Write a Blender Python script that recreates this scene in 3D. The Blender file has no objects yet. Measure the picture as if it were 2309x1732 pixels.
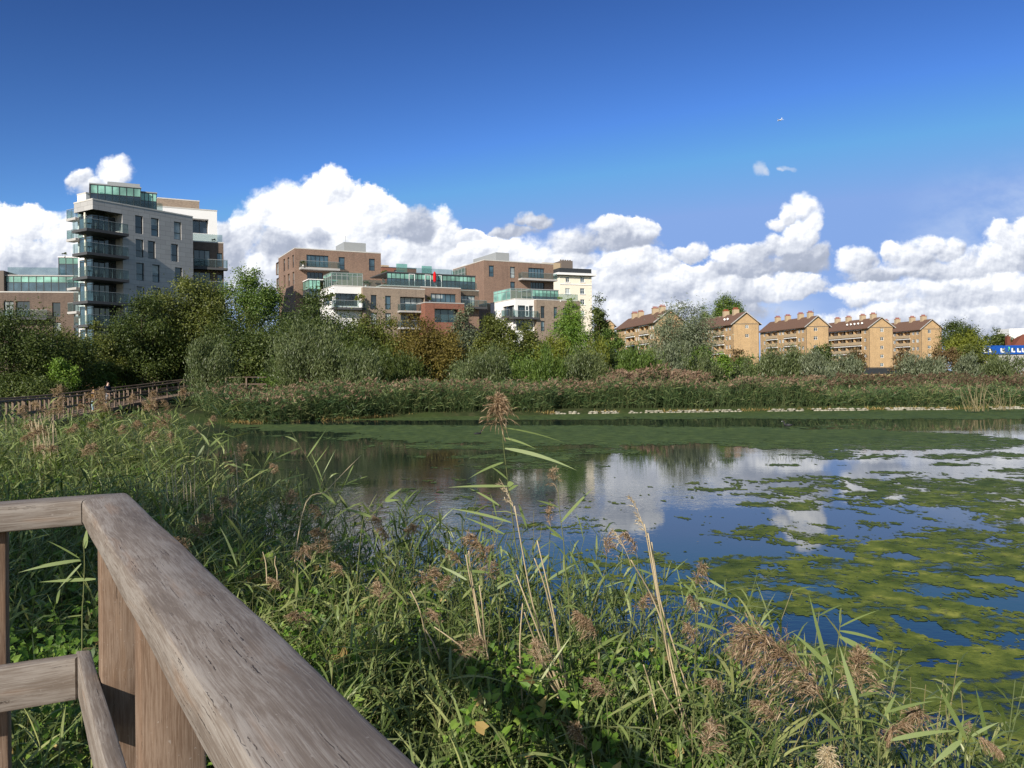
import bpy, bmesh, math, random
import numpy as np
from mathutils import Vector, Matrix

S = bpy.context.scene
COL = S.collection
rad = math.radians

# ------------------------------------------------------------------ camera, sky, sun, exposure
FPX, PCX, PCY, ROLL, EYE = 1848.0, 1154.5, 848.0, 0.0122, 2.6      # measured on the photograph (2309 x 1732)
cr, sr = math.cos(ROLL), math.sin(ROLL)

cam = bpy.data.cameras.new("camera")
cam.sensor_width = 36.0
cam.lens = 36.0 * FPX / 2309.0
cam.shift_y = (PCY - 866.0) / 2309.0
cam.clip_start = 0.05
cam.clip_end = 20000
camo = bpy.data.objects.new("camera", cam)
COL.objects.link(camo)
camo.location = (0, 0, EYE)
camo.rotation_euler = (rad(90), ROLL, 0)
S.camera = camo

SUN_AZ, SUN_EL = rad(-153.0), rad(28.0)          # azimuth from +Y towards +X: behind and to the left of the camera
SUNV = Vector((math.sin(SUN_AZ) * math.cos(SUN_EL), math.cos(SUN_AZ) * math.cos(SUN_EL), math.sin(SUN_EL)))
sun = bpy.data.lights.new("sun", 'SUN')
sun.energy = 5.0
sun.angle = rad(0.5)
sun.color = (1.0, 0.93, 0.82)
suno = bpy.data.objects.new("sun", sun)
COL.objects.link(suno)
suno.rotation_euler = SUNV.to_track_quat('Z', 'Y').to_euler()

S.view_settings.view_transform = 'Standard'
S.view_settings.look = 'None'
S.view_settings.exposure = 0.28
S.view_settings.gamma = 1.0
S.view_settings.use_curve_mapping = False
cy = S.cycles
cy.max_bounces = 6
cy.diffuse_bounces = 3
cy.glossy_bounces = 4
cy.transmission_bounces = 4
cy.transparent_max_bounces = 12
cy.caustics_reflective = False
cy.caustics_refractive = False
cy.sample_clamp_indirect = 4.0
try:
    cy.use_denoising = True
    cy.denoiser = 'OPENIMAGEDENOISE'
    cy.denoising_input_passes = 'RGB_ALBEDO_NORMAL'
except Exception:
    pass


def ray(x, y):
    cx, c2 = (x - PCX) / FPX, -(y - PCY) / FPX
    return cx * cr + c2 * sr, -cx * sr + c2 * cr


def P(x, y, D):
    """photo pixel at a depth D (metres ahead) -> world point"""
    a, b = ray(x, y)
    return Vector((a * D, D, EYE + b * D))


def PZ(x, y, z):
    """photo pixel on the horizontal plane at height z"""
    a, b = ray(x, y)
    D = (z - EYE) / b
    return Vector((a * D, D, z))


def proj(X, Y, Z):
    a, b = X / Y, (Z - EYE) / Y
    return PCX + FPX * (a * cr - b * sr), PCY - FPX * (a * sr + b * cr)


def zoom(x0, y0, k):
    return lambda x, y: (x0 + x * k, y0 + y * k)


Z1 = zoom(0, 380, .28029)
Z2 = zoom(580, 500, .18987)
Z3 = zoom(960, 540, .18987)
Z4 = zoom(1340, 640, .18987)
Z5 = zoom(1700, 640, .27532)
Z6 = zoom(0, 700, .28029)
Z7 = zoom(0, 1080, .40687)
Z8 = zoom(800, 1080, .40687)
ZR = zoom(1500, 1080, .3931)
ZL = zoom(360, 900, .2441)
ZH = zoom(1000, 850, .2411)
ZC = zoom(400, 380, .4521)
ZD = zoom(1300, 340, .4561)

# ------------------------------------------------------------------ node helpers


class G:
    def __init__(self, tree):
        self.t, self.n, self.l = tree, tree.nodes, tree.links

    def node(self, typ, **kw):
        nd = self.n.new(typ)
        for k, v in kw.items():
            setattr(nd, k, v)
        return nd

    def put(self, sock, v):
        if isinstance(v, bpy.types.NodeSocket):
            self.l.new(v, sock)
        elif v is not None:
            if hasattr(sock.default_value, '__len__') and not hasattr(v, '__len__'):
                v = [v] * len(sock.default_value)
            sock.default_value = v

    def math(self, op, a, b=None, c=None, clamp=False):
        nd = self.node('ShaderNodeMath', operation=op, use_clamp=clamp)
        for i, v in enumerate((a, b, c)):
            if v is not None:
                self.put(nd.inputs[i], v)
        return nd.outputs[0]

    def vec(self, op, a, b=None, c=None, out=0):
        nd = self.node('ShaderNodeVectorMath', operation=op)
        for i, v in enumerate((a, b, c)):
            if v is not None:
                self.put(nd.inputs[i], v)
        return nd.outputs[out]

    def comb(self, x=0., y=0., z=0.):
        nd = self.node('ShaderNodeCombineXYZ')
        for i, v in enumerate((x, y, z)):
            self.put(nd.inputs[i], v)
        return nd.outputs[0]

    def noise(self, v, scale, detail=3., rough=.55, dist=0., out=0, dims='3D'):
        nd = self.node('ShaderNodeTexNoise', noise_dimensions=dims)
        self.put(nd.inputs['Vector'], v)
        self.put(nd.inputs['Scale'], scale)
        self.put(nd.inputs['Detail'], detail)
        self.put(nd.inputs['Roughness'], rough)
        self.put(nd.inputs['Distortion'], dist)
        return nd.outputs[out]

    def mapr(self, v, a, b, c=0., d=1., mode='SMOOTHSTEP'):
        nd = self.node('ShaderNodeMapRange', interpolation_type=mode)
        self.put(nd.inputs[0], v)
        for i, q in enumerate((a, b, c, d)):
            self.put(nd.inputs[i + 1], q)
        return nd.outputs[0]

    def mix(self, f, a, b, blend='MIX'):
        nd = self.node('ShaderNodeMix', data_type='RGBA', blend_type=blend)
        self.put(nd.inputs[0], f)
        self.put(nd.inputs[6], (*a, 1) if isinstance(a, (tuple, list)) and len(a) == 3 else a)
        self.put(nd.inputs[7], (*b, 1) if isinstance(b, (tuple, list)) and len(b) == 3 else b)
        return nd.outputs[2]

    def mixf(self, f, a, b):
        nd = self.node('ShaderNodeMix', data_type='FLOAT')
        self.put(nd.inputs[0], f)
        self.put(nd.inputs[2], a)
        self.put(nd.inputs[3], b)
        return nd.outputs[0]

    def ramp(self, f, stops, interp='LINEAR'):
        nd = self.node('ShaderNodeValToRGB')
        nd.color_ramp.interpolation = interp
        el = nd.color_ramp.elements
        while len(el) < len(stops):
            el.new(.5)
        for e, (p, c) in zip(el, stops):
            e.position = p
            e.color = (*c, 1)
        self.put(nd.inputs[0], f)
        return nd.outputs[0]

    def mapping(self, v, scale=(1, 1, 1), loc=(0, 0, 0), rot=(0, 0, 0)):
        nd = self.node('ShaderNodeMapping')
        self.put(nd.inputs['Vector'], v)
        nd.inputs['Scale'].default_value = scale
        nd.inputs['Location'].default_value = loc
        nd.inputs['Rotation'].default_value = rot
        return nd.outputs[0]

    def bump(self, h, strength=.3, dist=.01):
        nd = self.node('ShaderNodeBump')
        self.put(nd.inputs['Height'], h)
        nd.inputs['Strength'].default_value = strength
        nd.inputs['Distance'].default_value = dist
        return nd.outputs[0]


# ------------------------------------------------------------------ world: clear Nishita sky with cumulus near the horizon
W = bpy.data.worlds.new("World")
S.world = W
W.use_nodes = True
W.node_tree.nodes.clear()
g = G(W.node_tree)
sky = g.node('ShaderNodeTexSky', sky_type='NISHITA')
sky.sun_disc = False
sky.sun_elevation = SUN_EL
sky.sun_rotation = SUN_AZ
sky.altitude = 0
sky.air_density = 1.0
sky.dust_density = 0.3
sky.ozone_density = 2.2
SKY_STRENGTH = 0.105
skyc = sky.outputs[0]
tc = g.node('ShaderNodeTexCoord')
sep = g.node('ShaderNodeSeparateXYZ')
g.l.new(tc.outputs['Generated'], sep.inputs[0])
dx, dy, dz = sep.outputs
# deep saturated blue of a phone camera's daylight sky, away from the sun's side
sks = g.vec('MULTIPLY', skyc, (SKY_STRENGTH, SKY_STRENGTH, SKY_STRENGTH))
deep = g.vec('MULTIPLY', g.vec('MULTIPLY', g.vec('MINIMUM', sks, (1.2, 1.2, 1.2)), sks), (1.62, 1.68, 1.84))
deep = g.vec('MINIMUM', deep, (.20, .335, .66))
skyc = g.mix(g.mapr(dy, -.1, .6), sks, deep)
bg0 = g.node('ShaderNodeBackground')
g.put(bg0.inputs[0], skyc)
bg0.inputs[1].default_value = 1.0

# sky coordinates: tangents of bearing and elevation, measured around the world's +Y
ydiv = g.math('MAXIMUM', dy, .05)
U = g.math('DIVIDE', dx, ydiv)
Vv = g.math('DIVIDE', dz, ydiv)
p0 = g.comb(U, Vv, 0.)
w1 = g.noise(p0, 9., 2., .5, out=1)
w1 = g.vec('SUBTRACT', w1, (.5, .5, .5))
w2 = g.noise(p0, 42., 3., .6, out=1)
w2 = g.vec('SUBTRACT', w2, (.5, .5, .5))
pw = g.vec('MULTIPLY_ADD', w1, (.042, .034, 0.), p0)
pw = g.vec('MULTIPLY_ADD', w2, (.018, .017, 0.), pw)

# cumulus heads as (x, y, rx, ry, brightness) read off the photograph
LOBES = [
    # left bank
    (20, 520, 70, 62, 1.), (75, 500, 60, 44, 1.), (140, 525, 60, 52, .9), (70, 590, 150, 70, .75), (190, 560, 60, 50, .8),
    (172, 398, 34, 24, .95), (262, 388, 46, 36, 1.), (215, 418, 60, 24, .8),
    # great cumulus behind the brick blocks
    (520, 575, 60, 65, .62), (565, 520, 42, 62, .9), (602, 474, 54, 48, 1.), (668, 448, 66, 52, 1.), (744, 436, 50, 52, 1.08),
    (700, 500, 110, 80, 1.), (832, 455, 58, 46, 1.03), (790, 520, 120, 76, 1.), (884, 500, 60, 44, .95), (930, 520, 82, 56, .62),
    (990, 545, 44, 76, .95), (640, 560, 80, 60, .55), (725, 545, 46, 40, .58), (720, 610, 250, 80, .85), (930, 600, 120, 76, .9),
    (1012, 620, 60, 70, .85),
    (1058, 535, 44, 18, .95), (1075, 575, 62, 36, .9), (1150, 520, 56, 15, .62), (1208, 497, 36, 17, .66), (1130, 580, 120, 52, .9),
    (1195, 585, 60, 48, .95), (1150, 640, 180, 60, .85),
    # flat heap right of the cream tower
    (1292, 548, 58, 38, .8), (1366, 516, 46, 26, .95), (1444, 518, 50, 30, .92), (1385, 545, 96, 30, .72), (1300, 585, 60, 26, .9),
    (1420, 600, 120, 42, .95), (1350, 650, 130, 60, .82), (1480, 650, 110, 52, .86), (1400, 720, 260, 60, .8), (1440, 575, 60, 26, .98),
    # tower shaped head and its tail
    (1815, 477, 34, 30, 1.02), (1776, 488, 26, 22, .98), (1834, 505, 24, 40, 1.), (1748, 509, 26, 16, .98), (1806, 535, 46, 34, .95),
    (1760, 562, 64, 30, .85), (1686, 580, 74, 26, .82), (1566, 568, 50, 24, .85), (1815, 588, 66, 28, .5), (1690, 610, 120, 26, .6),
    (1850, 590, 34, 32, .62), (1770, 648, 118, 32, .92), (1640, 655, 110, 36, .8), (1570, 625, 80, 34, .86), (1590, 700, 150, 30, .7),
    # right banks
    (1930, 597, 42, 30, .88), (2008, 570, 32, 24, 1.), (2052, 588, 58, 40, .85), (2096, 552, 40, 24, .98), (2132, 565, 40, 28, .95),
    (1985, 628, 90, 18, .66), (2085, 618, 110, 34, .82), (2180, 610, 80, 34, .8), (2250, 590, 80, 40, .85), (2320, 545, 90, 52, .82),
    (1985, 662, 112, 30, .88), (2090, 650, 80, 26, .95), (2170, 672, 160, 40, .74), (2200, 640, 70, 26, .98), (2310, 650, 90, 46, .9),
    (2120, 730, 240, 46, .74), (2300, 720, 120, 50, .78), (1300, 700, 120, 60, .78),
]
PUFFS = [(1711, 389, 19, 17), (1722, 394, 12, 10), (1782, 391, 19, 8), (1768, 394, 10, 6)]
best, shade = -3.0, 0.7
for (lx, ly, lrx, lry, lb) in LOBES:
    a, b = ray(lx, ly)
    rx, ry = lrx / FPX * 1.12, lry / FPX * 1.12
    q = g.vec('MULTIPLY_ADD', pw, (1 / rx, 1 / ry, 0), (-a / rx, -b / ry, 0))
    d = g.math('SUBTRACT', 1., g.vec('DOT_PRODUCT', q, q, out=1))
    sh = g.math('MULTIPLY_ADD', g.vec('DOT_PRODUCT', q, (-.13, .24, 0), out=1), lb, .80 * lb)
    if best == -3.0:
        best, shade = d, sh
        continue
    f = g.mapr(g.math('SUBTRACT', d, best), -.35, .35)
    shade = g.mixf(f, shade, sh)
    best = g.math('MAXIMUM', best, d)
pn = g.vec('MULTIPLY_ADD', w1, (.02, .02, 0.), p0)
n1 = g.noise(pn, 24., 7., .56)
n2 = g.noise(g.vec('ADD', pn, (-.0042, .0062, 0)), 24., 3., .5)
n5 = g.noise(p0, 85., 4., .62)
dens = g.math('MULTIPLY_ADD', g.math('SUBTRACT', n1, .5), 2.0, g.math('MULTIPLY_ADD', g.math('SUBTRACT', n5, .5), .85, best))
wisp = g.mapr(g.noise(p0, 6.5, 3., .55, 0.), .38, .66)
alpha = g.mapr(dens, g.mixf(wisp, -.02, -.38), g.mixf(wisp, .36, .85))
rel = g.math('SUBTRACT', n1, n2)
soft = g.noise(p0, 9., 4., .55)
n3 = g.noise(pn, 70., 4., .6)
n4 = g.noise(g.vec('ADD', pn, (-.0016, .0024, 0)), 70., 2., .5)
shade = g.math('MULTIPLY_ADD', rel, .85, shade)
shade = g.math('MULTIPLY_ADD', g.math('SUBTRACT', n3, n4), .38, shade)
shade = g.math('MULTIPLY_ADD', g.math('SUBTRACT', soft, .5), .52, shade)
# thin milky veil low over the horizon and at the right
veil = g.math('MULTIPLY', g.mapr(Vv, .02, .15, 1., 0.), g.mapr(g.noise(g.mapping(p0, (1, 2.6, 1)), 7., 3.), .3, .75, .25, .85))
veil2 = g.math('MULTIPLY', g.mapr(g.vec('LENGTH', g.vec('MULTIPLY_ADD', p0, (4.6, 7.5, 0), (-4.6 * .64, -7.5 * .150, 0)), out=1), .1, 1., 1., 0.), g.mapr(g.noise(g.mapping(p0, (1, 1.7, 1), rot=(0, 0, -.35)), 9., 5., .6), .35, .7, .0, .55))
veil = g.math('MAXIMUM', veil, veil2)
ccol = g.ramp(g.math('MULTIPLY', shade, .9), [(0., (.24, .28, .36)), (.42, (.38, .42, .52)), (.62, (.66, .69, .76)), (.78, (.95, .96, .98)), (1., (1.12, 1.11, 1.09))])
veil = g.math('MULTIPLY', veil, g.mapr(g.math('ABSOLUTE', U), 1.1, 2.3, 1., 0.))
veil = g.math('MULTIPLY', veil, g.mapr(Vv, -.015, .01))
base = g.mix(veil, skyc, (.62, .70, .82))
pb = None
for (lx, ly, lrx, lry) in PUFFS:
    a, b = ray(lx, ly)
    q = g.vec('MULTIPLY_ADD', pw, (FPX / lrx, FPX / lry, 0), (-a * FPX / lrx, -b * FPX / lry, 0))
    d = g.math('SUBTRACT', 1., g.vec('DOT_PRODUCT', q, q, out=1))
    pb = d if pb is None else g.math('MAXIMUM', pb, d)
pal = g.mapr(g.math('MULTIPLY_ADD', g.math('SUBTRACT', n1, .5), 3., pb), -.2, 1.3, 0., .75)
fin = g.mix(pal, g.mix(alpha, base, ccol), (.62, .66, .74))
bg1 = g.node('ShaderNodeBackground')
g.put(bg1.inputs[0], fin)
bg1.inputs[1].default_value = 1.0
mask = g.math('MULTIPLY', g.math('MULTIPLY', g.math('GREATER_THAN', dy, .3), g.math('LESS_THAN', Vv, .30)),
              g.math('MULTIPLY', g.math('GREATER_THAN', dz, -.02), g.math('LESS_THAN', g.math('ABSOLUTE', U), 2.4)))
mx = g.node('ShaderNodeMixShader')
g.put(mx.inputs[0], mask)
g.l.new(bg0.outputs[0], mx.inputs[1])
g.l.new(bg1.outputs[0], mx.inputs[2])
wo = g.node('ShaderNodeOutputWorld')
g.l.new(mx.outputs[0], wo.inputs[0])
W.cycles.sampling_method = 'MANUAL'
W.cycles.sample_map_resolution = 256

# ------------------------------------------------------------------ mesh and object helpers
ORG = {}


def thing(name, label, cat, loc, group=None, kind=None):
    o = bpy.data.objects.new(name, None)
    COL.objects.link(o)
    o.location = loc
    o.empty_display_size = .2
    o['label'] = label
    o['category'] = cat
    if group:
        o['group'] = group
    if kind:
        o['kind'] = kind
    ORG[o.name] = Vector(loc)
    return o


def tag(o, label=None, cat=None, group=None, kind=None):
    for k, v in (('label', label), ('category', cat), ('group', group), ('kind', kind)):
        if v:
            o[k] = v
    return o


def mk(name, V, F, mats, parent=None, smooth=False, fm=None, uv=None, org=None):
    """one mesh object from world coordinates; F is a list of index arrays (n,3) or (n,4)"""
    V = np.asarray(V, dtype=np.float64).reshape(-1, 3)
    if parent is not None:
        o0 = ORG[parent.name]
    else:
        o0 = Vector(org) if org is not None else Vector((0, 0, 0))
    V = V - np.array(o0)
    if isinstance(F, np.ndarray):
        F = [F]
    F = [np.asarray(f, dtype=np.int64) for f in F if len(f)]
    me = bpy.data.meshes.new(name)
    me.vertices.add(len(V))
    me.vertices.foreach_set('co', V.astype(np.float32).ravel())
    loops = np.concatenate([f.ravel() for f in F]) if F else np.zeros(0, int)
    tot = np.concatenate([np.full(len(f), f.shape[1]) for f in F]) if F else np.zeros(0, int)
    me.loops.add(len(loops))
    me.loops.foreach_set('vertex_index', loops.astype(np.int32))
    me.polygons.add(len(tot))
    me.polygons.foreach_set('loop_start', np.concatenate([[0], np.cumsum(tot)[:-1]]).astype(np.int32))
    me.polygons.foreach_set('use_smooth', np.full(len(tot), bool(smooth)))
    if not isinstance(mats, (list, tuple)):
        mats = [mats]
    for m in mats:
        me.materials.append(m)
    if fm is not None:
        me.polygons.foreach_set('material_index', np.asarray(fm, dtype=np.int32))
    me.update(calc_edges=True)
    if uv is not None:
        l = me.uv_layers.new(name='uv')
        l.data.foreach_set('uv', np.asarray(uv, dtype=np.float32)[loops].ravel())
    me.validate()
    o = bpy.data.objects.new(name, me)
    COL.objects.link(o)
    if parent is not None:
        o.parent = parent
    else:
        o.location = o0
    ORG[o.name] = o0
    return o


def copy_tree(o, parent=None):
    c = o.copy()
    COL.objects.link(c)
    c.parent = parent
    for ch in list(o.children):
        copy_tree(ch, c)
    return c


class MB:
    """collects verts and faces"""

    def __init__(self):
        self.v, self.q, self.t = [], [], []

    def quad(self, a, b, c, d):
        i = len(self.v)
        self.v += [tuple(a), tuple(b), tuple(c), tuple(d)]
        self.q.append((i, i + 1, i + 2, i + 3))

    def tri(self, a, b, c):
        i = len(self.v)
        self.v += [tuple(a), tuple(b), tuple(c)]
        self.t.append((i, i + 1, i + 2))

    def hexa(self, p):
        """p: 8 corners, bottom four then top four"""
        i = len(self.v)
        self.v += [tuple(x) for x in p]
        self.q += [(i, i + 3, i + 2, i + 1), (i + 4, i + 5, i + 6, i + 7)] + \
            [(i + k, i + (k + 1) % 4, i + 4 + (k + 1) % 4, i + 4 + k) for k in range(4)]

    def box(self, O, e, u0, u1, w0, w1, z0, z1):
        """O 2D origin, e 2D unit; w goes inward (left normal of e)"""
        d = (-e[1], e[0])
        c = lambda u, w, z: (O[0] + e[0] * u + d[0] * w, O[1] + e[1] * u + d[1] * w, z)
        self.hexa([c(u0, w0, z0), c(u1, w0, z0), c(u1, w1, z0), c(u0, w1, z0), c(u0, w0, z1), c(u1, w0, z1), c(u1, w1, z1), c(u0, w1, z1)])

    def bar(self, a, b, w, h, up=(0, 0, 1)):
        a, b = Vector(a), Vector(b)
        t = (b - a).normalized()
        s = t.cross(Vector(up))
        if s.length < 1e-4:
            s = t.cross(Vector((1, 0, 0)))
        s.normalize()
        n = s.cross(t)
        s, n = s * w / 2, n * h / 2
        self.hexa([a - s - n, a + s - n, b + s - n, b - s - n, a - s + n, a + s + n, b + s + n, b - s + n])

    def tube(self, pts, rs, k=6, cap=True):
        pts = [Vector(p) for p in pts]
        if not hasattr(rs, '__len__'):
            rs = [rs] * len(pts)
        i0 = len(self.v)
        n = len(pts)
        ref = None
        for j, p in enumerate(pts):
            t = (pts[min(j + 1, n - 1)] - pts[max(j - 1, 0)]).normalized()
            if ref is None:
                ref = t.orthogonal().normalized()
            s = (ref - t * ref.dot(t)).normalized()
            ref = s
            b = t.cross(s)
            for m in range(k):
                an = 2 * math.pi * m / k
                self.v.append(tuple(p + (s * math.cos(an) + b * math.sin(an)) * rs[j]))
        for j in range(n - 1):
            for m in range(k):
                a = i0 + j * k + m
                b2 = i0 + j * k + (m + 1) % k
                self.q.append((a, b2, b2 + k, a + k))
        if cap:
            for base, o in ((i0, 1), (i0 + (n - 1) * k, 0)):
                for m in range(1, k - 1):
                    f = (base, base + m, base + m + 1)
                    self.t.append(f[::-1] if o else f)

    def add(self, V, F):
        i = len(self.v)
        self.v += [tuple(x) for x in V]
        for f in F:
            (self.q if len(f) == 4 else self.t).append(tuple(i + k for k in f))

    def build(self, name, mat, parent=None, smooth=False, org=None):
        F = []
        if self.q:
            F.append(np.array(self.q))
        if self.t:
            F.append(np.array(self.t))
        return mk(name, self.v, F, mat, parent, smooth, org=org)


# ------------------------------------------------------------------ materials


def newmat(name):
    m = bpy.data.materials.new(name)
    m.use_nodes = True
    m.node_tree.nodes.clear()
    gg = G(m.node_tree)
    gg.out = gg.node('ShaderNodeOutputMaterial')
    return m, gg


def pbsdf(gg, col, rough=.6, spec=.3, normal=None, metal=0., **kw):
    b = gg.node('ShaderNodeBsdfPrincipled')
    gg.put(b.inputs['Base Color'], (*col, 1) if isinstance(col, (tuple, list)) and len(col) == 3 else col)
    gg.put(b.inputs['Roughness'], rough)
    gg.put(b.inputs['Specular IOR Level'], spec)
    gg.put(b.inputs['Metallic'], metal)
    if normal is not None:
        gg.put(b.inputs['Normal'], normal)
    for k, v in kw.items():
        gg.put(b.inputs[k], v)
    return b


def plain(name, col, rough=.7, spec=.2, var=.18, scale=1.2, metal=0., bump=0.):
    m, gg = newmat(name)
    t = gg.node('ShaderNodeTexCoord')
    n = gg.noise(t.outputs['Object'], scale, 5., .65)
    c = gg.mix(n, tuple(max(0, x * (1 - var)) for x in col), tuple(min(1, x * (1 + var)) for x in col))
    nm = gg.bump(gg.noise(t.outputs['Object'], scale * 9, 3.), bump, .02) if bump else None
    b = pbsdf(gg, c, rough, spec, nm, metal)
    gg.l.new(b.outputs[0], gg.out.inputs[0])
    return m


def leafmat(name, cols, trans=.3, rough=.45, spec=.35, patch=None, lift=None):
    """foliage: every leaf island takes its own shade between the three given colours"""
    m, gg = newmat(name)
    gi = gg.node('ShaderNodeNewGeometry')
    r = gi.outputs['Random Per Island']
    t = gg.node('ShaderNodeTexCoord')
    n = gg.noise(t.outputs['Object'], patch or .6, 2., .5)
    f = gg.math('MULTIPLY_ADD', gg.math('SUBTRACT', n, .5), .9, r, clamp=True)
    if lift:                       # crowns: leaf to leaf differences are small, whole sprays differ more
        n8 = gg.noise(t.outputs['Object'], .9, 2., .5)
        f = gg.math('MULTIPLY_ADD', r, .52, gg.math('MULTIPLY_ADD', gg.math('SUBTRACT', n, .5), 1.1, gg.math('MULTIPLY', n8, .42)), clamp=True)
    lift = lift or (1, 1, 1)
    cols = [(min(1, c[0] * lift[0]), min(1, c[1] * lift[1]), min(1, c[2] * lift[2])) for c in cols]
    st = [(i / (len(cols) - 1), c) for i, c in enumerate(cols)]
    c = gg.ramp(f, st)
    b = pbsdf(gg, c, rough, spec)
    tr = gg.node('ShaderNodeBsdfTranslucent')
    tc2 = gg.mix(1., c, (1.25, 1.3, .6), 'MULTIPLY')
    gg.put(tr.inputs[0], tc2)
    ms = gg.node('ShaderNodeMixShader')
    ms.inputs[0].default_value = trans
    gg.l.new(b.outputs[0], ms.inputs[1])
    gg.l.new(tr.outputs[0], ms.inputs[2])
    gg.l.new(ms.outputs[0], gg.out.inputs[0])
    return m


def brick(name, col, mortar, var=.22, bw=.225, bh=.075):
    m, gg = newmat(name)
    t = gg.node('ShaderNodeTexCoord')
    uv = t.outputs['UV']
    br = gg.node('ShaderNodeTexBrick')
    gg.put(br.inputs['Vector'], uv)
    br.inputs['Scale'].default_value = 1.0
    br.inputs['Brick Width'].default_value = bw
    br.inputs['Row Height'].default_value = bh
    br.inputs['Mortar Size'].default_value = .008
    br.inputs['Color1'].default_value = (*[x * (1 - var) for x in col], 1)
    br.inputs['Color2'].default_value = (*[x * (1 + var) for x in col], 1)
    br.inputs['Mortar'].default_value = (*mortar, 1)
    n = gg.noise(uv, .35, 5., .6)
    c = gg.mix(gg.mapr(n, .3, .7), gg.mix(1., br.outputs[0], (.86, .86, .88), 'MULTIPLY'), br.outputs[0])
    sk = gg.noise(gg.mapping(uv, (1.4, .10, 1)), 1., 4., .6)
    c = gg.mix(gg.mapr(sk, .50, .68, 0., .55), c, gg.mix(1., c, (.72, .73, .76), 'MULTIPLY'))
    b = pbsdf(gg, c, .85, .15)
    gg.l.new(b.outputs[0], gg.out.inputs[0])
    return m


M = {}
M['brown_brick'] = brick('brown_brick', (.255, .158, .112), (.27, .21, .17))
M['tan_brick'] = brick('tan_brick', (.30, .225, .165), (.32, .27, .22))
M['dark_brick'] = brick('dark_brick', (.15, .105, .08), (.17, .14, .12))  # darker brown; on the low block its darkness stands for shade
M['red_brick'] = brick('red_brick', (.26, .10, .062), (.25, .16, .13))
M['stock_brick'] = brick('stock_brick', (.52, .335, .165), (.48, .37, .24))
M['cream_render'] = plain('cream_render', (.82, .735, .60), .8, .15, .05, .4)
M['white_render'] = plain('white_render', (.80, .78, .76), .8, .15, .04, .4)
M['white_paint'] = plain('white_paint', (.8, .8, .78), .5, .3, .04, 2.)
M['cladding'] = None
M['dark_metal'] = plain('dark_metal', (.035, .038, .042), .45, .4, .1, 3.)
M['grey_metal'] = plain('grey_metal', (.30, .31, .31), .5, .4, .06, 1.)
M['slab'] = plain('slab', (.075, .076, .08), .7, .2, .12, 1.)
M['pale_slab'] = plain('pale_slab', (.42, .40, .38), .7, .2, .1, 1.)
M['coping'] = plain('coping', (.55, .52, .48), .7, .2, .08, 1.)
M['roof_tile'] = plain('roof_tile', (.165, .098, .070), .85, .12, .28, 2.2)
M['red_tile'] = plain('red_tile', (.17, .06, .04), .85, .12, .28, 2.2)
M['chimney_pot'] = plain('chimney_pot', (.30, .09, .05), .8, .15, .2, 2.)
M['blue_cladding'] = plain('blue_cladding', (.008, .075, .36), .5, .3, .12, .8)
M['red_fabric'] = plain('red_fabric', (.55, .015, .02), .8, .1, .1, 2.)
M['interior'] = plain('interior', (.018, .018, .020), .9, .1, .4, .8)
M['timber_far'] = plain('timber_far', (.18, .13, .097), .8, .15, .3, 2.)
M['timber_pale'] = plain('timber_pale', (.34, .26, .18), .8, .15, .25, 2.)


def panelmat():
    m, gg = newmat('grey_cladding')
    t = gg.node('ShaderNodeTexCoord')
    br = gg.node('ShaderNodeTexBrick')
    gg.put(br.inputs['Vector'], t.outputs['UV'])
    br.inputs['Scale'].default_value = 1.0
    br.inputs['Brick Width'].default_value = 1.5
    br.inputs['Row Height'].default_value = .62
    br.inputs['Mortar Size'].default_value = .02
    br.inputs['Color1'].default_value = (.40, .385, .375, 1)
    br.inputs['Color2'].default_value = (.46, .445, .43, 1)
    br.inputs['Mortar'].default_value = (.27, .26, .25, 1)
    n = gg.noise(t.outputs['UV'], .5, 5., .6)
    c = gg.mix(n, gg.mix(1., br.outputs[0], (.88, .88, .88), 'MULTIPLY'), br.outputs[0])
    b = pbsdf(gg, c, .6, .3)
    gg.l.new(b.outputs[0], gg.out.inputs[0])
    return m


M['cladding'] = panelmat()


def glassmat(name, col, rough=.04, spec=.9):
    m, gg = newmat(name)
    t = gg.node('ShaderNodeTexCoord')
    n = gg.noise(t.outputs['Object'], .45, 3., .5)
    c = gg.mix(gg.mapr(n, .35, .65), tuple(x * .55 for x in col), tuple(x * 1.35 for x in col))
    nm = gg.bump(gg.noise(t.outputs['Object'], .8, 1.), .05, .05)
    b = pbsdf(gg, c, rough, spec, nm)
    gg.l.new(b.outputs[0], gg.out.inputs[0])
    return m


M['pane'] = glassmat('pane', (.020, .028, .040))
M['pane_blue'] = glassmat('pane_blue', (.05, .09, .12))
M['pane_blind'] = glassmat('pane_blind', (.30, .33, .33), .2, .6)
M['spandrel'] = glassmat('spandrel', (.22, .42, .34), .1, .6)


def guardmat(name, tint, a):
    m, gg = newmat(name)
    tr = gg.node('ShaderNodeBsdfTransparent')
    tr.inputs[0].default_value = (*tint, 1)
    b = pbsdf(gg, tuple(x * .45 for x in tint), .05, .8)
    ms = gg.node('ShaderNodeMixShader')
    ms.inputs[0].default_value = a
    gg.l.new(tr.outputs[0], ms.inputs[1])
    gg.l.new(b.outputs[0], ms.inputs[2])
    gg.l.new(ms.outputs[0], gg.out.inputs[0])
    return m


M['guard'] = guardmat('guard_glass', (.72, .80, .80), .07)
M['green_glass'] = guardmat('green_glass', (.58, .84, .77), .26)

# ------------------------------------------------------------------ ground, water, floating weed
_rt = np.random.default_rng(7).random((512, 512))


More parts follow.
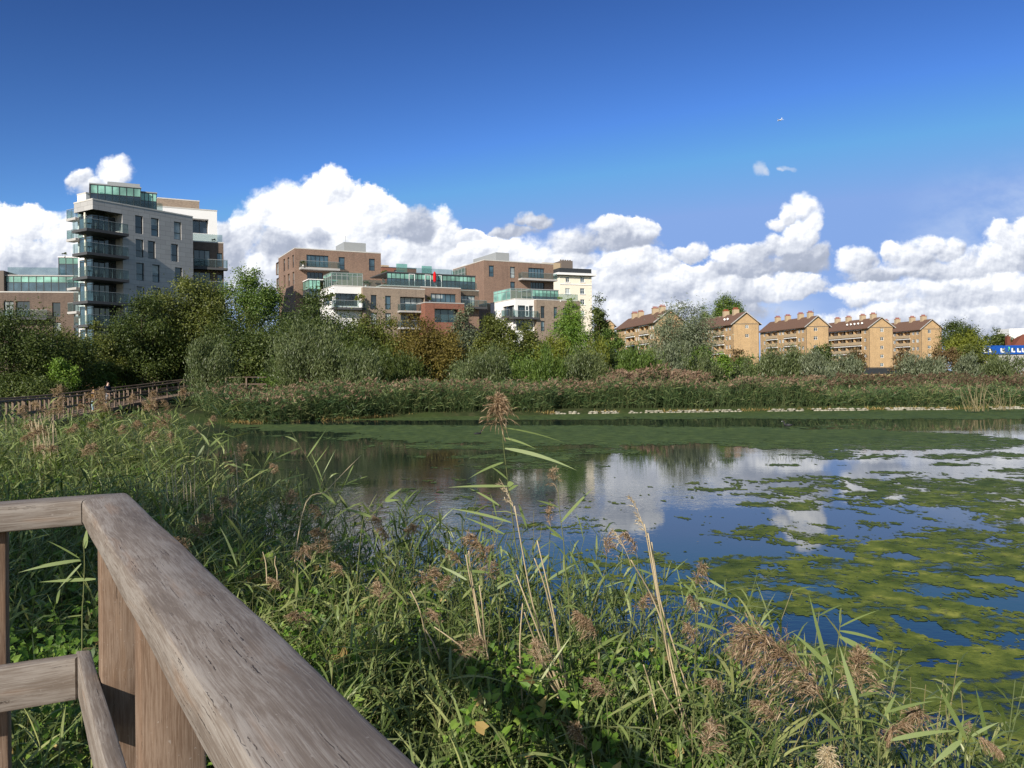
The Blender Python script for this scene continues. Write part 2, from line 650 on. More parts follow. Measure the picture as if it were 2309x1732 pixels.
def vnoise(x, y, seed=0):
    x = np.asarray(x, float) + seed * 37.13
    y = np.asarray(y, float) + seed * 91.7
    xi, yi = np.floor(x).astype(int), np.floor(y).astype(int)
    fx, fy = x - xi, y - yi
    fx, fy = fx * fx * (3 - 2 * fx), fy * fy * (3 - 2 * fy)
    t = lambda i, j: _rt[i & 511, j & 511]
    return (t(xi, yi) * (1 - fx) + t(xi + 1, yi) * fx) * (1 - fy) + (t(xi, yi + 1) * (1 - fx) + t(xi + 1, yi + 1) * fx) * fy


def fbm(x, y, o=4, seed=0, gain=.5):
    s, a, n = 0, 1., 0
    for k in range(o):
        s = s + a * vnoise(x * 2 ** k, y * 2 ** k, seed + k)
        n += a
        a *= gain
    return s / n


LAKE = np.array([(3.4, .4), (2.35, 2.2), (1.9, 3.2), (1.55, 4.1), (.9, 5.5), (-.1, 6.45), (-1., 7.05), (-1.9, 7.75), (-2.7, 8.8), (-3.3, 9.6), (-4.8, 11.), (-5.8, 13.5), (-7.8, 18.), (-10., 24.),
                 (-12.4, 33.), (-15.3, 44.), (-17.5, 48.3), (-15.5, 48.4), (-7.4, 53.2), (2.4, 54.0), *[tuple(PZ(x_, y_, 0))[:2] for x_, y_ in ((1240, 934), (1400, 932), (1550, 930), (1700, 928), (1850, 926.5), (2000, 925), (2150, 924), (2330, 921.5), (2480, 919))],
                 (62., 48.), (70, 40), (80, 10), (70, -40), (10, -40), (4., -6.)])


def lakedist(X, Y):
    """signed distance to the shoreline, negative in the water"""
    X, Y = np.asarray(X, float), np.asarray(Y, float)
    d = np.full(X.shape, 1e9)
    inside = np.zeros(X.shape, bool)
    n = len(LAKE)
    for i in range(n):
        ax, ay = LAKE[i]
        bx, by = LAKE[(i + 1) % n]
        ex, ey = bx - ax, by - ay
        t = np.clip(((X - ax) * ex + (Y - ay) * ey) / (ex * ex + ey * ey), 0, 1)
        d = np.minimum(d, np.hypot(X - ax - t * ex, Y - ay - t * ey))
        c = ((ay > Y) != (by > Y)) & (X < (bx - ax) * (Y - ay) / (by - ay + 1e-12) + ax)
        inside ^= c
    return np.where(inside, -d, d)


def gz(X, Y):
    d = lakedist(X, Y)
    z = np.where(d < 0, np.maximum(d * .5, -.9), np.minimum(d * .35, .28) + np.clip((d - 3) * .012, 0, .55))
    return z + np.where(d > .3, (fbm(np.asarray(X) * .35, np.asarray(Y) * .35, 3, 5) - .5) * .22, 0)


def gz1(x, y):
    return float(gz(np.array([x]), np.array([y]))[0])


def grid_mesh(name, xs, ys, zf, mat):
    X, Y = np.meshgrid(xs, ys)
    Z = zf(X, Y)
    nx, ny = len(xs), len(ys)
    i = (np.arange(ny - 1)[:, None] * nx + np.arange(nx - 1)[None, :]).ravel()
    F = np.stack([i, i + 1, i + 1 + nx, i + nx], 1)
    return mk(name, np.stack([X, Y, Z], -1), F, mat, smooth=True)


def ground_mat():
    m, gg = newmat('ground')
    t = gg.node('ShaderNodeTexCoord')
    p = t.outputs['Object']
    n = gg.noise(p, 1.3, 6., .65)
    n2 = gg.noise(p, .08, 3.)
    c = gg.ramp(n, [(.3, (.020, .022, .010)), (.5, (.034, .046, .016)), (.7, (.075, .068, .034))])
    c = gg.mix(gg.mapr(n2, .4, .65), c, (.05, .075, .02))
    b = pbsdf(gg, c, .95, .1, gg.bump(gg.noise(p, 14., 4.), .6, .04))
    gg.l.new(b.outputs[0], gg.out.inputs[0])
    return m


xs = np.concatenate([[-6000, -3000, -1500, -800, -400, -200, -120], np.arange(-80, -24, 4.), np.arange(-24, -8, 1.), np.arange(-8, 8, .4), np.arange(8, 48, 1.),
                     np.arange(48, 110, 4.), [130, 200, 400, 800, 1500, 3000, 6000]])
ys = np.concatenate([[-3000, -800, -300, -120, -60, -30, -15], np.arange(-8, 20, .4), np.arange(20, 100, 1.), np.arange(100, 180, 8.), [200, 260, 400, 700, 1500, 3500, 9000]])
ground = tag(grid_mesh('ground', xs, ys, gz, ground_mat()), 'grassy ground sheet around the lake', None, None, 'structure')


def water_mat():
    m, gg = newmat('lake_water')
    t = gg.node('ShaderNodeTexCoord')
    p = t.outputs['Object']
    a = gg.noise(gg.mapping(p, (1, .8, 1)), 3.1, 3., .55)
    b0 = gg.noise(gg.mapping(p, (1, 1.6, 1), rot=(0, 0, .3)), 8.5, 2., .5)
    # a breeze ruffles one patch of the surface near the reeds on the left, elsewhere it lies calm
    ruff = gg.mapr(gg.noise(gg.mapping(p, (.55, 1., 1)), .16, 2.), .40, .64, .05, .55)
    near = gg.mapr(gg.vec('LENGTH', gg.vec('MULTIPLY_ADD', p, (.22, .16, 0), (.22 * 2.6, -.16 * 14.5, 0)), out=1), .3, 1.15, 1.0, 0.)
    ruff = gg.math('MAXIMUM', ruff, near)
    h = gg.math('MULTIPLY', gg.math('ADD', a, gg.math('MULTIPLY', b0, .55)), ruff)
    bp = gg.node('ShaderNodeBump')
    gg.put(bp.inputs['Height'], h)
    bp.inputs['Strength'].default_value = .12
    bp.inputs['Distance'].default_value = .05
    b = pbsdf(gg, gg.mix(gg.noise(p, .3, 2.), (.006, .014, .022), (.010, .020, .020)), .015, .5, bp.outputs[0])
    b.inputs['IOR'].default_value = 1.38
    gg.l.new(b.outputs[0], gg.out.inputs[0])
    return m


wx = [-40., 100.]
wy = [-45., 62.]
water = mk('water', [(wx[0], wy[0], 0), (wx[1], wy[0], 0), (wx[1], wy[1], 0), (wx[0], wy[1], 0)], np.array([(0, 1, 2, 3)]), water_mat())
tag(water, 'calm dark blue lake water', None, None, 'structure')

# floating blanket weed: flat islands just above the water, denser by the far bank and on the right
WEED = [  # centre x, y, half width, half height on the photo, weight
    (1700, 936, 900, 11, 1.3), (1150, 938, 260, 9, 1.0), (800, 946, 330, 6, .8), (2150, 930, 400, 10, 1.2),
    (1420, 985, 470, 24, 1.15), (1150, 978, 420, 17, .95), (1800, 985, 330, 17, .8), (760, 966, 260, 8, .75), (560, 960, 160, 5, .65),
    (1040, 1010, 140, 6, .85), (1010, 1030, 120, 5, .75), (1180, 1034, 130, 12, .9), (1130, 1055, 200, 6, .6), (1350, 1020, 110, 9, .6), (640, 1040, 90, 5, .6), (600, 1060, 90, 3, .5),
    (2020, 985, 260, 9, .8), (2160, 1002, 330, 12, .75), (1960, 1008, 260, 10, .7), (1960, 1030, 280, 8, .7), (2240, 1028, 120, 8, .6), (1860, 1022, 60, 5, .6), (1770, 1050, 60, 5, .7), (1880, 1048, 60, 4, .6), (2150, 1048, 90, 4, .6), (2020, 1066, 80, 3, .5),
    (2270, 1065, 70, 8, .6), (1750, 1082, 140, 10, .8), (1600, 1092, 110, 5, .5), (1930, 1090, 170, 12, .75), (1740, 1108, 240, 12, .65), (1500, 1127, 70, 9, .6), (2180, 1105, 200, 20, .75),
    (2100, 1130, 280, 22, .9), (2290, 1150, 120, 60, .8), (1620, 1166, 62, 6, .85), (1990, 1180, 60, 6, .7), (1690, 1198, 110, 20, .85), (1850, 1225, 170, 24, .7), (2100, 1215, 170, 30, .85), (2250, 1240, 160, 50, .9),
    (1640, 1275, 90, 20, .95), (1420, 1262, 130, 18, .7), (1850, 1290, 230, 32, .75), (2100, 1310, 300, 55, .9), (1700, 1335, 220, 26, .75), (1500, 1330, 170, 40, .8), (1330, 1290, 130, 24, .6),
    (2220, 1430, 220, 80, 1.0), (2050, 1400, 180, 50, .8), (1830, 1372, 120, 22, .75), (1740, 1460, 110, 40, .75), (2120, 1520, 200, 80, .9), (2280, 1600, 140, 110, .95), (1950, 1480, 120, 30, .7), (1900, 1560, 150, 60, .7), (2080, 1650, 200, 70, .8), (1600, 1400, 140, 50, .6),
    (1890, 1425, 110, 26, -.9), (1560, 1225, 330, 22, -.7), (1840, 1165, 190, 16, -.5), (1760, 1245, 120, 10, -.4), (1100, 953, 460, 5, -.9), (1650, 951, 330, 4, -.7),
]


def weed_field(X, Y):
    px, py = proj(X, Y, 0.0)
    d = np.zeros_like(px)
    for (a, b, c, e, w) in WEED:
        d += w * np.exp(-(np.abs((px - a) / c) ** 2.6 + np.abs((py - b) / e) ** 2.6))
    d = np.minimum(d, 1.12)
    near = np.clip((py - 1010) / 140, 0, 1)
    d = np.where(lakedist(X, Y) > -.05, -3, d)
    wx, wy = (vnoise(X * .9, Y * .9, 41) - .5) * .9, (vnoise(X * .9, Y * .9, 47) - .5) * .9
    n = fbm(X * 2.3 + wx, Y * 2.0 + wy, 6, 3, .74)
    nb = fbm(X * .55 + wx, Y * .42 + wy, 4, 9, .6)
    nf = fbm(X * .20, Y * .11, 4, 19, .6)
    return d + (n - .5) * (1.0 + 3.2 * near) + (nb - .5) * (1.1 + .7 * near) + (nf - .5) * (.9 - .5 * near)


WV, WF = [], []
for (x0, x1, y0, y1, sx, sy) in [(-3., 8., 2.2, 8.12, .016, .026), (-5., 15., 8., 16.2, .025, .055), (-12., 24., 16., 30.4, .045, .15), (-22., 45., 30., 57., .09, .30)]:
    X, Y = np.meshgrid(np.arange(x0, x1, sx), np.arange(y0, y1, sy))
    fr = proj(X, Y, 0.0)
    vis = (fr[0] > -160) & (fr[0] < 2480)
    D = np.where(vis, weed_field(X, Y), -1)
    keep = (D > .62 + .06 * np.clip((9.5 - Y) / 5, 0, 1))
    X = X + (vnoise(X * 31, Y * 17, 1) - .5) * sx * 1.1
    Y = Y + (vnoise(X * 23, Y * 29, 2) - .5) * sy * 1.1
    nx, ny = X.shape[1], X.shape[0]
    kk = keep[:-1, :-1]
    j, i = np.nonzero(kk)
    a = j * nx + i
    q = np.stack([a, a + 1, a + 1 + nx, a + nx], 1)
    used, inv = np.unique(q, return_inverse=True)
    Zz = np.full(len(used), .003 + .0015 * len(WV))
    off = sum(len(v) for v in WV)
    WV.append(np.stack([X.ravel()[used], Y.ravel()[used], Zz], 1))
    WF.append(inv.reshape(-1, 4) + off)


def weed_mat():
    m, gg = newmat('blanket_weed')
    t = gg.node('ShaderNodeTexCoord')
    p = t.outputs['Object']
    n = gg.noise(p, 2.2, 6., .68)
    n2 = gg.noise(gg.mapping(p, (1, .6, 1)), .5, 3.)
    far = gg.node('ShaderNodeSeparateXYZ')
    gg.l.new(p, far.inputs[0])
    c = gg.ramp(n, [(.30, (.030, .050, .012)), (.45, (.082, .112, .020)), (.57, (.15, .178, .030)), (.69, (.30, .30, .06))])
    c2 = gg.ramp(n, [(.30, (.028, .048, .016)), (.5, (.068, .102, .030)), (.7, (.125, .165, .044))])
    f = gg.mapr(far.outputs[1], 9., 26.)
    c = gg.mix(f, c, c2)
    c = gg.mix(gg.mapr(n2, .4, .7, 0., .35), c, (.03, .055, .02))
    nm = gg.bump(gg.noise(p, 22., 4., .7), .5, .02)
    b = pbsdf(gg, c, .85, .12, nm)
    # the mats are thin: water shows through between the threads
    th = gg.noise(gg.mapping(p, (1, 1, 1)), 7.5, 5., .7)
    th2 = gg.noise(p, 1.7, 3., .6)
    al = gg.mapr(gg.math('MULTIPLY_ADD', th2, .55, gg.math('MULTIPLY', th, .6)), .45, .585, .05, 1.)
    al = gg.math('MAXIMUM', al, gg.mapr(far.outputs[1], 20., 34., 0., .85))
    tr = gg.node('ShaderNodeBsdfTransparent')
    ms = gg.node('ShaderNodeMixShader')
    gg.put(ms.inputs[0], al)
    gg.l.new(tr.outputs[0], ms.inputs[1])
    gg.l.new(b.outputs[0], ms.inputs[2])
    gg.l.new(ms.outputs[0], gg.out.inputs[0])
    return m


weed = mk('water_weed', np.concatenate(WV), np.concatenate(WF), weed_mat(), smooth=True)
tag(weed, 'green blanket weed floating in patches on the lake surface', 'water weed', None, 'stuff')

# ------------------------------------------------------------------ buildings


class Plane:
    def __init__(s, O, e):
        L = math.hypot(*e)
        s.O, s.e = (O[0], O[1]), (e[0] / L, e[1] / L)
        s.d = (-s.e[1], s.e[0])
        s.n = (s.e[1], -s.e[0])

    def at(s, u, w, z):
        return (s.O[0] + s.e[0] * u + s.d[0] * w, s.O[1] + s.e[1] * u + s.d[1] * w, z)

    def off(s, w):
        return Plane((s.O[0] + s.n[0] * w, s.O[1] + s.n[1] * w), s.e)

    def pick(s, xy):
        a, b = ray(*xy)
        # O + u e = k (a, 1)
        k = (s.O[0] * s.e[1] - s.O[1] * s.e[0]) / (a * s.e[1] - s.e[0])
        u = (k * a - s.O[0]) * s.e[0] + (k - s.O[1]) * s.e[1]
        return u, EYE + b * k

    def rect(s, Zf, r, *more):
        xl, yt, xr, yb = r[:4]
        xm, ym = (xl + xr) / 2, (yt + yb) / 2
        return (s.pick(Zf(xl, ym))[0], s.pick(Zf(xr, ym))[0], s.pick(Zf(xm, yb))[1], s.pick(Zf(xm, yt))[1]) + tuple(r[4:]) + more


def wallface(mb, pl, L, z0, z1, ops, rec, uvs):
    us = sorted({0., L, *[v for o in ops for v in (max(0, min(L, o[0])), max(0, min(L, o[1])))]})
    zs = sorted({z0, z1, *[v for o in ops for v in (max(z0, min(z1, o[2])), max(z0, min(z1, o[3])))]})
    for i in range(len(us) - 1):
        for j in range(len(zs) - 1):
            if us[i + 1] - us[i] < 1e-6 or zs[j + 1] - zs[j] < 1e-6:
                continue
            uc, zc = (us[i] + us[i + 1]) / 2, (zs[j] + zs[j + 1]) / 2
            if any(o[0] < uc < o[1] and o[2] < zc < o[3] for o in ops):
                continue
            q = [(us[i], zs[j]), (us[i + 1], zs[j]), (us[i + 1], zs[j + 1]), (us[i], zs[j + 1])]
            mb.quad(*[pl.at(u, 0, z) for u, z in q])
            uvs += q
    for o in ops:
        u0, u1, a, b = o[:4]
        r = o[5] if len(o) > 5 and isinstance(o[5], (int, float)) else rec
        for (p, q) in (((u0, a), (u0, b)), ((u0, b), (u1, b)), ((u1, b), (u1, a)), ((u1, a), (u0, a))):
            mb.quad(pl.at(p[0], 0, p[1]), pl.at(q[0], 0, q[1]), pl.at(q[0], r, q[1]), pl.at(p[0], r, p[1]))
            uvs += [(p[0], p[1]), (q[0], q[1]), (q[0] + r, q[1]), (p[0] + r, p[1])]


rngb = random.Random(5)


def window(pl, o, parent, rec, frame='dark_metal'):
    """o = (u0, u1, z0, z1, kind); kind: number of lights, 'low' transom, 'white', 'loggia'"""
    u0, u1, z0, z1 = o[:4]
    kind = o[4] if len(o) > 4 else 'low'
    if len(o) > 5:
        rec = o[5]
    if kind == 'white' or kind == 'loggia':
        frame = 'white_paint'
    n = kind if isinstance(kind, int) else (2 if kind == 'white' else (2 if kind == 'loggia' else 1))
    fw = .07
    mb = MB()
    a, b = rec - .06, rec + .02
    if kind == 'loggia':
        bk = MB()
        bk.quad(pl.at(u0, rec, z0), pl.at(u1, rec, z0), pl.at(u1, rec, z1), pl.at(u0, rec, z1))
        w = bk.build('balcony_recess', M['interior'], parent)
        for q0, q1, nm in ((.04, .22, 'door_frame'), (.30, .40, 'window_frame'), (.62, .70, 'window_frame')):
            mb = MB()
            mb.box(pl.O, pl.e, u0 + q0 * (u1 - u0), u0 + q1 * (u1 - u0), a, b, z0 + .3 * (z1 - z0), z1 - .1)
            mb.build(nm, M['white_paint'], w)
        return w
    mb.box(pl.O, pl.e, u0, u1, a, b, z0, z0 + fw)
    mb.box(pl.O, pl.e, u0, u1, a, b, z1 - fw, z1)
    for k in range(n + 1):
        uu = u0 + (u1 - u0 - fw) * k / n
        mb.box(pl.O, pl.e, uu, uu + fw, a + .003, b - .003, z0 + fw, z1 - fw)
    zt = z0 + .36 * (z1 - z0)
    if kind in ('low', 1):
        mb.box(pl.O, pl.e, u0 + fw, u1 - fw, a + .006, b - .006, zt, zt + fw)
    if kind == 'white':
        zt = z0 + .62 * (z1 - z0)
        mb.box(pl.O, pl.e, u0 + fw, u1 - fw, a + .006, b - .006, zt, zt + fw * .7)
    w = mb.build('window', M[frame], parent)
    pm = MB()
    c = rec + .005
    for k in range(n):
        ua, ub = u0 + (u1 - u0) * k / n, u0 + (u1 - u0) * (k + 1) / n
        pm.quad(pl.at(ua, c, z0), pl.at(ub, c, z0), pl.at(ub, c, z1), pl.at(ua, c, z1))
    r = rngb.random()
    pm.build('pane', M['pane' if r < .5 else ('pane_blue' if r < .84 else 'pane_blind')], w)
    r = rngb.random()
    if r < .42 and kind != 'white':
        cm = MB()
        W_ = u1 - u0
        if r < .2:                        # blind half drawn
            zc = z1 - (z1 - z0) * rngb.uniform(.2, .55)
            ub = u0 + W_ * (1 if n == 1 else rngb.choice([.5, 1.]))
            cm.quad(pl.at(u0 + .08, c - .004, zc), pl.at(ub - .08, c - .004, zc), pl.at(ub - .08, c - .004, z1 - .08), pl.at(u0 + .08, c - .004, z1 - .08))
        else:                             # curtain drawn to one side
            a0 = rngb.choice([.0, .68])
            a1 = a0 + rngb.uniform(.16, .32)
            cm.quad(pl.at(u0 + .08 + a0 * W_, c - .004, z0 + .08), pl.at(u0 + a1 * W_, c - .004, z0 + .08), pl.at(u0 + a1 * W_, c - .004, z1 - .08), pl.at(u0 + .08 + a0 * W_, c - .004, z1 - .08))
        cm.build('curtain', M['pane_blind'], w)
    return w


def block(root, name, O, e, L, Dp, z0, z1, mat, front=(), left=(), right=(), rec=.2, cop=None, roofmat='slab'):
    mb, uvs = MB(), []
    F = Plane(O, e)
    Lp = Plane(F.at(0, Dp, 0), (-F.d[0], -F.d[1]))
    Rp = Plane(F.at(L, 0, 0), F.d)
    Bp = Plane(F.at(L, Dp, 0), (-F.e[0], -F.e[1]))
    for pl, ln, ops in ((F, L, front), (Lp, Dp, left), (Rp, Dp, right), (Bp, L, ())):
        wallface(mb, pl, ln, z0, z1, list(ops), rec, uvs)
    w = mk(name, mb.v, np.array(mb.q), M[mat], root, uv=np.array(uvs))
    rf = MB()
    rf.box(O, F.e, -.04, L + .04, -.04, Dp + .04, z1, z1 + .16)
    rf.build('coping' if cop else 'roof', M[cop or roofmat], root)
    for pl, ops in ((F, front), (Lp, left), (Rp, right)):
        for o in ops:
            window(pl, o, root, rec)
    return F, Lp, Rp


def balcony(root, pl, u0, u1, z, dp=1.5, th=.28, gh=1.1, mat='slab', glass='guard', back=0.):
    mb = MB()
    mb.box(pl.O, pl.e, u0, u1, -dp, -.003 + back, z - th, z)
    b = mb.build('balcony', M[mat], root)
    gm = MB()
    zz = z + .06
    gm.box(pl.O, pl.e, u0 + .05, u1 - .05, -dp + .05, -dp + .07, zz, z + gh)
    gm.box(pl.O, pl.e, u0 + .05, u0 + .07, -dp + .07, -.05, zz, z + gh)
    gm.box(pl.O, pl.e, u1 - .07, u1 - .05, -dp + .07, -.05, zz, z + gh)
    gm.build('glass_guard', M[glass], b)
    rm = MB()
    rm.box(pl.O, pl.e, u0 + .03, u1 - .03, -dp + .035, -dp + .085, z + gh, z + gh + .05)
    n = max(2, int((u1 - u0) / 1.6))
    for k in range(n + 1):
        uu = u0 + .03 + (u1 - u0 - .10) * k / n
        rm.box(pl.O, pl.e, uu, uu + .04, -dp + .075, -dp + .11, z, z + gh)
    rm.build('handrail', M['grey_metal'], b)
    return b


def curtain(root, name, pl, u0, u1, z0, z1, n, split=.45, top='spandrel', bot='pane_blue', w=0., fw=.07, frame='dark_metal'):
    """glazed storey: pale green spandrels over dark glass in a grid of mullions"""
    mb = MB()
    zs = z0 + (z1 - z0) * (1 - split)
    for k in range(n + 1):
        uu = u0 + (u1 - u0) * k / n
        mb.box(pl.O, pl.e, uu - fw / 2, uu + fw / 2, w - .05, w + .05, z0, z1)
    for zz in (z0, zs, z1 - fw):
        mb.box(pl.O, pl.e, u0, u1, w - .045, w + .045, zz, zz + fw)
    f = mb.build(name, M[frame], root)
    for nm, a, b, mt in (('spandrel_panel', zs, z1, top), ('pane', z0, zs, bot)):
        pm = MB()
        for k in range(n):
            ua, ub = u0 + (u1 - u0) * k / n, u0 + (u1 - u0) * (k + 1) / n
            pm.quad(pl.at(ua, w, a), pl.at(ub, w, a), pl.at(ub, w, b), pl.at(ua, w, b))
        pm.build(nm, M[mt], f)
    return f


def xy(p):
    return (p[0], p[1])


E1 = (.8866, .4625)
D1 = (-.4625, .8866)

# --- brown brick block with grey plant room (left of the pair)
o = P(*Z2(445, 318), 142)
r = thing('brick_apartment_block', 'brown brick apartment block with a grey plant room, rising behind the white-fronted block', 'apartment block', (o.x, o.y, 0))
F = Plane(xy(o), E1)
Lf = Plane(F.at(0, 13.5, 0), (-F.d[0], -F.d[1]))
fr = [F.rect(Z2, q) for q in [(585, 398, 848, 540, 5), (968, 420, 1042, 570, 'low'), (1327, 440, 1400, 583, 'low'), (592, 600, 780, 690, 4)]]
lf = [Lf.rect(Z2, q) for q in [(222, 480, 262, 625, 2), (228, 668, 265, 815, 2), (308, 445, 330, 590, 'low'), (357, 424, 379, 570, 'low'), (412, 397, 434, 548, 'low'),
                               (315, 638, 333, 785, 'low'), (360, 620, 384, 768, 'low'), (416, 598, 439, 748, 'low')]]
Lb = F.pick(Z2(1468, 380))[0]
block(r, 'wall', xy(o), E1, Lb, 13.5, 0, o.z, 'brown_brick', fr, lf, rec=.25, cop='coping')
pb = F.off(1.5)
u0, z = pb.pick(Z2(520, 535))
u1, _ = pb.pick(Z2(984, 548))
balcony(r, F, u0, u1, z, 1.5, .35, mat='pale_slab')
q = P(*Z2(1030, 240), 150)
pr = MB()
pl = Plane(xy(q), E1)
pr.box(pl.O, pl.e, 0, pl.pick(Z2(1290, 258))[0], 0, 5.5, o.z + .17, q.z)
pr.build('plant_room', M['grey_metal'], r)
an = MB()
an.tube([pl.at(.6, 1, q.z), pl.at(.6, 1, q.z + 1.3)], .04, 5)
an.build('aerial', M['grey_metal'], r)

# --- glass rooms and white fronted lower block in front of it
o = P(*Z2(912, 762), 132)
F = Plane(xy(o), E1)
r = thing('white_fronted_block', 'left of two lower blocks with a white corner, tan brick bays and glass roof room', 'apartment block', (o.x, o.y, 0))
uw = F.pick(Z2(1235, 780))[0]
Lf = Plane(F.at(0, 9, 0), (-F.d[0], -F.d[1]))
fr = [F.rect(Z2, (930, 852, 1200, 1000, 4))]
lf = [Lf.rect(Z2, (760, 868, 893, 990, 2))]
block(r, 'white_wall', xy(o), E1, uw, 9, 0, o.z, 'white_render', fr, lf, rec=.5, cop='coping')
u0, z = F.off(1.4).pick(Z2(905, 1012))
u1, _ = F.off(1.4).pick(Z2(1290, 1030))
balcony(r, F, u0, u1, z, 1.4, .35)
lo = [F.rect(Z2, (940, 1070, 1260, 1150, 4))]
ob = F.at(uw, -.9, 0)
Fb = Plane(ob, E1)
ub = Fb.pick(Z2(1990, 830))[0]
fr = [Fb.rect(Z2, q) for q in [(1350, 870, 1420, 1035, 'low'), (1520, 880, 1590, 1043, 'low'), (1350, 1078, 1425, 1240, 'low'), (1522, 1085, 1592, 1250, 'low'),
                               (1697, 895, 1990, 1060, 4, .9), (1705, 1105, 1960, 1262, 4, .9), (1705, 1290, 1960, 1420, 4, .9)]]
block(r, 'brick_wall', ob, E1, ub, 10, 0, o.z - .15, 'tan_brick', fr, (), rec=.25, cop='coping')
for (ya, yb, xe) in ((1052, 1060, 2085), (1252, 1256, 1990)):
    u0, z = Fb.off(1.3).pick(Z2(1697, ya))
    u1, _ = Fb.off(1.3).pick(Z2(xe, yb))
    balcony(r, Fb, u0, u1, z, 1.3, .3, mat='pale_slab')
# roof conservatory
q = P(*Z2(880, 603), 136)
pl = Plane(xy(q), E1)
uq = pl.pick(Z2(1250, 628))[0]
pl2 = Plane(pl.at(0, 5, 0), (-pl.d[0], -pl.d[1]))
curtain(r, 'glass_room', pl, 0, uq, o.z + .2, q.z, 6, .2, 'green_glass', 'green_glass', 0, .08, 'grey_metal')
curtain(r, 'glass_room', pl2, 0, 5, o.z + .2, q.z, 4, .25, 'spandrel', 'green_glass', 0, .08, 'grey_metal')
rm = MB()
rm.box(pl.O, pl.e, -.05, uq + .05, -.05, 5, q.z, q.z + .1)
rm.build('glass_room_roof', M['green_glass'], r)
q = P(*Z2(612, 688), 139)
pl = Plane(xy(q), E1)
pl2 = Plane(pl.at(0, 4, 0), (-pl.d[0], -pl.d[1]))
curtain(r, 'glazed_storey', pl, 0, pl.pick(Z2(745, 695))[0], q.z - 3.2, q.z, 3, .5)
curtain(r, 'glazed_storey', pl2, 0, 4, q.z - 3.2, q.z, 4, .5)
rm = MB()
rm.box(pl.O, pl.e, -.1, 5, -.1, 4, q.z, q.z + .15)
rm.build('roof', M['white_render'], r)
for (xa, ya, xb, yb) in ((1262, 745, 1590, 775), (1590, 778, 1945, 810)):
    gu = MB()
    a, z = Fb.pick(Z2(xa, ya))
    b, _ = Fb.pick(Z2(xb, yb))
    gu.box(Fb.O, Fb.e, a, b, .3, .32, o.z + .05, o.z + 1.15)
    gu.build('roof_guard', M['guard'], r)
WHITE1 = (F, Fb, uw, ub, o.z)

# --- link block: long glazed top storey over brown brick
o = P(*Z3(0, 570), 141)
F = Plane(xy(o), E1)
ua = F.pick(Z2(1880, 775))[0] - 6
um = F.pick(Z3(415, 580))[0]
ue = F.pick(Z3(645, 600))[0] + .5
r = thing('glazed_link_block', 'long brown brick block with a green glazed top storey, between the two brown brick blocks', 'apartment block', (o.x, o.y, 0))
O2 = F.at(ua, 0, 0)
F2 = Plane(O2, E1)
fr = [F2.rect(Z3, (60, 645, 358, 748, 5)), F2.rect(Z2, (1690, 900, 1960, 1050, 4))]
block(r, 'wall', O2, E1, um - ua, 12, 0, o.z, 'brown_brick', fr[:1], rec=.25, cop='coping')
O3 = F.at(um + .01, 1.6, 0)
F3 = Plane(O3, E1)
block(r, 'wall', O3, E1, ue - um, 10, 0, o.z - .1, 'brown_brick', [F3.rect(Z3, (418, 665, 587, 790, 4))], rec=.25, cop='coping')
u0, z = F3.off(1.2).pick(Z3(420, 792))
u1, _ = F3.off(1.2).pick(Z3(725, 800))
balcony(r, F3, u0, u1, z, 1.4, .4)
ps = F.off(-1.5)
zt = ps.pick(Z3(0, 415))[1]
g0 = ps.pick(Z2(1540, 600))[0]
g1 = ps.pick(Z3(585, 435))[0]
curtain(r, 'glazed_storey', ps, g0, g1, o.z + .1, zt, 21, .42)
rm = MB()
rm.box(ps.O, ps.e, g0 - .1, g1 + .1, -.15, 9, zt, zt + .18)
rm.build('roof', M['slab'], r)
for (xa, xb, wd) in ((1700, 1830, 2.), (2030, 2150, 3.)):
    gu = MB()
    a = ps.pick(Z2(xa, 590))[0]
    b = ps.pick(Z2(xb, 590))[0]
    gu.box(ps.O, ps.e, a, b, wd, wd + .05, zt + .18, zt + 1.9)
    gu.build('roof_guard', M['green_glass'], r)
gu = MB()
gu.box(ps.O, ps.e, g0 + 4, g1 - 4, 1., 1.03, zt + .18, zt + 1.2)
gu.build('roof_guard', M['guard'], r)
for xd in (1800, 1990, 2120):
    a = ps.pick(Z2(xd, 740))[0]
    dm = MB()
    for (p, q2) in ((a, a + .1), (a + 1., a + 1.1)):
        dm.box(ps.O, ps.e, p, q2, -.09, -.055, o.z + .17, o.z + 2.4)
    dm.box(ps.O, ps.e, a + .09, a + 1.01, -.088, -.06, o.z + 2.3, o.z + 2.395)
    dm.box(ps.O, ps.e, a + .09, a + 1.01, -.088, -.06, o.z + .18, o.z + .3)
    dm.build('door_frame', M['white_paint'], r)
gu = MB()
gu.box(F.O, F.e, ua + 1, ue - 1, .25, .27, o.z + .17, o.z + 1.15)
gu.build('terrace_guard', M['guard'], r)
# closed red parasol on the terrace
pq = F.pick(Z3(128, 540))
pp = F.at(pq[0], .8, 0)
um_ = thing('parasol', 'closed red parasol standing on the glazed roof terrace', 'parasol', (pp[0], pp[1], o.z + .17))
mb = MB()
mb.tube([(pp[0], pp[1], o.z + .17), (pp[0], pp[1], o.z + 2.9)], .04, 6)
mb.build('pole', M['grey_metal'], um_)
mb = MB()
mb.tube([(pp[0], pp[1], o.z + 1.0), (pp[0], pp[1], o.z + 1.3), (pp[0], pp[1], o.z + 2.2), (pp[0], pp[1], o.z + 2.7), (pp[0], pp[1], o.z + 2.95)], [.20, .27, .30, .2, .03], 8)
mb.build('canopy', M['red_fabric'], um_, True)

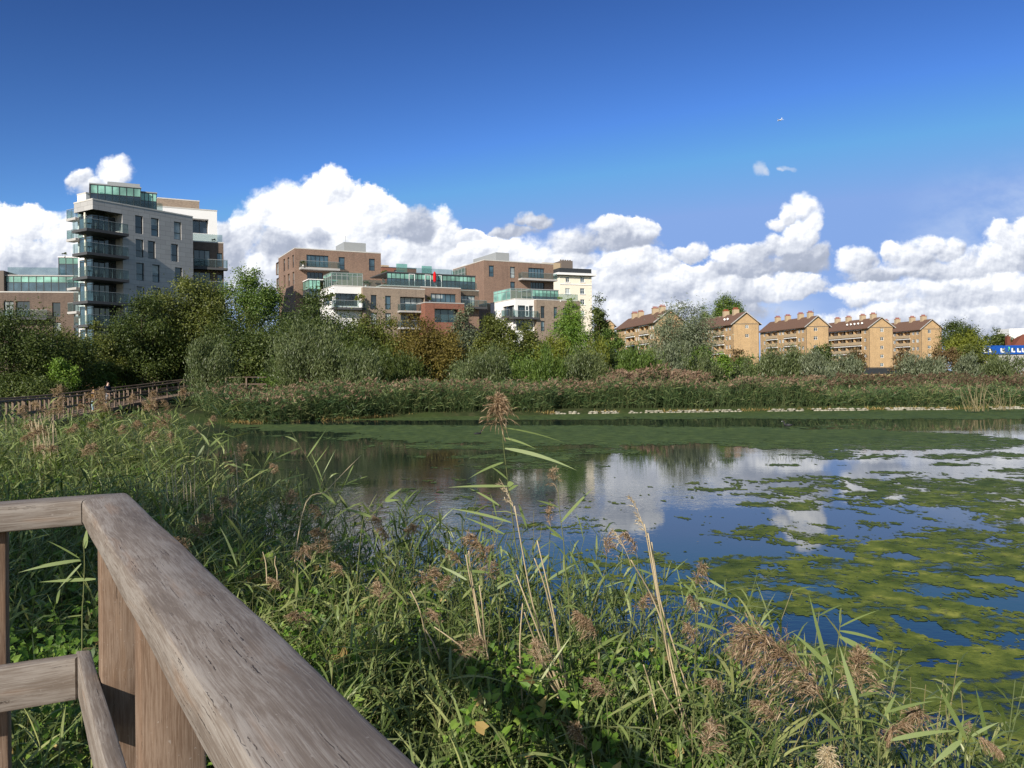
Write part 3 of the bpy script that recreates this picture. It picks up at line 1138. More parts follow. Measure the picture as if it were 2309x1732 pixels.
# --- red brick bay in front of the link block
o = P(*Z3(0, 752), 135)
F = Plane(xy(o), E1)
u1 = F.pick(Z3(457, 762))[0]
r = thing('red_brick_bay', 'low red brick bay with a wide dark balcony opening below the link block', 'apartment block', (o.x, o.y, 0))
block(r, 'wall', F.at(-.1, 0, 0), E1, u1 + .1, 4.5, 0, o.z, 'red_brick', [Plane(F.at(-.1, 0, 0), E1).rect(Z3, (105, 825, 388, 985, 3, 1.0))], rec=.25, cop='pale_slab')
a = F.rect(Z3, (110, 888, 385, 960))
gu = MB()
gu.box(F.O, F.e, a[0], a[1], -.06, -.04, a[2], a[3])
gu.build('glass_guard', M['guard'], r)

# --- second brown brick block (right of the pair)
o = P(*Z3(690, 248), 158)
F = Plane(xy(o), E1)
Lf = Plane(F.at(0, 15, 0), (-F.d[0], -F.d[1]))
Lb = F.pick(Z3(1515, 297))[0]
r = thing('brick_apartment_block', 'brown brick apartment block with a grey plant room, the one next to the cream tower', 'apartment block', (o.x, o.y, 0))
fr = [F.rect(Z3, q) for q in [(750, 310, 812, 443, 'low'), (1003, 325, 1062, 458, 'low'), (1218, 340, 1410, 458, 5), (1005, 503, 1063, 600, 'low'), (1245, 510, 1410, 610, 5)]]
block(r, 'wall', xy(o), E1, Lb, 15, 0, o.z, 'brown_brick', fr, (), rec=.25, cop='coping')
u0, z = F.off(1.6).pick(Z3(1143, 455))
u1 = Lb
balcony(r, F, u0, u1, z, 1.6, .35, mat='pale_slab')
q = P(*Z3(835, 152), 166)
pl = Plane(xy(q), E1)
pr = MB()
pr.box(pl.O, pl.e, 0, pl.pick(Z3(990, 158))[0], 0, 11, o.z + .17, q.z)
pr.build('plant_room', M['grey_metal'], r)
# glass room at the back end of the left side
a0 = Lf.pick(Z3(303, 400))[0]
a1 = Lf.pick(Z3(440, 380))[0]
q = Lf.off(.4)
curtain(r, 'glass_room', q, .3, 7.0, o.z - 4.2, o.z - .3, 4, .3, 'green_glass', 'green_glass', 0, .1, 'grey_metal')

# --- second white fronted block
o = P(*Z3(1062, 708), 146)
F = Plane(xy(o), E1)
Lf = Plane(F.at(0, 10, 0), (-F.d[0], -F.d[1]))
r = thing('white_fronted_block', 'right of two lower blocks with a white corner, tan brick bays and glass roof room', 'apartment block', (o.x, o.y, 0))
uw = F.pick(Z3(1285, 718))[0]
fr = [F.rect(Z3, (1095, 785, 1280, 922, 4)), F.rect(Z3, (1075, 960, 1280, 1080, 4))]
lf = [Lf.rect(Z3, (915, 790, 1050, 920, 3))]
block(r, 'white_wall', xy(o), E1, uw, 10, 0, o.z, 'white_render', fr, lf, rec=.4, cop='coping')
u0, z = F.off(1.4).pick(Z3(1035, 918))
u1, _ = F.off(1.4).pick(Z3(1342, 925))
balcony(r, F, u0, u1, z, 1.4, .35)
u0, z = Lf.off(1.2).pick(Z3(895, 918))
balcony(r, Lf, max(.3, u0), 10, z, 1.2, .35)
dq = F.rect(Z3, (1178, 785, 1222, 918))
dm = MB()
for (p, q2, a, b) in ((dq[0], dq[0] + .14, dq[2], dq[3]), (dq[1] - .14, dq[1], dq[2], dq[3]), (dq[0] + .14, dq[1] - .14, dq[3] - .15, dq[3]), (dq[0] + .14, dq[1] - .14, dq[2], dq[2] + .15), (dq[0] + .14, dq[1] - .14, dq[2] + 1., dq[2] + 1.15)):
    dm.box(F.O, F.e, p, q2, -.12, -.06, a, b)
dm.build('door', M['white_paint'], r)
ob = F.at(uw, -.9, 0)
Fb = Plane(ob, E1)
ub = Fb.pick(Z3(1835, 757))[0]
fr = [Fb.rect(Z3, q) for q in [(1365, 793, 1415, 935, 'low'), (1520, 803, 1566, 940, 'low'), (1630, 812, 1690, 950, 3), (1367, 968, 1417, 1090, 'low'), (1520, 975, 1570, 1100, 'low')]]
block(r, 'brick_wall', ob, E1, ub, 10, 0, o.z - .1, 'tan_brick', fr, (), rec=.25, cop='coping')
bx = MB()
q = Lf.at(0, -.02, 0)
block(r, 'brick_wall', P(*Z3(728, 765), 156).to_tuple()[:2], E1, 3.2, 4, 0, P(*Z3(728, 765), 156).z, 'tan_brick', rec=.2, cop='coping')
q = P(*Z3(1008, 577), 150)
pl = Plane(xy(q), E1)
uq = pl.pick(Z3(1262, 597))[0]
pl2 = Plane(pl.at(0, 7, 0), (-pl.d[0], -pl.d[1]))
curtain(r, 'glass_room', pl, 0, uq, o.z + .2, q.z, 4, .2, 'green_glass', 'green_glass', 0, .08, 'grey_metal')
curtain(r, 'glass_room', pl2, 0, 7, o.z + .2, q.z, 4, .25, 'spandrel', 'spandrel', 0, .08, 'grey_metal')
q = P(*Z3(1250, 596), 156)
pl = Plane(xy(q), E1)
uq = pl.pick(Z3(1572, 610))[0]
curtain(r, 'glazed_storey', pl, 0, uq, o.z + .1, q.z, 7, .5)
rm = MB()
rm.box(pl.O, pl.e, -.1, uq + .1, -.1, 5, q.z, q.z + .16)
rm.build('roof', M['grey_metal'], r)
gu = MB()
gu.box(Fb.O, Fb.e, 0, ub - .3, .3, .32, o.z + .06, o.z + 1.2)
gu.build('roof_guard', M['guard'], r)

# --- cream tower's neighbours keep plants on their terraces: see the planting below

# --- far orange building behind the link block
q = P(*Z2(1480, 545), 190)
r = thing('brick_block', 'far orange brick block with a flat roof glimpsed behind the link block', 'apartment block', (q.x, q.y, 0))
pl = Plane(xy(q), E1)
block(r, 'wall', xy(q), E1, 8.5, 8, 0, P(*Z2(1600, 540), 190).z, 'red_brick', [(3, 5.6, q.z - 2.2, q.z - .4, 2)], cop='dark_metal')
bx = MB()
bx.box(pl.O, pl.e, .0, 1.8, 0.3, 3, P(*Z2(1600, 540), 190).z + .17, P(*Z2(1500, 512), 190).z)
bx.build('chimney', M['stock_brick'], r)

# --- cream tower
o = P(*Z3(1592, 430), 213)
EC = (.925, .38)
F = Plane(xy(o), EC)
Lf = Plane(F.at(0, 11, 0), (-F.d[0], -F.d[1]))
Lb = F.pick(Z3(1968, 440))[0]
r = thing('cream_tower', 'tall cream rendered tower with white window surrounds and a dark roof', 'tower', (o.x, o.y, 0))
fr = [F.rect(Z3, q) for q in [(1662, 447, 1706, 508, 'white'), (1836, 447, 1884, 508, 'white'), (1657, 580, 1713, 648, 'white'), (1834, 580, 1886, 648, 'white'), (1836, 712, 1887, 775, 'white'),
                              (1659, 712, 1715, 775, 'white'), (1838, 845, 1889, 905, 'white')]]
block(r, 'wall', xy(o), EC, Lb, 11, 0, o.z, 'cream_render', fr, [(3.5, 5.2, o.z - 4.5, o.z - 2.5, 'white'), (3.5, 5.2, o.z - 8.5, o.z - 6.5, 'white')], rec=.18)
mb = MB()
mb.box(F.O, F.e, -1., Lb + 1., -1., 12, o.z + .17, o.z + .75)
mb.build('cornice', M['white_render'], r)
mb = MB()
mb.box(F.O, F.e, -.03, Lb + .03, -.12, 0 - .003, F.pick(Z3(1780, 540))[1], F.pick(Z3(1780, 530))[1])
mb.build('string_course', M['white_render'], r)
mb = MB()
mb.box(F.O, F.e, -.2, Lb - .1, -.2, 11, o.z + .75, o.z + 2.0)
mb.build('parapet', M['dark_metal'], r)
mb = MB()
a = F.pick(Z3(1535, 370))[0]
mb.box(F.O, F.e, -2.8, 2.4, 4.5, 10, o.z + 2.0, o.z + 3.9)
mb.build('roof_store', M['stock_brick'], r)
mb = MB()
mb.box(F.O, F.e, 2.5, 5.8, 4., 9, o.z + 2.0, o.z + 4.6)
for k in range(5):
    mb.tube([F.at(2.8 + k * .7, 5.2, o.z + 4.6), F.at(2.8 + k * .7, 5.2, o.z + 5.0)], .22, 6)
mb.build('chimney_stack', M['dark_brick'], r)
# quoins on the right edge and pale surrounds of the windows
mb = MB()
zq = 3.
while zq < o.z - 1:
    mb.box(F.O, F.e, Lb - .55, Lb + .05, -.05, .5, zq, zq + .45)
    zq += .9
mb.build('quoins', M['cream_render'], r)
for w in fr:
    mb = MB()
    mb.box(F.O, F.e, w[0] - .25, w[1] + .25, -.14, -.003, w[2] - .16, w[2])
    mb.build('sill', M['white_render'], r)

# --- grey panelled tower on the left
o = P(*Z1(745, 250), 100)
ET = (.548, .8365)
F = Plane(xy(o), ET)
r = thing('grey_tower', 'tall grey panelled apartment tower with wraparound balconies and a glass penthouse', 'apartment tower', (o.x, o.y, 0))
TW = F.pick(Z1(1550, 392))[0]
ur = F.pick(Z1(985, 420))[0]              # solid front starts here; the corner before it is recessed glazing
Fs = Plane(F.at(ur, 0, 0), ET)
wins = [(1088, 380, 1150, 524), (1216, 400, 1278, 545), (1400, 430, 1459, 572), (1092, 570, 1155, 714), (1189, 583, 1250, 726), (1376, 608, 1434, 748),
        (1097, 760, 1160, 902), (1226, 774, 1286, 916), (1408, 797, 1467, 925), (1100, 950, 1163, 1085), (1229, 960, 1290, 1090), (1105, 1140, 1168, 1280)]
fr = [Fs.rect(Z1, q, 'low') for q in wins]
block(r, 'wall', F.at(ur, 0, 0), ET, TW - ur, 6., 0, o.z - .001, 'cladding', fr, rec=.22, cop='coping')
# head panel over the recessed corner
zh = F.pick(Z1(860, 345))[1]
hb, uvs = MB(), []
block(r, 'head_wall', xy(o), ET, ur - .002, 4.2, zh, o.z, 'cladding', rec=.1, cop='coping')
# glazed recess storeys
slabs = [(510, 530), (700, 715), (893, 905), (1090, 1095), (1283, 1280)]
ztops = []
Fo = F.off(1.35)
for (ya, yb) in slabs:
    ztops.append(Fo.pick(Z1(850, (ya + yb) / 2 - 22))[1])
ztops.append(ztops[-1] - (ztops[-2] - ztops[-1]))
ztops.append(ztops[-1] - (ztops[-3] - ztops[-2]))
fc = Plane(F.at(.9, 1.6, 0), ET)
fl = Plane(fc.at(0, 3.0, 0), (-F.d[0], -F.d[1]))
tops = [zh] + ztops[:-1]
for zb, zt in zip(ztops, tops):
    curtain(r, 'corner_glazing', fc, 0, ur - .9, zb, zt - .3, 4, .12, 'pane_blue', 'pane', 0, .08)
    curtain(r, 'corner_glazing', fl, 0, 3.0, zb, zt - .3, 2, .12, 'pane_blue', 'pane_blue', 0, .08)
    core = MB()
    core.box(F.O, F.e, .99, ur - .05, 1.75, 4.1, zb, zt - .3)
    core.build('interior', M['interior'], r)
    mb = MB()
    mb.box(F.O, F.e, -1.55, ur - .003, -1.35, 1.9, zb - .34, zb)
    b = mb.build('balcony', M['slab'], r)
    gm = MB()
    gm.box(F.O, F.e, -1.50, ur - .05, -1.30, -1.28, zb + .05, zb + 1.15)
    gm.box(F.O, F.e, -1.50, -1.48, -1.28, 1.85, zb + .05, zb + 1.15)
    gm.build('glass_guard', M['guard'], b)
    rm = MB()
    rm.box(F.O, F.e, -1.53, ur - .04, -1.33, -1.25, zb + 1.15, zb + 1.2)
    for k in range(6):
        uu = -1.45 + (ur + 1.35) * k / 5
        rm.box(F.O, F.e, uu, uu + .05, -1.26, -1.22, zb, zb + 1.15)
    for k in range(3):
        rm.box(F.O, F.e, -1.46, -1.42, -1. + k * 1.3, -.95 + k * 1.3, zb, zb + 1.15)
    rm.build('handrail', M['grey_metal'], b)
    pp = MB()
    pp.tube([F.at(-.2, 1.4, zb), F.at(-.2, 1.4, zt - .3)], .12, 8)
    pp.build('column', M['cream_render'], r)
    # balcony table and chair
# garden tables on the corner balconies
for kz, (zb, lab) in enumerate(((ztops[0], 'dark garden table and chair on the top corner balcony of the grey tower'), (ztops[1], 'dark garden table and chair on the second corner balcony of the grey tower'), (ztops[2], 'dark garden table and chair on the third corner balcony of the grey tower'))):
    c_ = F.at(-.9, -.5, zb)
    tb = thing('garden_table', lab, 'garden table', c_, 'garden furniture on the tower balconies')
    mb = MB()
    mb.box(xy(c_), ET, -.35, .35, -.35, .35, zb + .70, zb + .74)
    mb.build('table_top', M['dark_metal'], tb)
    for sx in (-.3, .26):
        for sy in (-.3, .26):
            mb = MB()
            mb.box(xy(c_), ET, sx, sx + .04, sy, sy + .04, zb, zb + .698)
            mb.build('leg', M['dark_metal'], tb)
    mb = MB()
    mb.box(xy(c_), ET, .55, 1.0, -.25, .2, zb + .4, zb + .46)
    mb.box(xy(c_), ET, .96, 1.0, -.25, .2, zb + .46, zb + .9)
    for sx in (.56, .94):
        for sy in (-.24, .15):
            mb.box(xy(c_), ET, sx, sx + .04, sy, sy + .04, zb, zb + .4)
    mb.build('chair', M['dark_metal'], tb)
# pale fin wall behind the corner, with side balconies
q = P(*Z1(640, 300), 107)
fz = P(*Z1(675, 190), 106)
fp = Plane(xy(P(*Z1(692, 300), 104)), (.548, .8365))
wl = 2.0
lw = Plane(fp.at(0, wl, 0), (-fp.d[0], -fp.d[1]))
block(r, 'fin_wall', fp.O, ET, .5, wl, 0, P(*Z1(685, 200), 104).z, 'white_render', left=[(wl - 1.3, wl - .6, P(*Z1(660, 365), 106).z - .6, P(*Z1(660, 322), 106).z, 1)], cop='coping')
for (ya, yb) in ((445, 486), (605, 637), (985, 1010), (1170, 1195)):
    z = P(*Z1(600, ya), 108).z
    pb = Plane(fp.at(0, wl + .3, 0), (-fp.d[0], -fp.d[1]))
    balcony(r, pb, -.6, 1.6, z, 1.0, .3, mat='pale_slab')
# right: white upper volume and brick wing facing the lake
q = P(*Z1(1745, 345), 121)
pw = Plane(xy(q), E1)
um = pw.pick(Z1(1135, 300))[0]
O4 = pw.at(um, 0, 0)
P4 = Plane(O4, E1)
block(r, 'upper_wall', O4, E1, -um, 6, 8, q.z, 'white_render', [P4.rect(Z1, (1545, 405, 1678, 522, 2, 1.2))], cop='coping')
q = P(*Z1(1797, 603), 116)
pw2 = Plane(xy(q), E1)
O5 = pw2.at(-7.0, 0, 0)
P5 = Plane(O5, E1)
block(r, 'brick_wall', O5, E1, 7.0, 8, 0, q.z, 'dark_brick', [P5.rect(Z1, (1560, 655, 1690, 782, 3)), P5.rect(Z1, (1745, 680, 1788, 790, 1)), P5.rect(Z1, (1562, 835, 1695, 960, 3)), P5.rect(Z1, (1747, 852, 1790, 960, 1))], cop='coping')
for y in (800, 975):
    u0 = P5.off(1.3).pick(Z1(1540, y))[0]
    u1, z = P5.off(1.3).pick(Z1(1810, y))
    balcony(r, P5, 1.0, 7.4, z, 1.2, .3)
gu = MB()
gu.box(P5.O, P5.e, .2, 6.9, .2, .22, q.z + .17, q.z + 1.2)
gu.build('roof_guard', M['guard'], r)
# penthouse
q = P(*Z1(725, 125), 103.5)
pl = Plane(xy(q), E1)
uq = pl.pick(Z1(1130, 158))[0]
zb = o.z + .2
curtain(r, 'penthouse_glazing', pl, 0, uq, zb, q.z, 7, .46, 'spandrel', 'pane')
pl2 = Plane(pl.at(0, 6, 0), (-pl.d[0], -pl.d[1]))
curtain(r, 'penthouse_glazing', pl2, 0, 6, zb, q.z, 5, .46, 'pane_blue', 'pane_blue')
mb = MB()
mb.box(pl.O, pl.e, -.1, uq + .1, -.1, 6, q.z, q.z + .15)
mb.box(pl.O, pl.e, 2.0, uq, 1., 5, q.z + .15, q.z + .75)
mb.box(pl.O, pl.e, .3, uq, 2.5, 5.8, zb, q.z - .01)
mb.build('penthouse_roof', M['grey_metal'], r)
q2 = P(*Z1(1130, 192), 107)
pl3 = Plane(xy(q2), E1)
u3 = pl3.pick(Z1(1258, 200))[0]
curtain(r, 'penthouse_glazing', pl3, 0, u3, zb, q2.z, 4, .5)
mb = MB()
mb.box(pl3.O, pl3.e, -.1, u3 + .1, -.1, 5, q2.z, q2.z + .15)
mb.box(pl3.O, pl3.e, .05, u3 - .05, .3, 4.8, zb, q2.z - .01)
mb.build('penthouse_roof', M['grey_metal'], r)
q3 = P(*Z1(1268, 240), 122)
pl3 = Plane(xy(q3), E1)
block(r, 'stair_head', xy(q3), E1, pl3.pick(Z1(1603, 263))[0], 6, 10, q3.z, 'tan_brick', cop='coping')
gu = MB()
gu.box(F.O, F.e, 1.2, TW * .7, .5, .52, o.z + .2, o.z + 1.2)
gu.build('roof_guard', M['guard'], r)

# --- low block left of the tower with a long glazed storey
q = P(*Z1(35, 997), 118)
EL = (.985, .17)
pl = Plane(xy(q), EL)
r = thing('low_brick_block', 'low brown brick block with a glazed upper storey, left of the grey tower', 'apartment block', (q.x, q.y, 0))
Lb = pl.pick(Z1(640, 1005))[0]
O6 = pl.at(-4., 0, 0)
P6 = Plane(O6, EL)
block(r, 'wall', O6, EL, Lb + 4., 10, 0, q.z, 'dark_brick', [P6.rect(Z1, q_) for q_ in [(420, 1078, 486, 1193, 'low'), (424, 1238, 489, 1355, 'low'), (595, 1080, 630, 1195, 'low'), (597, 1240, 632, 1355, 'low'), (130, 1068, 240, 1195, 2), (30, 1068, 110, 1195, 2)]], cop='coping')  # brown brick in shade: the shade is put into a darker wall colour
ps = pl.off(-.6)
zt = ps.pick(Z1(300, 866))[1]
curtain(r, 'glazed_storey', ps, 0, Lb, q.z + .17, zt, 10, .42)
mb = MB()
mb.box(ps.O, ps.e, -.1, Lb + .2, -.12, 8, zt, zt + .16)
mb.box(ps.O, ps.e, .1, Lb - .1, 1.2, 7, q.z + .17, zt - .01)
mb.build('roof', M['pale_slab'], r)
bx = MB()
bx.box(ps.O, ps.e, -4.5, -.06, -.6, 8, q.z + .17, ps.pick(Z1(10, 825))[1])
bx.build('end_wall', M['dark_brick'], r)
gu = MB()
gu.box(ps.O, ps.e, .1, Lb * .72, .3, .32, zt + .16, zt + 1.3)
gu.build('roof_guard', M['guard'], r)
qq = P(*Z1(472, 716), 121)
p7 = Plane(xy(qq), EL)
curtain(r, 'glass_room', p7, 0, p7.pick(Z1(700, 720))[0], zt + .17, qq.z, 4, .36, 'spandrel', 'pane_blue')
p8 = Plane(p7.at(0, 4, 0), (-p7.d[0], -p7.d[1]))
curtain(r, 'glass_room', p8, 0, 4, zt + .17, qq.z, 3, .36, 'spandrel', 'pane_blue')
mb = MB()
mb.box(p7.O, p7.e, -.1, 8, -.1, 4, qq.z, qq.z + .16)
mb.build('roof', M['white_render'], r)
u0 = P6.pick(Z1(150, 1200))[0]
balcony(r, P6, u0 - 2.5, u0 + 4.2, P6.off(1.2).pick(Z1(200, 1200))[1], 1.2, .3)

# --- row of yellow brick flats with tiled gable roofs


def gable_block(label, le, ridge, re_, D, Lg, far_z=None, wins=(), chims=(3.5, 9.5), chim2=(18, 25), k=0, hid=False):
    """le / ridge / re_: eave, ridge, eave of the end gable on the photo"""
    a = P(*le, D)
    EG = (.985, .17)
    F = Plane(xy(a), EG)
    wd = F.pick(re_)[0]
    zr = F.pick(ridge)[1]
    zf = a.z
    r = thing('brick_flats', label, 'block of flats', (a.x, a.y, 0), 'yellow brick flats in a row')
    Lf = Plane(F.at(0, Lg, 0), (-F.d[0], -F.d[1]))
    fr = [F.rect(w[0], w[1:]) + ('white',) for w in wins]
    lf = []
    for s in range(6):
        z1 = zf - .55 - s * 2.72
        z0 = z1 - 1.35
        bays = ((1.2, 1.3, 'white'), (3.5, 1.3, 'white'), (6.0, 3.4, 'loggia'), (9.9, 3.4, 'loggia'), (14.0, 1.3, 'white'), (16.2, 1.3, 'white'), (18.6, 3.4, 'loggia'), (22.6, 3.4, 'loggia'), (27.2, 1.3, 'white'))
        if k == 5:
            bays = ((1.4, 1.3, 'white'), (4.2, 4.2, 'loggia'), (8.9, 4.2, 'loggia'), (13.6, 4.2, 'loggia'), (18.3, 4.2, 'loggia'), (23., 4.2, 'loggia'))
        for (b0, wdt, kd) in bays:
            if b0 + wdt + .3 < Lg:
                u1 = Lg - b0
                if kd == 'loggia':
                    lf.append((u1 - wdt, u1, z0 - .15, z1, kd, 1.1))
                else:
                    lf.append((u1 - wdt, u1, z0 + .1, z1 - .1, kd))
    block(r, 'wall', xy(a), EG, wd, Lg, 0, zf, 'stock_brick', fr, lf, rec=.14)
    # each balcony: white slab edge above, brick front below
    for o in lf:
        if o[4] == 'loggia':
            mb = MB()
            mb.box(Lf.O, Lf.e, o[0] - .2, o[1] + .2, -.3, -.12, o[2] - .7, o[2] + .28)
            bf = mb.build('balcony_front', M['stock_brick'], r)
            mb = MB()
            mb.box(Lf.O, Lf.e, o[0] - .3, o[1] + .3, -.36, -.003, o[3], o[3] + .26)
            mb.build('slab_edge', M['white_paint'], bf)
    # gable triangles
    gm = MB()
    uvs = []
    for w in (0, Lg):
        gm = MB()
        gm.tri(F.at(0, w, zf + .162), F.at(wd, w, zf + .162), F.at(wd / 2, w, zr))
        mk('gable', gm.v, np.array(gm.t), M['stock_brick'], r, uv=np.array([(0, zf), (wd, zf), (wd / 2, zr)]))
    # roof
    ov, sl = .75, (zr - zf) / (wd / 2)
    rm = MB()
    for sgn in (0, 1):
        e0 = (-ov if sgn == 0 else wd + ov)
        ze = zf - ov * sl * .7 + .35
        zt = zr + .32
        A = [F.at(e0, -.5, ze), F.at(wd / 2, -.5, zt), F.at(wd / 2, Lg + .3, zt), F.at(e0, Lg + .3, ze)]
        Bq = [(x, y, z - .22) for x, y, z in A]
        rm.hexa(Bq + A if sgn == 1 else [Bq[0], Bq[3], Bq[2], Bq[1], A[0], A[3], A[2], A[1]])
    rf = rm.build('roof', M['roof_tile'], r)
    vb = MB()
    for sgn in (0, 1):
        e0 = (-ov if sgn == 0 else wd + ov)
        ze = zf - ov * sl * .7 + .35
        vb.bar(F.at(e0, -.56, ze - .08), F.at(wd / 2, -.56, zr + .24), .08, .26)
    vb.build('verge_board', M['pale_slab'], rf)
    for c in list(chims) + list(chim2):
        cm = MB()
        cm.box(F.O, F.e, wd / 2 - .85, wd / 2 + .85, c, c + 1.3, zr - .8, zr + 1.55)
        ch = cm.build('chimney', M['stock_brick'], r)
        pm = MB()
        pm.box(F.O, F.e, wd / 2 - .92, wd / 2 + .92, c - .06, c + 1.36, zr + 1.55, zr + 1.7)
        for k2 in range(4):
            pm.tube([F.at(wd / 2 - .6 + k2 * .4, c + .65, zr + 1.7), F.at(wd / 2 - .6 + k2 * .4, c + .65, zr + 2.2)], [.15, .12], 6)
        pm.build('chimney_pots', M['chimney_pot'], ch)
    dp = MB()
    for uq_ in (.12, wd - .12):
        dp.tube([F.at(uq_, -.09, .3), F.at(uq_, -.09, zf - .3)], .06, 6)
    dp.tube([F.at(wd / 2, 2.2, zr), F.at(wd / 2, 2.2, zr + 2.6)], .03, 5)
    dp.build('drainpipes', M['dark_metal'], r)
    if k:
        dm = MB()
        for c in range(k):
            p = F.at(.8, 5 + c * 2.2, 0)
            t0 = Vector((p[0], p[1], zf + .95 + .8 * sl * .7))
            dm.tube([t0, t0 + Vector((0, 0, .5))], .03, 5)
            dm.tube([t0 + Vector((.0, -.05, .5)), t0 + Vector((-.05, -.2, .52))], [.34, .30], 8)
        dm.build('satellite_dishes', M['white_paint'], rf)
    return F


gable_block('leftmost long yellow brick flats, gable hidden behind the big silver willow', Z4(725, 455), Z4(890, 318), Z4(1060, 455), 230, 37, chims=(5, 11), chim2=(24, 30), wins=[])
gable_block('yellow brick flats just right of the big silver willow', Z4(1640, 480), Z4(1785, 345), Z4(1955, 470), 244, 31, wins=[(Z4, 1793, 490, 1832, 528), (Z4, 1793, 598, 1836, 635)], chims=(6, 13), chim2=(), k=2)
gable_block('yellow brick flats in the middle of the row with a bare gable facing the lake', Z5(425, 352), Z5(518, 268), Z5(612, 348), 261, 31, wins=[(Z5, 490, 358, 520, 387), (Z5, 490, 430, 520, 459), (Z5, 490, 503, 520, 530)])
gable_block('yellow brick flats with satellite dishes on the roof, second from the right end', Z5(940, 360), Z5(1032, 280), Z5(1138, 362), 273, 31, wins=[(Z5, 1035, 365, 1062, 394), (Z5, 1035, 436, 1062, 464), (Z5, 1035, 507, 1062, 534), (Z5, 1035, 580, 1062, 606), (Z5, 1035, 650, 1062, 676)], k=5)
gable_block('yellow brick flats at the right end of the row beside the trees', Z5(1368, 372), Z5(1450, 296), Z5(1538, 368), 285, 31, wins=[(Z5, 1424, 375, 1450, 404), (Z5, 1424, 440, 1450, 466), (Z5, 1424, 506, 1450, 530), (Z5, 1424, 572, 1450, 596)])
gable_block('small yellow brick gable glimpsed behind the dark evergreen left of the row', Z4(120, 500), Z4(180, 435), Z4(240, 500), 300, 12, chims=(), chim2=())

# --- blue clad building, white block and red roofed house at the right edge
q = P(*Z5(1850, 512), 205)
r = thing('blue_clad_building', 'long blue clad building with small white-framed windows at the right edge', 'building', (q.x, q.y, 0))
pl = Plane(xy(q), (1, .05))
wn = [pl.rect(Z5, w) + (1, .1) for w in [(1892, 528, 1916, 555), (1937, 532, 1952, 550), (2030, 528, 2054, 552), (2120, 526, 2138, 550), (2166, 528, 2186, 550), (2205, 528, 2222, 550)]]
zb = pl.pick(Z5(2000, 578))[1]
block(r, 'wall', xy(q), (1, .05), 22, 10, zb, q.z, 'blue_cladding', wn, rec=.1, cop='blue_cladding')
for w in wn:
    mb = MB()
    mb.box(pl.O, pl.e, w[0] - .35, w[0] - .003, -.06, -.003, w[2] - .3, w[3])
    mb.box(pl.O, pl.e, w[0] - .003, w[1], -.06, -.003, w[2] - .35, w[2] - .003)
    mb.build('window_surround', M['white_paint'], r)
gw = pl.rect(Z5, (2083, 516, 2096, 550))
mb = MB()
mb.box(pl.O, pl.e, gw[0], gw[1], -.05, -.003, gw[2], gw[3])
mb.build('green_panel', plain('mint', (.10, .55, .33), .5, .2), r)
block(r, 'base_wall', pl.at(0, .3, 0), (1, .05), 22, 9, 0, zb - .17, 'pale_slab', rec=.1)
q = P(2292, 741, 330)
r = thing('white_block', 'distant white rendered block behind the red roofed house', 'building', (q.x, q.y, 0))
block(r, 'wall', xy(P(2272, 757, 330)), (1, 0), 14, 10, 0, P(2290, 758, 330).z, 'white_render', [(3, 4.2, 8, 9.6, 'white')], cop='coping')
bx = MB()
pw = Plane(xy(P(2276, 757, 330)), (1, 0))
bx.box(pw.O, pw.e, 0, 7, 0, 8, P(2290, 758, 330).z + .17, q.z)
bx.build('upper_wall', M['white_render'], r)
q = P(2283, 784, 250)
r = thing('red_roofed_house', 'house with a red tiled roof and brick chimney, right edge above the blue building', 'house', (q.x, q.y, 0))
pl = Plane(xy(q), (1, 0))
block(r, 'wall', xy(q), (1, 0), 16, 9, 0, q.z - .5, 'red_brick', [(2, 3.2, q.z - 3, q.z - 1.4, 'white')], rec=.12)
zt = P(2330, 752, 250).z
mb = MB()
mb.add([pl.at(-.6, -.6, q.z - .4), pl.at(16.6, -.6, q.z - .4), pl.at(16.6, 9.6, q.z - .4), pl.at(-.6, 9.6, q.z - .4), pl.at(6, 4.5, zt), pl.at(11, 4.5, zt)],
       [(0, 1, 5, 4), (2, 3, 4, 5), (3, 0, 4), (1, 2, 5), (3, 2, 1, 0)])
rf = mb.build('roof', M['red_tile'], r)
mb = MB()
cu = pl.pick((2284, 760))[0]
mb.box(pl.O, pl.e, cu - .5, cu + .5, 2, 3.2, q.z - .5, pl.pick((2284, 758))[1])
mb.tube([pl.at(cu, 2.6, pl.pick((2284, 758))[1]), pl.at(cu, 2.6, pl.pick((2284, 755))[1])], .2, 6)
mb.build('chimney', M['red_tile'], rf)

# --- rust red garden wall with a dark doorway among the trees on the left
q = P(156, 800, 74)
r = thing('red_brick_wall', 'rust red brick wall beside a dark opening, glimpsed between the left trees', 'wall', (q.x, q.y, 0))
pl = Plane(xy(q), (1, .1))
block(r, 'wall', xy(q), (1, .1), 2.6, .4, .2, P(170, 798, 74).z, 'red_brick', rec=.1)

# ------------------------------------------------------------------ weathered timber railing of the viewing platform


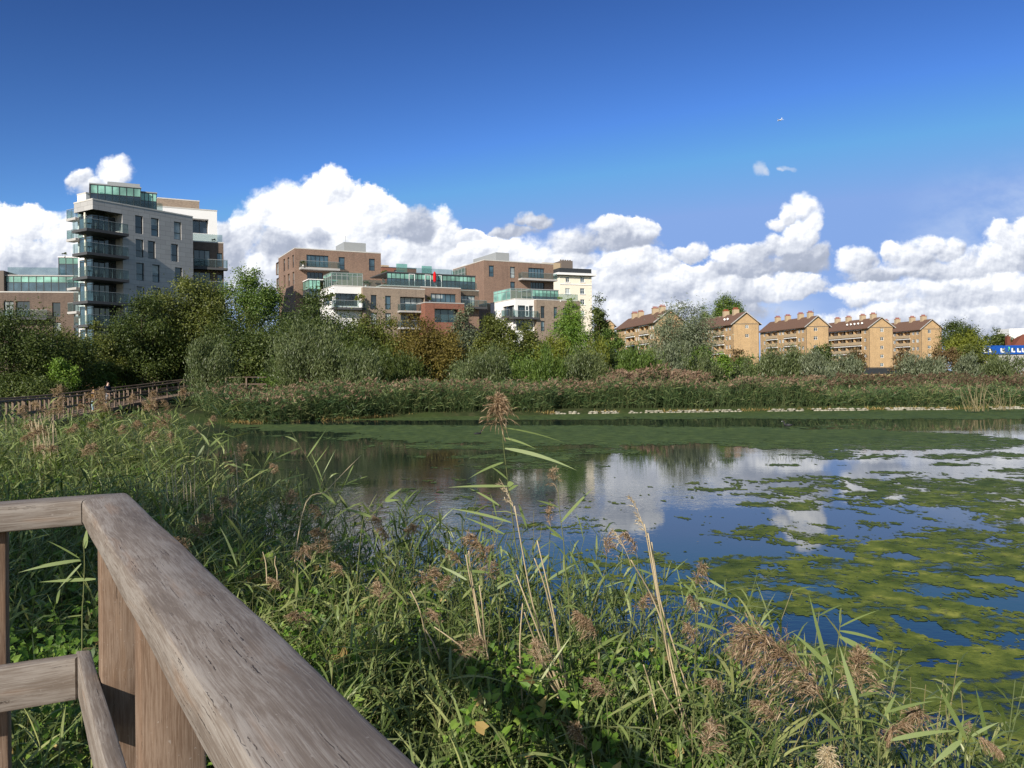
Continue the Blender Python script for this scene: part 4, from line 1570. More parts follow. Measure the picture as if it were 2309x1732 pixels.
def timber(name, base, grey, streak=1., dark=1.):
    """grain runs along local X"""
    m, gg = newmat(name)
    t = gg.node('ShaderNodeTexCoord')
    p = t.outputs['Object']
    oi = gg.node('ShaderNodeObjectInfo')
    p = gg.vec('ADD', p, gg.vec('SCALE', oi.outputs['Location']))
    warp = gg.noise(p, 2.6, 2., .5, out=1)
    pw_ = gg.vec('MULTIPLY_ADD', gg.vec('SUBTRACT', warp, (.5, .5, .5)), (0., .03, .03), p)
    fine = gg.noise(gg.mapping(pw_, (7., 260, 260)), 1., 4., .7)
    mid = gg.noise(gg.mapping(pw_, (1.6, 24, 24)), 1., 4., .6)
    blot = gg.noise(gg.mapping(p, (5., 16, 16)), 1.3, 5., .65)
    f = gg.math('MULTIPLY_ADD', fine, .46, gg.math('MULTIPLY_ADD', mid, .30, gg.math('MULTIPLY', blot, .24)))
    c = gg.ramp(f, [(.34, tuple(x * .72 * dark for x in base)), (.46, base), (.56, grey), (.70, tuple(min(1, x * 1.12) for x in grey))])
    # warm unweathered flushes
    warm = gg.mapr(gg.noise(gg.mapping(p, (1.8, 13, 13)), 1.6, 3.), .56, .74)
    c = gg.mix(gg.math('MULTIPLY', warm, .26), c, (.30, .175, .095))
    spots = gg.mapr(gg.noise(p, 90., 2.), .69, .75)
    c = gg.mix(gg.math('MULTIPLY', spots, .3), c, (.5, .46, .42))
    # drying checks: short dark cracks running slightly across the length
    q = gg.vec('MULTIPLY_ADD', gg.vec('SUBTRACT', gg.noise(p, 55., 2., .5, out=1), (.5, .5, .5)), (0., .006, .006), p)
    cr1 = gg.noise(gg.mapping(q, (6., 330, 330), rot=(0, 0, .05)), 1., 1., .3)
    cr2 = gg.noise(gg.mapping(q, (4.2, 230, 230), loc=(3.1, 7.7, 1.3), rot=(0, 0, .05)), 1., 1., .3)
    zone = gg.mapr(gg.noise(gg.mapping(p, (2.4, 12, 12)), 1., 2.), .44, .56)
    crack = gg.math('MAXIMUM', gg.mapr(cr1, .71, .745), gg.mapr(cr2, .735, .765))
    crack = gg.math('MULTIPLY', gg.math('MULTIPLY', crack, zone), streak)
    c = gg.mix(gg.math('MULTIPLY', crack, .78), c, (.03, .022, .018))
    h = gg.math('SUBTRACT', gg.math('MULTIPLY_ADD', fine, .30, gg.math('MULTIPLY', mid, .12)), gg.math('MULTIPLY', crack, .9))
    b = pbsdf(gg, c, .72, .22, gg.bump(h, .5, .004))
    gg.l.new(b.outputs[0], gg.out.inputs[0])
    sc = [n for n in m.node_tree.nodes if n.type == 'VECT_MATH' and n.operation == 'SCALE'][0]
    sc.inputs['Scale'].default_value = 3.7
    return m


M['rail_wood'] = timber('rail_wood', (.180, .146, .120), (.276, .242, .212))
M['post_wood'] = timber('post_wood', (.165, .105, .070), (.255, .180, .130), .5)


def beam(name, A, B, prof, mat, parent=None, endA=0., endB=0., up=Vector((0, 0, 1)), bev=.012):
    """timber from A to B; prof = (y0, y1, z0, z1) across (left of travel, up); ends sheared by tan endA / endB per metre of y; local X along the length"""
    A, B = Vector(A), Vector(B)
    t = (B - A)
    L = t.length
    t.normalize()
    s = up.cross(t).normalized()
    n = t.cross(s)
    y0, y1, z0, z1 = prof
    b = bev
    sec = [(y0 + b, z0), (y1 - b, z0), (y1 - b * .3, z0 + b * .3), (y1, z0 + b), (y1, z1 - b), (y1 - b * .3, z1 - b * .3), (y1 - b, z1), (y0 + b, z1), (y0 + b * .3, z1 - b * .3), (y0, z1 - b), (y0, z0 + b), (y0 + b * .3, z0 + b * .3)]
    k = len(sec)
    ns = max(2, int(L / .08))
    rr = random.Random(name + str(A))
    V, F = [], []
    for i in range(ns + 1):
        f = i / ns
        for (y, z) in sec:
            xa, xb = endA * y, L + endB * y
            wob = .0012 * math.sin(7 * f * L + y * 60) + .0008 * (rr.random() - .5)
            V.append((xa + (xb - xa) * f, y + wob * .6, z + wob))
    for i in range(ns):
        for j in range(k):
            a, c = i * k + j, i * k + (j + 1) % k
            F.append((a, a + k, c + k, c))
    V = np.array(V)
    caps = []
    for base, o in ((0, 0), (ns * k, 1)):
        for j in range(1, k - 1):
            f = (base, base + j, base + j + 1)
            caps.append(f[::-1] if o else f)
    me = bpy.data.meshes.new(name)
    me.from_pydata([tuple(v) for v in V], [], F + caps)
    me.materials.append(mat)
    me.polygons.foreach_set('use_smooth', [True] * len(F) + [False] * len(caps))
    me.update()
    try:
        me.set_sharp_from_angle(angle=rad(28))
    except Exception:
        pass
    o = bpy.data.objects.new(name, me)
    COL.objects.link(o)
    R = Matrix((t, s, n)).transposed().to_4x4()
    R.translation = A
    if parent is not None:
        o.parent = parent
        R.translation = A - ORG[parent.name]
    o.matrix_local = R
    ORG[o.name] = A
    return o


RAILZ = EYE - .42
C0 = PZ(287, 1109, RAILZ)                        # outer corner of the handrail
uu = Vector((.5243, -.8515, 0))                   # along the main rail, towards the camera
nn = Vector((.8515, .5243, 0))                    # outward
vv = Vector((-.893, -.45, 0)).normalized()       # along the rail that leaves to the left
mm = Vector((vv.y, -vv.x, 0))                    # outward of the left rail
if mm.dot(Vector((0, 1, 0))) < 0:
    mm = -mm
DECK = RAILZ - 1.13
rail = thing('platform_railing', 'weathered hardwood railing of the viewing platform in the left corner', 'railing', (C0.x, C0.y, DECK))
WD, TH = .160, .092
# mitre: inner corner point
inn = PZ(185, 1127, RAILZ)
k_ = Vector((inn.x - C0.x, inn.y - C0.y, 0))
mi = k_.dot(uu)                                  # shift along the main rail across its width
wi = -k_.dot(nn)
WD = wi
Aq = Vector((C0.x, C0.y, 0))
zt_ = Vector((0, 0, RAILZ))
hr = beam('handrail', Aq + zt_ - uu * 0, Aq + uu * 3.4 + zt_, (-WD, 0, -TH, 0) if (Vector((0, 0, 1)).cross(uu)).dot(nn) > 0 else (0, WD, -TH, 0), M['rail_wood'], rail,
          endA=(-mi / wi if (Vector((0, 0, 1)).cross(uu)).dot(nn) > 0 else mi / wi), bev=.015)
s2 = Vector((0, 0, 1)).cross(vv).normalized()
so = 1 if s2.dot(mm) > 0 else -1
mi2, wi2 = k_.dot(vv), -k_.dot(mm)
Ag = Aq + vv * .0035
hr2 = beam('handrail', Ag + zt_ - Vector((0, 0, .002)), Ag + vv * 2.4 + zt_ - Vector((0, 0, .002)), (-wi2, 0, -TH, 0) if so > 0 else (0, wi2, -TH, 0), M['rail_wood'], rail, endA=(-mi2 / wi2) * so, bev=.013)
# posts: stand under the handrail, just inside its middle
PI_ = Aq - nn * (WD - .022)


def post(c, a, b, wa, wb, mat='post_wood', z0=DECK - .9):
    """rectangular post; c = plan centre, a/b unit plan axes"""
    return beam('post', Vector((c.x, c.y, z0)), Vector((c.x, c.y, RAILZ - TH - .003)), (-wa / 2, wa / 2, -wb / 2, wb / 2), M[mat], rail, up=b, bev=.008)


def railpt(xy_):
    """point of the posts' inner line on the main rail seen at a photo column"""
    a, b = ray(*xy_)
    # (k a, k) . nn = PI_ . nn
    k = PI_.dot(nn) / (a * nn.x + nn.y)
    return Vector((k * a, k, 0))


for xx in (545, 741):
    p0_ = railpt(Z7(xx, 900))
    c = p0_ + nn * .07 + uu * .05
    post(c, nn, uu, .14, .095)
for k in (1.62, 2.9):
    c = railpt(Z7(741, 900)) + uu * k + nn * .07
    post(c, nn, uu, .14, .095)
# lower rail: plank on edge along the inner faces of the posts
LZ = RAILZ - .525
c2 = PI_ - nn * .048
lc = PZ(*Z7(512, 940), LZ)
Lq = c2 + uu * ((Vector((lc.x, lc.y, 0)) - c2).dot(uu))
rt = (Vector((0, 0, 1)).cross(uu)).dot(nn) > 0
zl_ = Vector((0, 0, LZ))
beam('lower_rail', Lq + zl_, Lq + uu * 3.2 + zl_, (0, .045, -.145, 0) if rt else (-.045, 0, -.145, 0), M['rail_wood'], rail, endA=.45 if rt else -.45, bev=.006)
Lq2 = Lq + nn * .045 + vv * .004 + uu * .022
beam('lower_rail', Lq2 + zl_ - Vector((0, 0, .003)), Lq2 + vv * 2.3 + zl_ - Vector((0, 0, .003)), (-.05, 0, -.145, 0) if so > 0 else (0, .05, -.145, 0), M['rail_wood'], rail, endA=-.9 * so, bev=.006)
# post of the left rail, at the very edge of the picture
a_, _ = ray(*Z7(36, 700))
base = Aq - mm * (wi2 - .06)
k = base.dot(mm) / (a_ * mm.x + mm.y)
pe = Vector((k * a_, k, 0))
post(pe + vv * .05 + mm * .06, mm, vv, .12, .10)
for k in (.95, 1.8):
    post(pe + vv * (k + .05) + mm * .06, mm, vv, .12, .10)
# coach bolts in the handrail and the lower rail
for (zx, zy, nrm, onp) in ((482, 272, -nn, 'h'), (662, 640, -nn, 'h'), (1132, 1580, -nn, 'h')):
    a, b = ray(*Z7(zx, zy))
    pin = Aq - nn * WD
    k = pin.dot(nn) / (a * nn.x + nn.y)
    c = Vector((k * a, k, EYE + b * k))
    mb = MB()
    mb.tube([c + nn * .01, c - nn * .002, c - nn * .004], [.0095, .0095, .006], 8)
    mb.build('screw', M['grey_metal'], hr)

# the platform deck we stand on
pm_ = MB()
dc = Aq - nn * .10 - mm * .10
for k in range(24):
    o = k * .147
    a = dc - nn * (o + .14)
    b = dc - nn * o
    pm_.hexa([*(Vector((p.x, p.y, z)) for z in (DECK - .045, DECK) for p in (a + uu * .02, b + uu * .02, b + uu * 4.6, a + uu * 4.6))])
dk = tag(pm_.build('viewing_platform', M['timber_far'], org=(dc.x, dc.y, DECK)), 'timber plank deck of the viewing platform inside the railing', 'platform')

# ------------------------------------------------------------------ boardwalk beyond the reeds, two walkers
BW = [(-70, 908, 25.5, .0), (0, 905, 28, 0.), (60, 901, 33, 0), (120, 896.5, 39.5, 0), (170, 892, 45, 0), (240, 884, 52, 0), (300, 875.5, 59, 0), (360, 868, 63, 0), (424, 858.5, 66, 0), (470, 853, 67.5, 0)]
FR = [P(x, y, d) for x, y, d, _ in BW]
BK = []
for i, p in enumerate(FR):
    t = (FR[min(i + 1, len(FR) - 1)] - FR[max(i - 1, 0)])
    t = Vector((t.x, t.y, 0)).normalized()
    s = Vector((t.y, -t.x, 0))
    if s.x > 0:
        s = -s
    BK.append(p + s * 1.9)


def along(pts, step):
    out, acc = [], 0.
    L = [0]
    for a, b in zip(pts, pts[1:]):
        L.append(L[-1] + (b - a).length)
    d = 0.
    while d < L[-1]:
        i = max(k for k in range(len(L)) if L[k] <= d)
        i = min(i, len(pts) - 2)
        out.append(pts[i].lerp(pts[i + 1], (d - L[i]) / (L[i + 1] - L[i])))
        d += step
    return out


def fence_run(name, label, pts, mat, step, hgt=1.1, nrail=2, edge=True, sz=.075, cat='railing'):
    r = thing(name, label, cat, pts[0] - Vector((0, 0, hgt)))
    mb = MB()
    for a, b in zip(pts, pts[1:]):
        mb.bar(a, b, .16, .07)
    mb.build('handrail', M[mat], r)
    for k in range(1, nrail):
        mb = MB()
        for a, b in zip(pts, pts[1:]):
            dz_ = Vector((0, 0, hgt * k / nrail))
            mb.bar(a - dz_, b - dz_, .05, .13)
        mb.build('lower_rail', M[mat], r)
    if edge:
        mb = MB()
        for a, b in zip(pts, pts[1:]):
            dz_ = Vector((0, 0, hgt + .08))
            mb.bar(a - dz_, b - dz_, .07, .2)
        mb.build('edge_beam', M[mat], r)
    for p in along(pts, step):
        mb = MB()
        mb.box((p.x - sz / 2, p.y - sz / 2), (1, 0), 0, sz, 0, sz * 1.4, p.z - hgt - (.9 if edge else .05), p.z - .037)
        mb.build('post', M[mat], r)
    return r


fence_run('boardwalk_railing', 'dark timber railing on the lake side of the far boardwalk', FR, 'timber_far', 1.25)
fence_run('boardwalk_railing', 'dark timber railing on the shore side of the far boardwalk, behind the walkers', BK, 'timber_far', 1.6)
mb = MB()
for i in range(len(FR) - 1):
    z = Vector((0, 0, 1.1))
    a, b, c, d = FR[i] - z, FR[i + 1] - z, BK[i + 1] - z, BK[i] - z
    h = Vector((0, 0, .12))
    mb.hexa([a - h, b - h, c - h, d - h, a, b, c, d])
tag(mb.build('boardwalk', M['timber_far']), 'raised timber boardwalk', None, None, 'structure')
fence_run('timber_fence', 'pale timber fence beyond the boardwalk, under the dark trees', [P(262, 842, 86), P(330, 844, 84), P(380, 845, 82), P(440, 846, 82)], 'timber_pale', 1.5, 1.05, 3, False, .12, 'fence')
fence_run('boardwalk_railing', 'short piece of open railing right of the feathery willow, above the reed bank', [P(510, 851, 67.5), P(545, 850.5, 67), P(600, 850.5, 68)], 'timber_far', 1.9, 1.15, 2, True, .11)


def person(label, px, head_y, D, h, jacket, legs, hair, skin, face, deck):
    hd = P(px, head_y, D)
    z0 = deck
    x, y = hd.x, hd.y
    f = Vector((math.cos(face), math.sin(face), 0))
    sd = Vector((-f.y, f.x, 0))
    r = thing('person', label, 'person', (x, y, z0))
    k = h / 1.72
    V = lambda a, b, z: Vector((x, y, z0)) + f * a * k + sd * b * k + Vector((0, 0, z * k))

    def skin_mesh(name, js, es, mat):
        me = bpy.data.meshes.new(name)
        me.from_pydata([tuple(p - Vector((x, y, z0))) for p, _ in js], es, [])
        o = bpy.data.objects.new(name, me)
        COL.objects.link(o)
        o.parent = r
        me.materials.append(mat)
        md = o.modifiers.new('skin', 'SKIN')
        for i, (_, rr) in enumerate(js):
            me.skin_vertices[0].data[i].radius = (rr[0] * k, rr[1] * k) if isinstance(rr, tuple) else (rr * k, rr * k)
        me.skin_vertices[0].data[0].use_root = True
        md.use_smooth_shade = True
        sb = o.modifiers.new('sub', 'SUBSURF')
        sb.levels = sb.render_levels = 1
        return o
    body = [(V(0, 0, .95), .12), (V(0, 0, 1.15), .115), (V(0, 0, 1.38), .13), (V(.01, 0, 1.50), .055), (V(.02, 0, 1.58), .075), (V(.02, 0, 1.66), .07),
            (V(0, .17, 1.38), .055), (V(.02, .21, 1.12), .042), (V(.14, .18, .95), .034), (V(.2, .16, .90), .03),
            (V(0, -.17, 1.38), .055), (V(.02, -.21, 1.12), .042), (V(.14, -.18, .95), .034), (V(.2, -.16, .90), .03),
            (V(0, .09, .88), .09), (V(.05, .1, .48), .06), (V(-.02, .1, .06), .045), (V(.12, .1, .035), .04),
            (V(0, -.09, .88), .09), (V(-.02, -.1, .48), .06), (V(-.12, -.1, .06), .045), (V(.02, -.1, .035), .04)]
    es = [(0, 1), (1, 2), (2, 3), (3, 4), (4, 5), (2, 6), (6, 7), (7, 8), (8, 9), (2, 10), (10, 11), (11, 12), (12, 13), (0, 14), (14, 15), (15, 16), (16, 17), (0, 18), (18, 19), (19, 20), (20, 21)]
    skin_mesh('body', body, es, skin)
    jk = [(p, (rr + .022)) for p, rr in body[:3]] + [(V(0, 0, 1.46), .07)] + [(p, rr + .018) for p, rr in body[6:9]] + [(p, rr + .018) for p, rr in body[10:13]]
    skin_mesh('jacket', jk, [(0, 1), (1, 2), (2, 3), (2, 4), (4, 5), (5, 6), (2, 7), (7, 8), (8, 9)], jacket)
    tr = [(V(0, 0, .97), .13)] + [(p, rr + .018) for p, rr in body[14:17]] + [(p, rr + .018) for p, rr in body[18:21]]
    skin_mesh('trousers', tr, [(0, 1), (1, 2), (2, 3), (0, 4), (4, 5), (5, 6)], legs)
    hm = MB()
    for j in range(6):
        for i in range(8):
            pass
    bm = bmesh.new()
    bmesh.ops.create_icosphere(bm, subdivisions=2, radius=.098 * k)
    for v in bm.verts:
        v.co.z *= 1.12
        if v.co.dot(f) > .035 * k and v.co.z < .06 * k:
            v.co -= f * (v.co.dot(f) - .03 * k)
    me = bpy.data.meshes.new('hair')
    bm.to_mesh(me)
    bm.free()
    me.materials.append(hair)
    o = bpy.data.objects.new('hair', me)
    COL.objects.link(o)
    o.parent = r
    o.location = V(-.005, 0, 1.655) - Vector((x, y, z0))
    # face: nose and eyes
    fm = MB()
    c = V(.085, 0, 1.60)
    fm.tri(c + sd * .012 * k, c - sd * .012 * k, c + f * .022 * k - Vector((0, 0, .01)))
    fm.tri(c + sd * .012 * k, c - sd * .012 * k, c + f * .01 * k + Vector((0, 0, .04)))
    fm.build('nose', skin, r)
    return r


cloth = lambda n, c: plain(n, c, .85, .1, .12, 6.)
SK = plain('skin', (.62, .40, .30), .5, .3, .05)
deckz = lambda i, f: (FR[i].lerp(FR[i + 1], f)).z - 1.1
person('dark haired adult in a navy jacket and pale trousers on the far boardwalk', 243, 862, 53.2, 1.74, cloth('navy_jacket', (.012, .016, .030)), cloth('pale_trousers', (.36, .36, .38)), plain('dark_hair', (.02, .012, .008)), SK, rad(-15), deckz(5, .15))
person('fair haired child in an ochre top and pale blue trousers on the boardwalk', 211, 880, 49.8, 1.28, cloth('ochre_top', (.30, .17, .05)), cloth('blue_trousers', (.25, .38, .45)), plain('fair_hair', (.36, .22, .09)), SK, rad(160), deckz(4, .7))

# ------------------------------------------------------------------ low fences and ducks, airliner
mb = None
fr_ = [P(1945, 829, 118), P(2075, 829, 120), P(2110, 829, 121)]
fence_run('metal_fence', 'low dark metal fence in front of the second flats from the right', [p for p in fr_], 'dark_metal', 1.2, 1.0, 8, False, .06, 'fence')


def bird(label, px, py, s, head):
    p = PZ(px, py, 0)
    r = thing('water_bird', label, 'bird', (p.x, p.y, 0), 'birds on the lake')
    f = Vector((math.cos(head), math.sin(head), 0))
    up = Vector((0, 0, 1))
    mb = MB()
    c = p
    mb.tube([c - f * .24 * s + up * .09 * s, c - f * .17 * s + up * .06 * s, c - f * .05 * s + up * .05 * s, c + f * .1 * s + up * .05 * s, c + f * .17 * s + up * .07 * s,
             c + f * .19 * s + up * .15 * s, c + f * .21 * s + up * .22 * s, c + f * .24 * s + up * .25 * s, c + f * .28 * s + up * .245 * s],
            [.01 * s, .05 * s, .09 * s, .085 * s, .055 * s, .035 * s, .035 * s, .045 * s, .02 * s], 8)
    mb.build('body', M['bird'], r, True)
    mb = MB()
    mb.tube([c + f * .28 * s + up * .245 * s, c + f * .34 * s + up * .235 * s], [.016 * s, .004 * s], 5)
    mb.build('beak', M['white_paint'], r)
    return r


M['bird'] = plain('bird', (.018, .018, .02), .5, .3, .2, 8.)
bird('black coot swimming on the weed near the far bank, right of the middle', 1777, 961, .95, rad(150))
bird('black coot floating at the weed edge behind the tall plume reed', 1077, 980, .75, rad(20))

pc = P(1758, 271, 3900)
r = thing('airliner', 'tiny white airliner flying high in the blue sky', 'aeroplane', pc)
M['plane_white'] = plain('plane_white', (.85, .85, .87), .4, .4, .02)
f = Vector((-.25, .96, .08)).normalized()
s = Vector((.97, .25, .0)).normalized()
up = Vector((0, 0, 1))
mb = MB()
mb.tube([pc + f * 20, pc + f * 17, pc + f * 10, pc - f * 10, pc - f * 20], [.3, 1.7, 2.1, 2.1, .6], 10)
mb.build('fuselage', M['plane_white'], r, True)
for sg in (1, -1):
    mb = MB()
    a, b = pc + f * 3 - up * .8, pc - f * 4 - up * .8
    c, d = pc + s * sg * 18 - f * 9 + up * 1.6, pc + s * sg * 18 - f * 6.5 + up * 1.6
    h = up * .6
    mb.hexa([a - h, b - h, c - h * .3, d - h * .3, a + h, b + h, c + h * .3, d + h * .3])
    mb.build('wing', M['plane_white'], r)
    mb = MB()
    e = pc + s * sg * 6 + f * 1.5 - up * 1.9
    mb.tube([e + f * 2, e + f * 1.6, e - f * 2], [.8, 1.1, .7], 8)
    mb.build('engine', M['plane_white'], r)
    mb = MB()
    a, b = pc - f * 16 + up * .6, pc - f * 19 + up * .6
    c, d = pc + s * sg * 6.5 - f * 20.5 + up * 1, pc + s * sg * 6.5 - f * 19 + up * 1
    h = up * .25
    mb.hexa([a - h, b - h, c - h, d - h, a + h, b + h, c + h, d + h])
    mb.build('tailplane', M['plane_white'], r)
mb = MB()
h = s * .25
a, b, c, d = pc - f * 14 + up * 1.8, pc - f * 19 + up * 1.4, pc - f * 21 + up * 8, pc - f * 18.5 + up * 8
mb.hexa([a - h, b - h, c - h, d - h, a + h, b + h, c + h, d + h])
mb.build('tail_fin', M['plane_white'], r)

# ------------------------------------------------------------------ vegetation generators (numpy)


def nrm(v):
    return v / np.maximum(np.linalg.norm(v, axis=-1, keepdims=True), 1e-9)


def blades(p, d, L, w, droop, side, n=4, fold=0., prof=None, twist=None):
    """strap leaves: base points p, unit directions d, lengths, widths, droop, side vectors -> verts, quads"""
    N = len(p)
    t = np.linspace(0, 1, n + 1)
    if prof is None:
        prof = np.array([np.sin(math.pi * min(1, .12 + .88 * (x ** .75))) for x in t])
        prof[-1] = .02
    c = p[:, None, :] + d[:, None, :] * (L[:, None] * t)[..., None]
    c = c + np.array([0, 0, -1.]) * (droop[:, None] * L[:, None] * t ** 2)[..., None]
    s = side[:, None, :] * (w[:, None] * .5 * prof)[..., None]
    V = np.stack([c - s, c + s], 2).reshape(N, -1, 3)
    i = np.arange(n) * 2
    F = np.stack([i, i + 1, i + 3, i + 2], 1)
    F = F[None] + (np.arange(N) * 2 * (n + 1))[:, None, None]
    return V.reshape(-1, 3), F.reshape(-1, 4)


def tubes(A, B, ra, rb, bow, n=3, k=3):
    """thin k-sided stalks from A to B, bowed sideways"""
    N = len(A)
    t = np.linspace(0, 1, n + 1)
    c = A[:, None] + (B - A)[:, None] * t[:, None] + bow[:, None] * (4 * t * (1 - t))[:, None]
    ax = nrm(B - A)
    s = nrm(np.cross(ax, np.array([.31, .95, .05])))
    b = np.cross(ax, s)
    r = ra[:, None] + (rb - ra)[:, None] * t
    ang = np.arange(k) * 2 * math.pi / k
    off = s[:, None, None] * np.cos(ang)[None, None, :, None] + b[:, None, None] * np.sin(ang)[None, None, :, None]
    V = c[:, :, None] + off * r[:, :, None, None]
    idx = np.arange(n)[:, None] * k
    m = np.arange(k)[None]
    F = np.stack([idx + m, idx + (m + 1) % k, idx + k + (m + 1) % k, idx + k + m], -1).reshape(-1, 4)
    F = F[None] + (np.arange(N) * k * (n + 1))[:, None, None]
    return V.reshape(-1, 3), F.reshape(-1, 4)


def cat(*parts):
    V, F, o = [], [], 0
    for v, f in parts:
        V.append(v)
        F.append(f + o)
        o += len(v)
    return np.concatenate(V), np.concatenate(F)


def joined(name, groups, parent=None, smooth=False, org=None):
    """groups = [((V, F), material), ...] in one mesh"""
    V, F, m, o = [], [], [], 0
    for i, ((v, f), _) in enumerate(groups):
        V.append(v)
        F.append(f + o)
        m.append(np.full(len(f), i))
        o += len(v)
    return mk(name, np.concatenate(V), np.concatenate(F), [g_[1] for g_ in groups], parent, smooth, np.concatenate(m), org=org)


def unit(rng, n):
    return nrm(rng.normal(size=(n, 3)))


def leaves(p, axis, nor, L, w):
    """flat pointed leaf (rhombus) at p"""
    s = nrm(np.cross(axis, nor))
    a = axis * L[:, None]
    b = s * (w * .5)[:, None]
    V = np.stack([p - a * .5, p + b - a * .05, p + a * .5, p - b - a * .05], 1).reshape(-1, 3)
    F = (np.arange(len(p)) * 4)[:, None] + np.arange(4)[None]
    return V, F


WIND = nrm(np.array([[.93, .25, -.05]]))[0]      # leaves and plumes stream to the right

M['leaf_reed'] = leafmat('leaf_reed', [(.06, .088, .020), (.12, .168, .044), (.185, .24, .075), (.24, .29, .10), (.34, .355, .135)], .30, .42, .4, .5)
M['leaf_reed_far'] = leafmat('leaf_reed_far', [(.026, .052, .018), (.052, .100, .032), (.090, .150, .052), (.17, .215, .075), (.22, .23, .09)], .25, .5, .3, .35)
M['stem_reed'] = leafmat('stem_reed', [(.075, .10, .03), (.13, .15, .055), (.20, .17, .08)], .05, .5, .3)
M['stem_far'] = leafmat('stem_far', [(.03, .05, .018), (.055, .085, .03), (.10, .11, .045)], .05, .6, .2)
M['stem_dead'] = leafmat('stem_dead', [(.30, .22, .12), (.46, .36, .22), (.58, .49, .34)], .05, .6, .25)
M['stem_straw'] = leafmat('stem_straw', [(.16, .13, .06), (.27, .22, .12), (.36, .30, .18)], .05, .6, .25)
M['plume'] = leafmat('plume', [(.13, .08, .045), (.26, .17, .10), (.40, .28, .18), (.54, .41, .28)], .3, .7, .15, 2.)
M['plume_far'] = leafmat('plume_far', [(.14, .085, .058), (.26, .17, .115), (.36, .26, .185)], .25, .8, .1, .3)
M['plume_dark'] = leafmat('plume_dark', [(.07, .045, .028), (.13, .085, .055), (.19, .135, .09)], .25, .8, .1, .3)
M['leaf_weed'] = leafmat('leaf_weed', [(.045, .095, .012), (.095, .19, .020), (.165, .28, .035), (.24, .33, .06)], .35, .5, .35, 1.)
M['leaf_dry'] = leafmat('leaf_dry', [(.16, .11, .04), (.34, .24, .09), (.50, .38, .16)], .25, .7, .15, 1.)
M['grass_low'] = leafmat('grass_low', [(.04, .075, .014), (.09, .15, .026), (.16, .21, .05)], .3, .6, .2, .3)

# ------------------------------------------------------------------ trees and shrubs


def bark():
    m, gg = newmat('bark')
    t = gg.node('ShaderNodeTexCoord')
    n = gg.noise(gg.mapping(t.outputs['Object'], (4, 4, .8)), 2.5, 5., .65)
    c = gg.ramp(n, [(.3, (.035, .026, .018)), (.55, (.085, .066, .05)), (.75, (.17, .14, .11))])
    b = pbsdf(gg, c, .9, .1, gg.bump(n, .6, .03))
    gg.l.new(b.outputs[0], gg.out.inputs[0])
    return m


M['bark'] = bark()
LF, LW, LS, LY = (2.15, 2.05, 1.5), (1.9, 1.8, 1.25), (1.32, 1.32, 1.12), (1.2, 1.25, 1.1)
FOL = {
    'dark': leafmat('foliage_dark', [(.012, .020, .007), (.026, .040, .012), (.046, .062, .018), (.085, .095, .036)], .22, .5, .32, .16, LF),
    'olive': leafmat('foliage_olive', [(.018, .025, .007), (.042, .054, .014), (.075, .085, .024), (.13, .13, .045)], .24, .5, .32, .16, LF),
    'mid': leafmat('foliage_mid', [(.018, .034, .009), (.038, .066, .016), (.066, .100, .026), (.11, .14, .045)], .26, .5, .32, .16, LF),
    'fresh': leafmat('foliage_fresh', [(.030, .060, .012), (.062, .110, .020), (.10, .155, .035), (.16, .20, .06)], .3, .5, .32, .2, LF),
    'willow': leafmat('foliage_willow', [(.024, .036, .018), (.048, .066, .034), (.080, .10, .055), (.14, .165, .10)], .22, .45, .4, .2, LW),
    'silver': leafmat('foliage_silver', [(.050, .062, .038), (.095, .112, .072), (.15, .17, .115), (.25, .27, .20)], .2, .45, .4, .2, LS),
    'gold': leafmat('foliage_gold', [(.060, .045, .012), (.115, .086, .022), (.17, .13, .035), (.25, .20, .07)], .28, .55, .25, .2, LY),
    'yellow': leafmat('foliage_yellow', [(.06, .07, .012), (.115, .125, .018), (.17, .18, .03), (.23, .22, .05)], .28, .55, .25, .2, LY),
    'rust': leafmat('foliage_rust', [(.040, .028, .018), (.078, .055, .034), (.12, .09, .055)], .2, .6, .2, .2, LF),
}


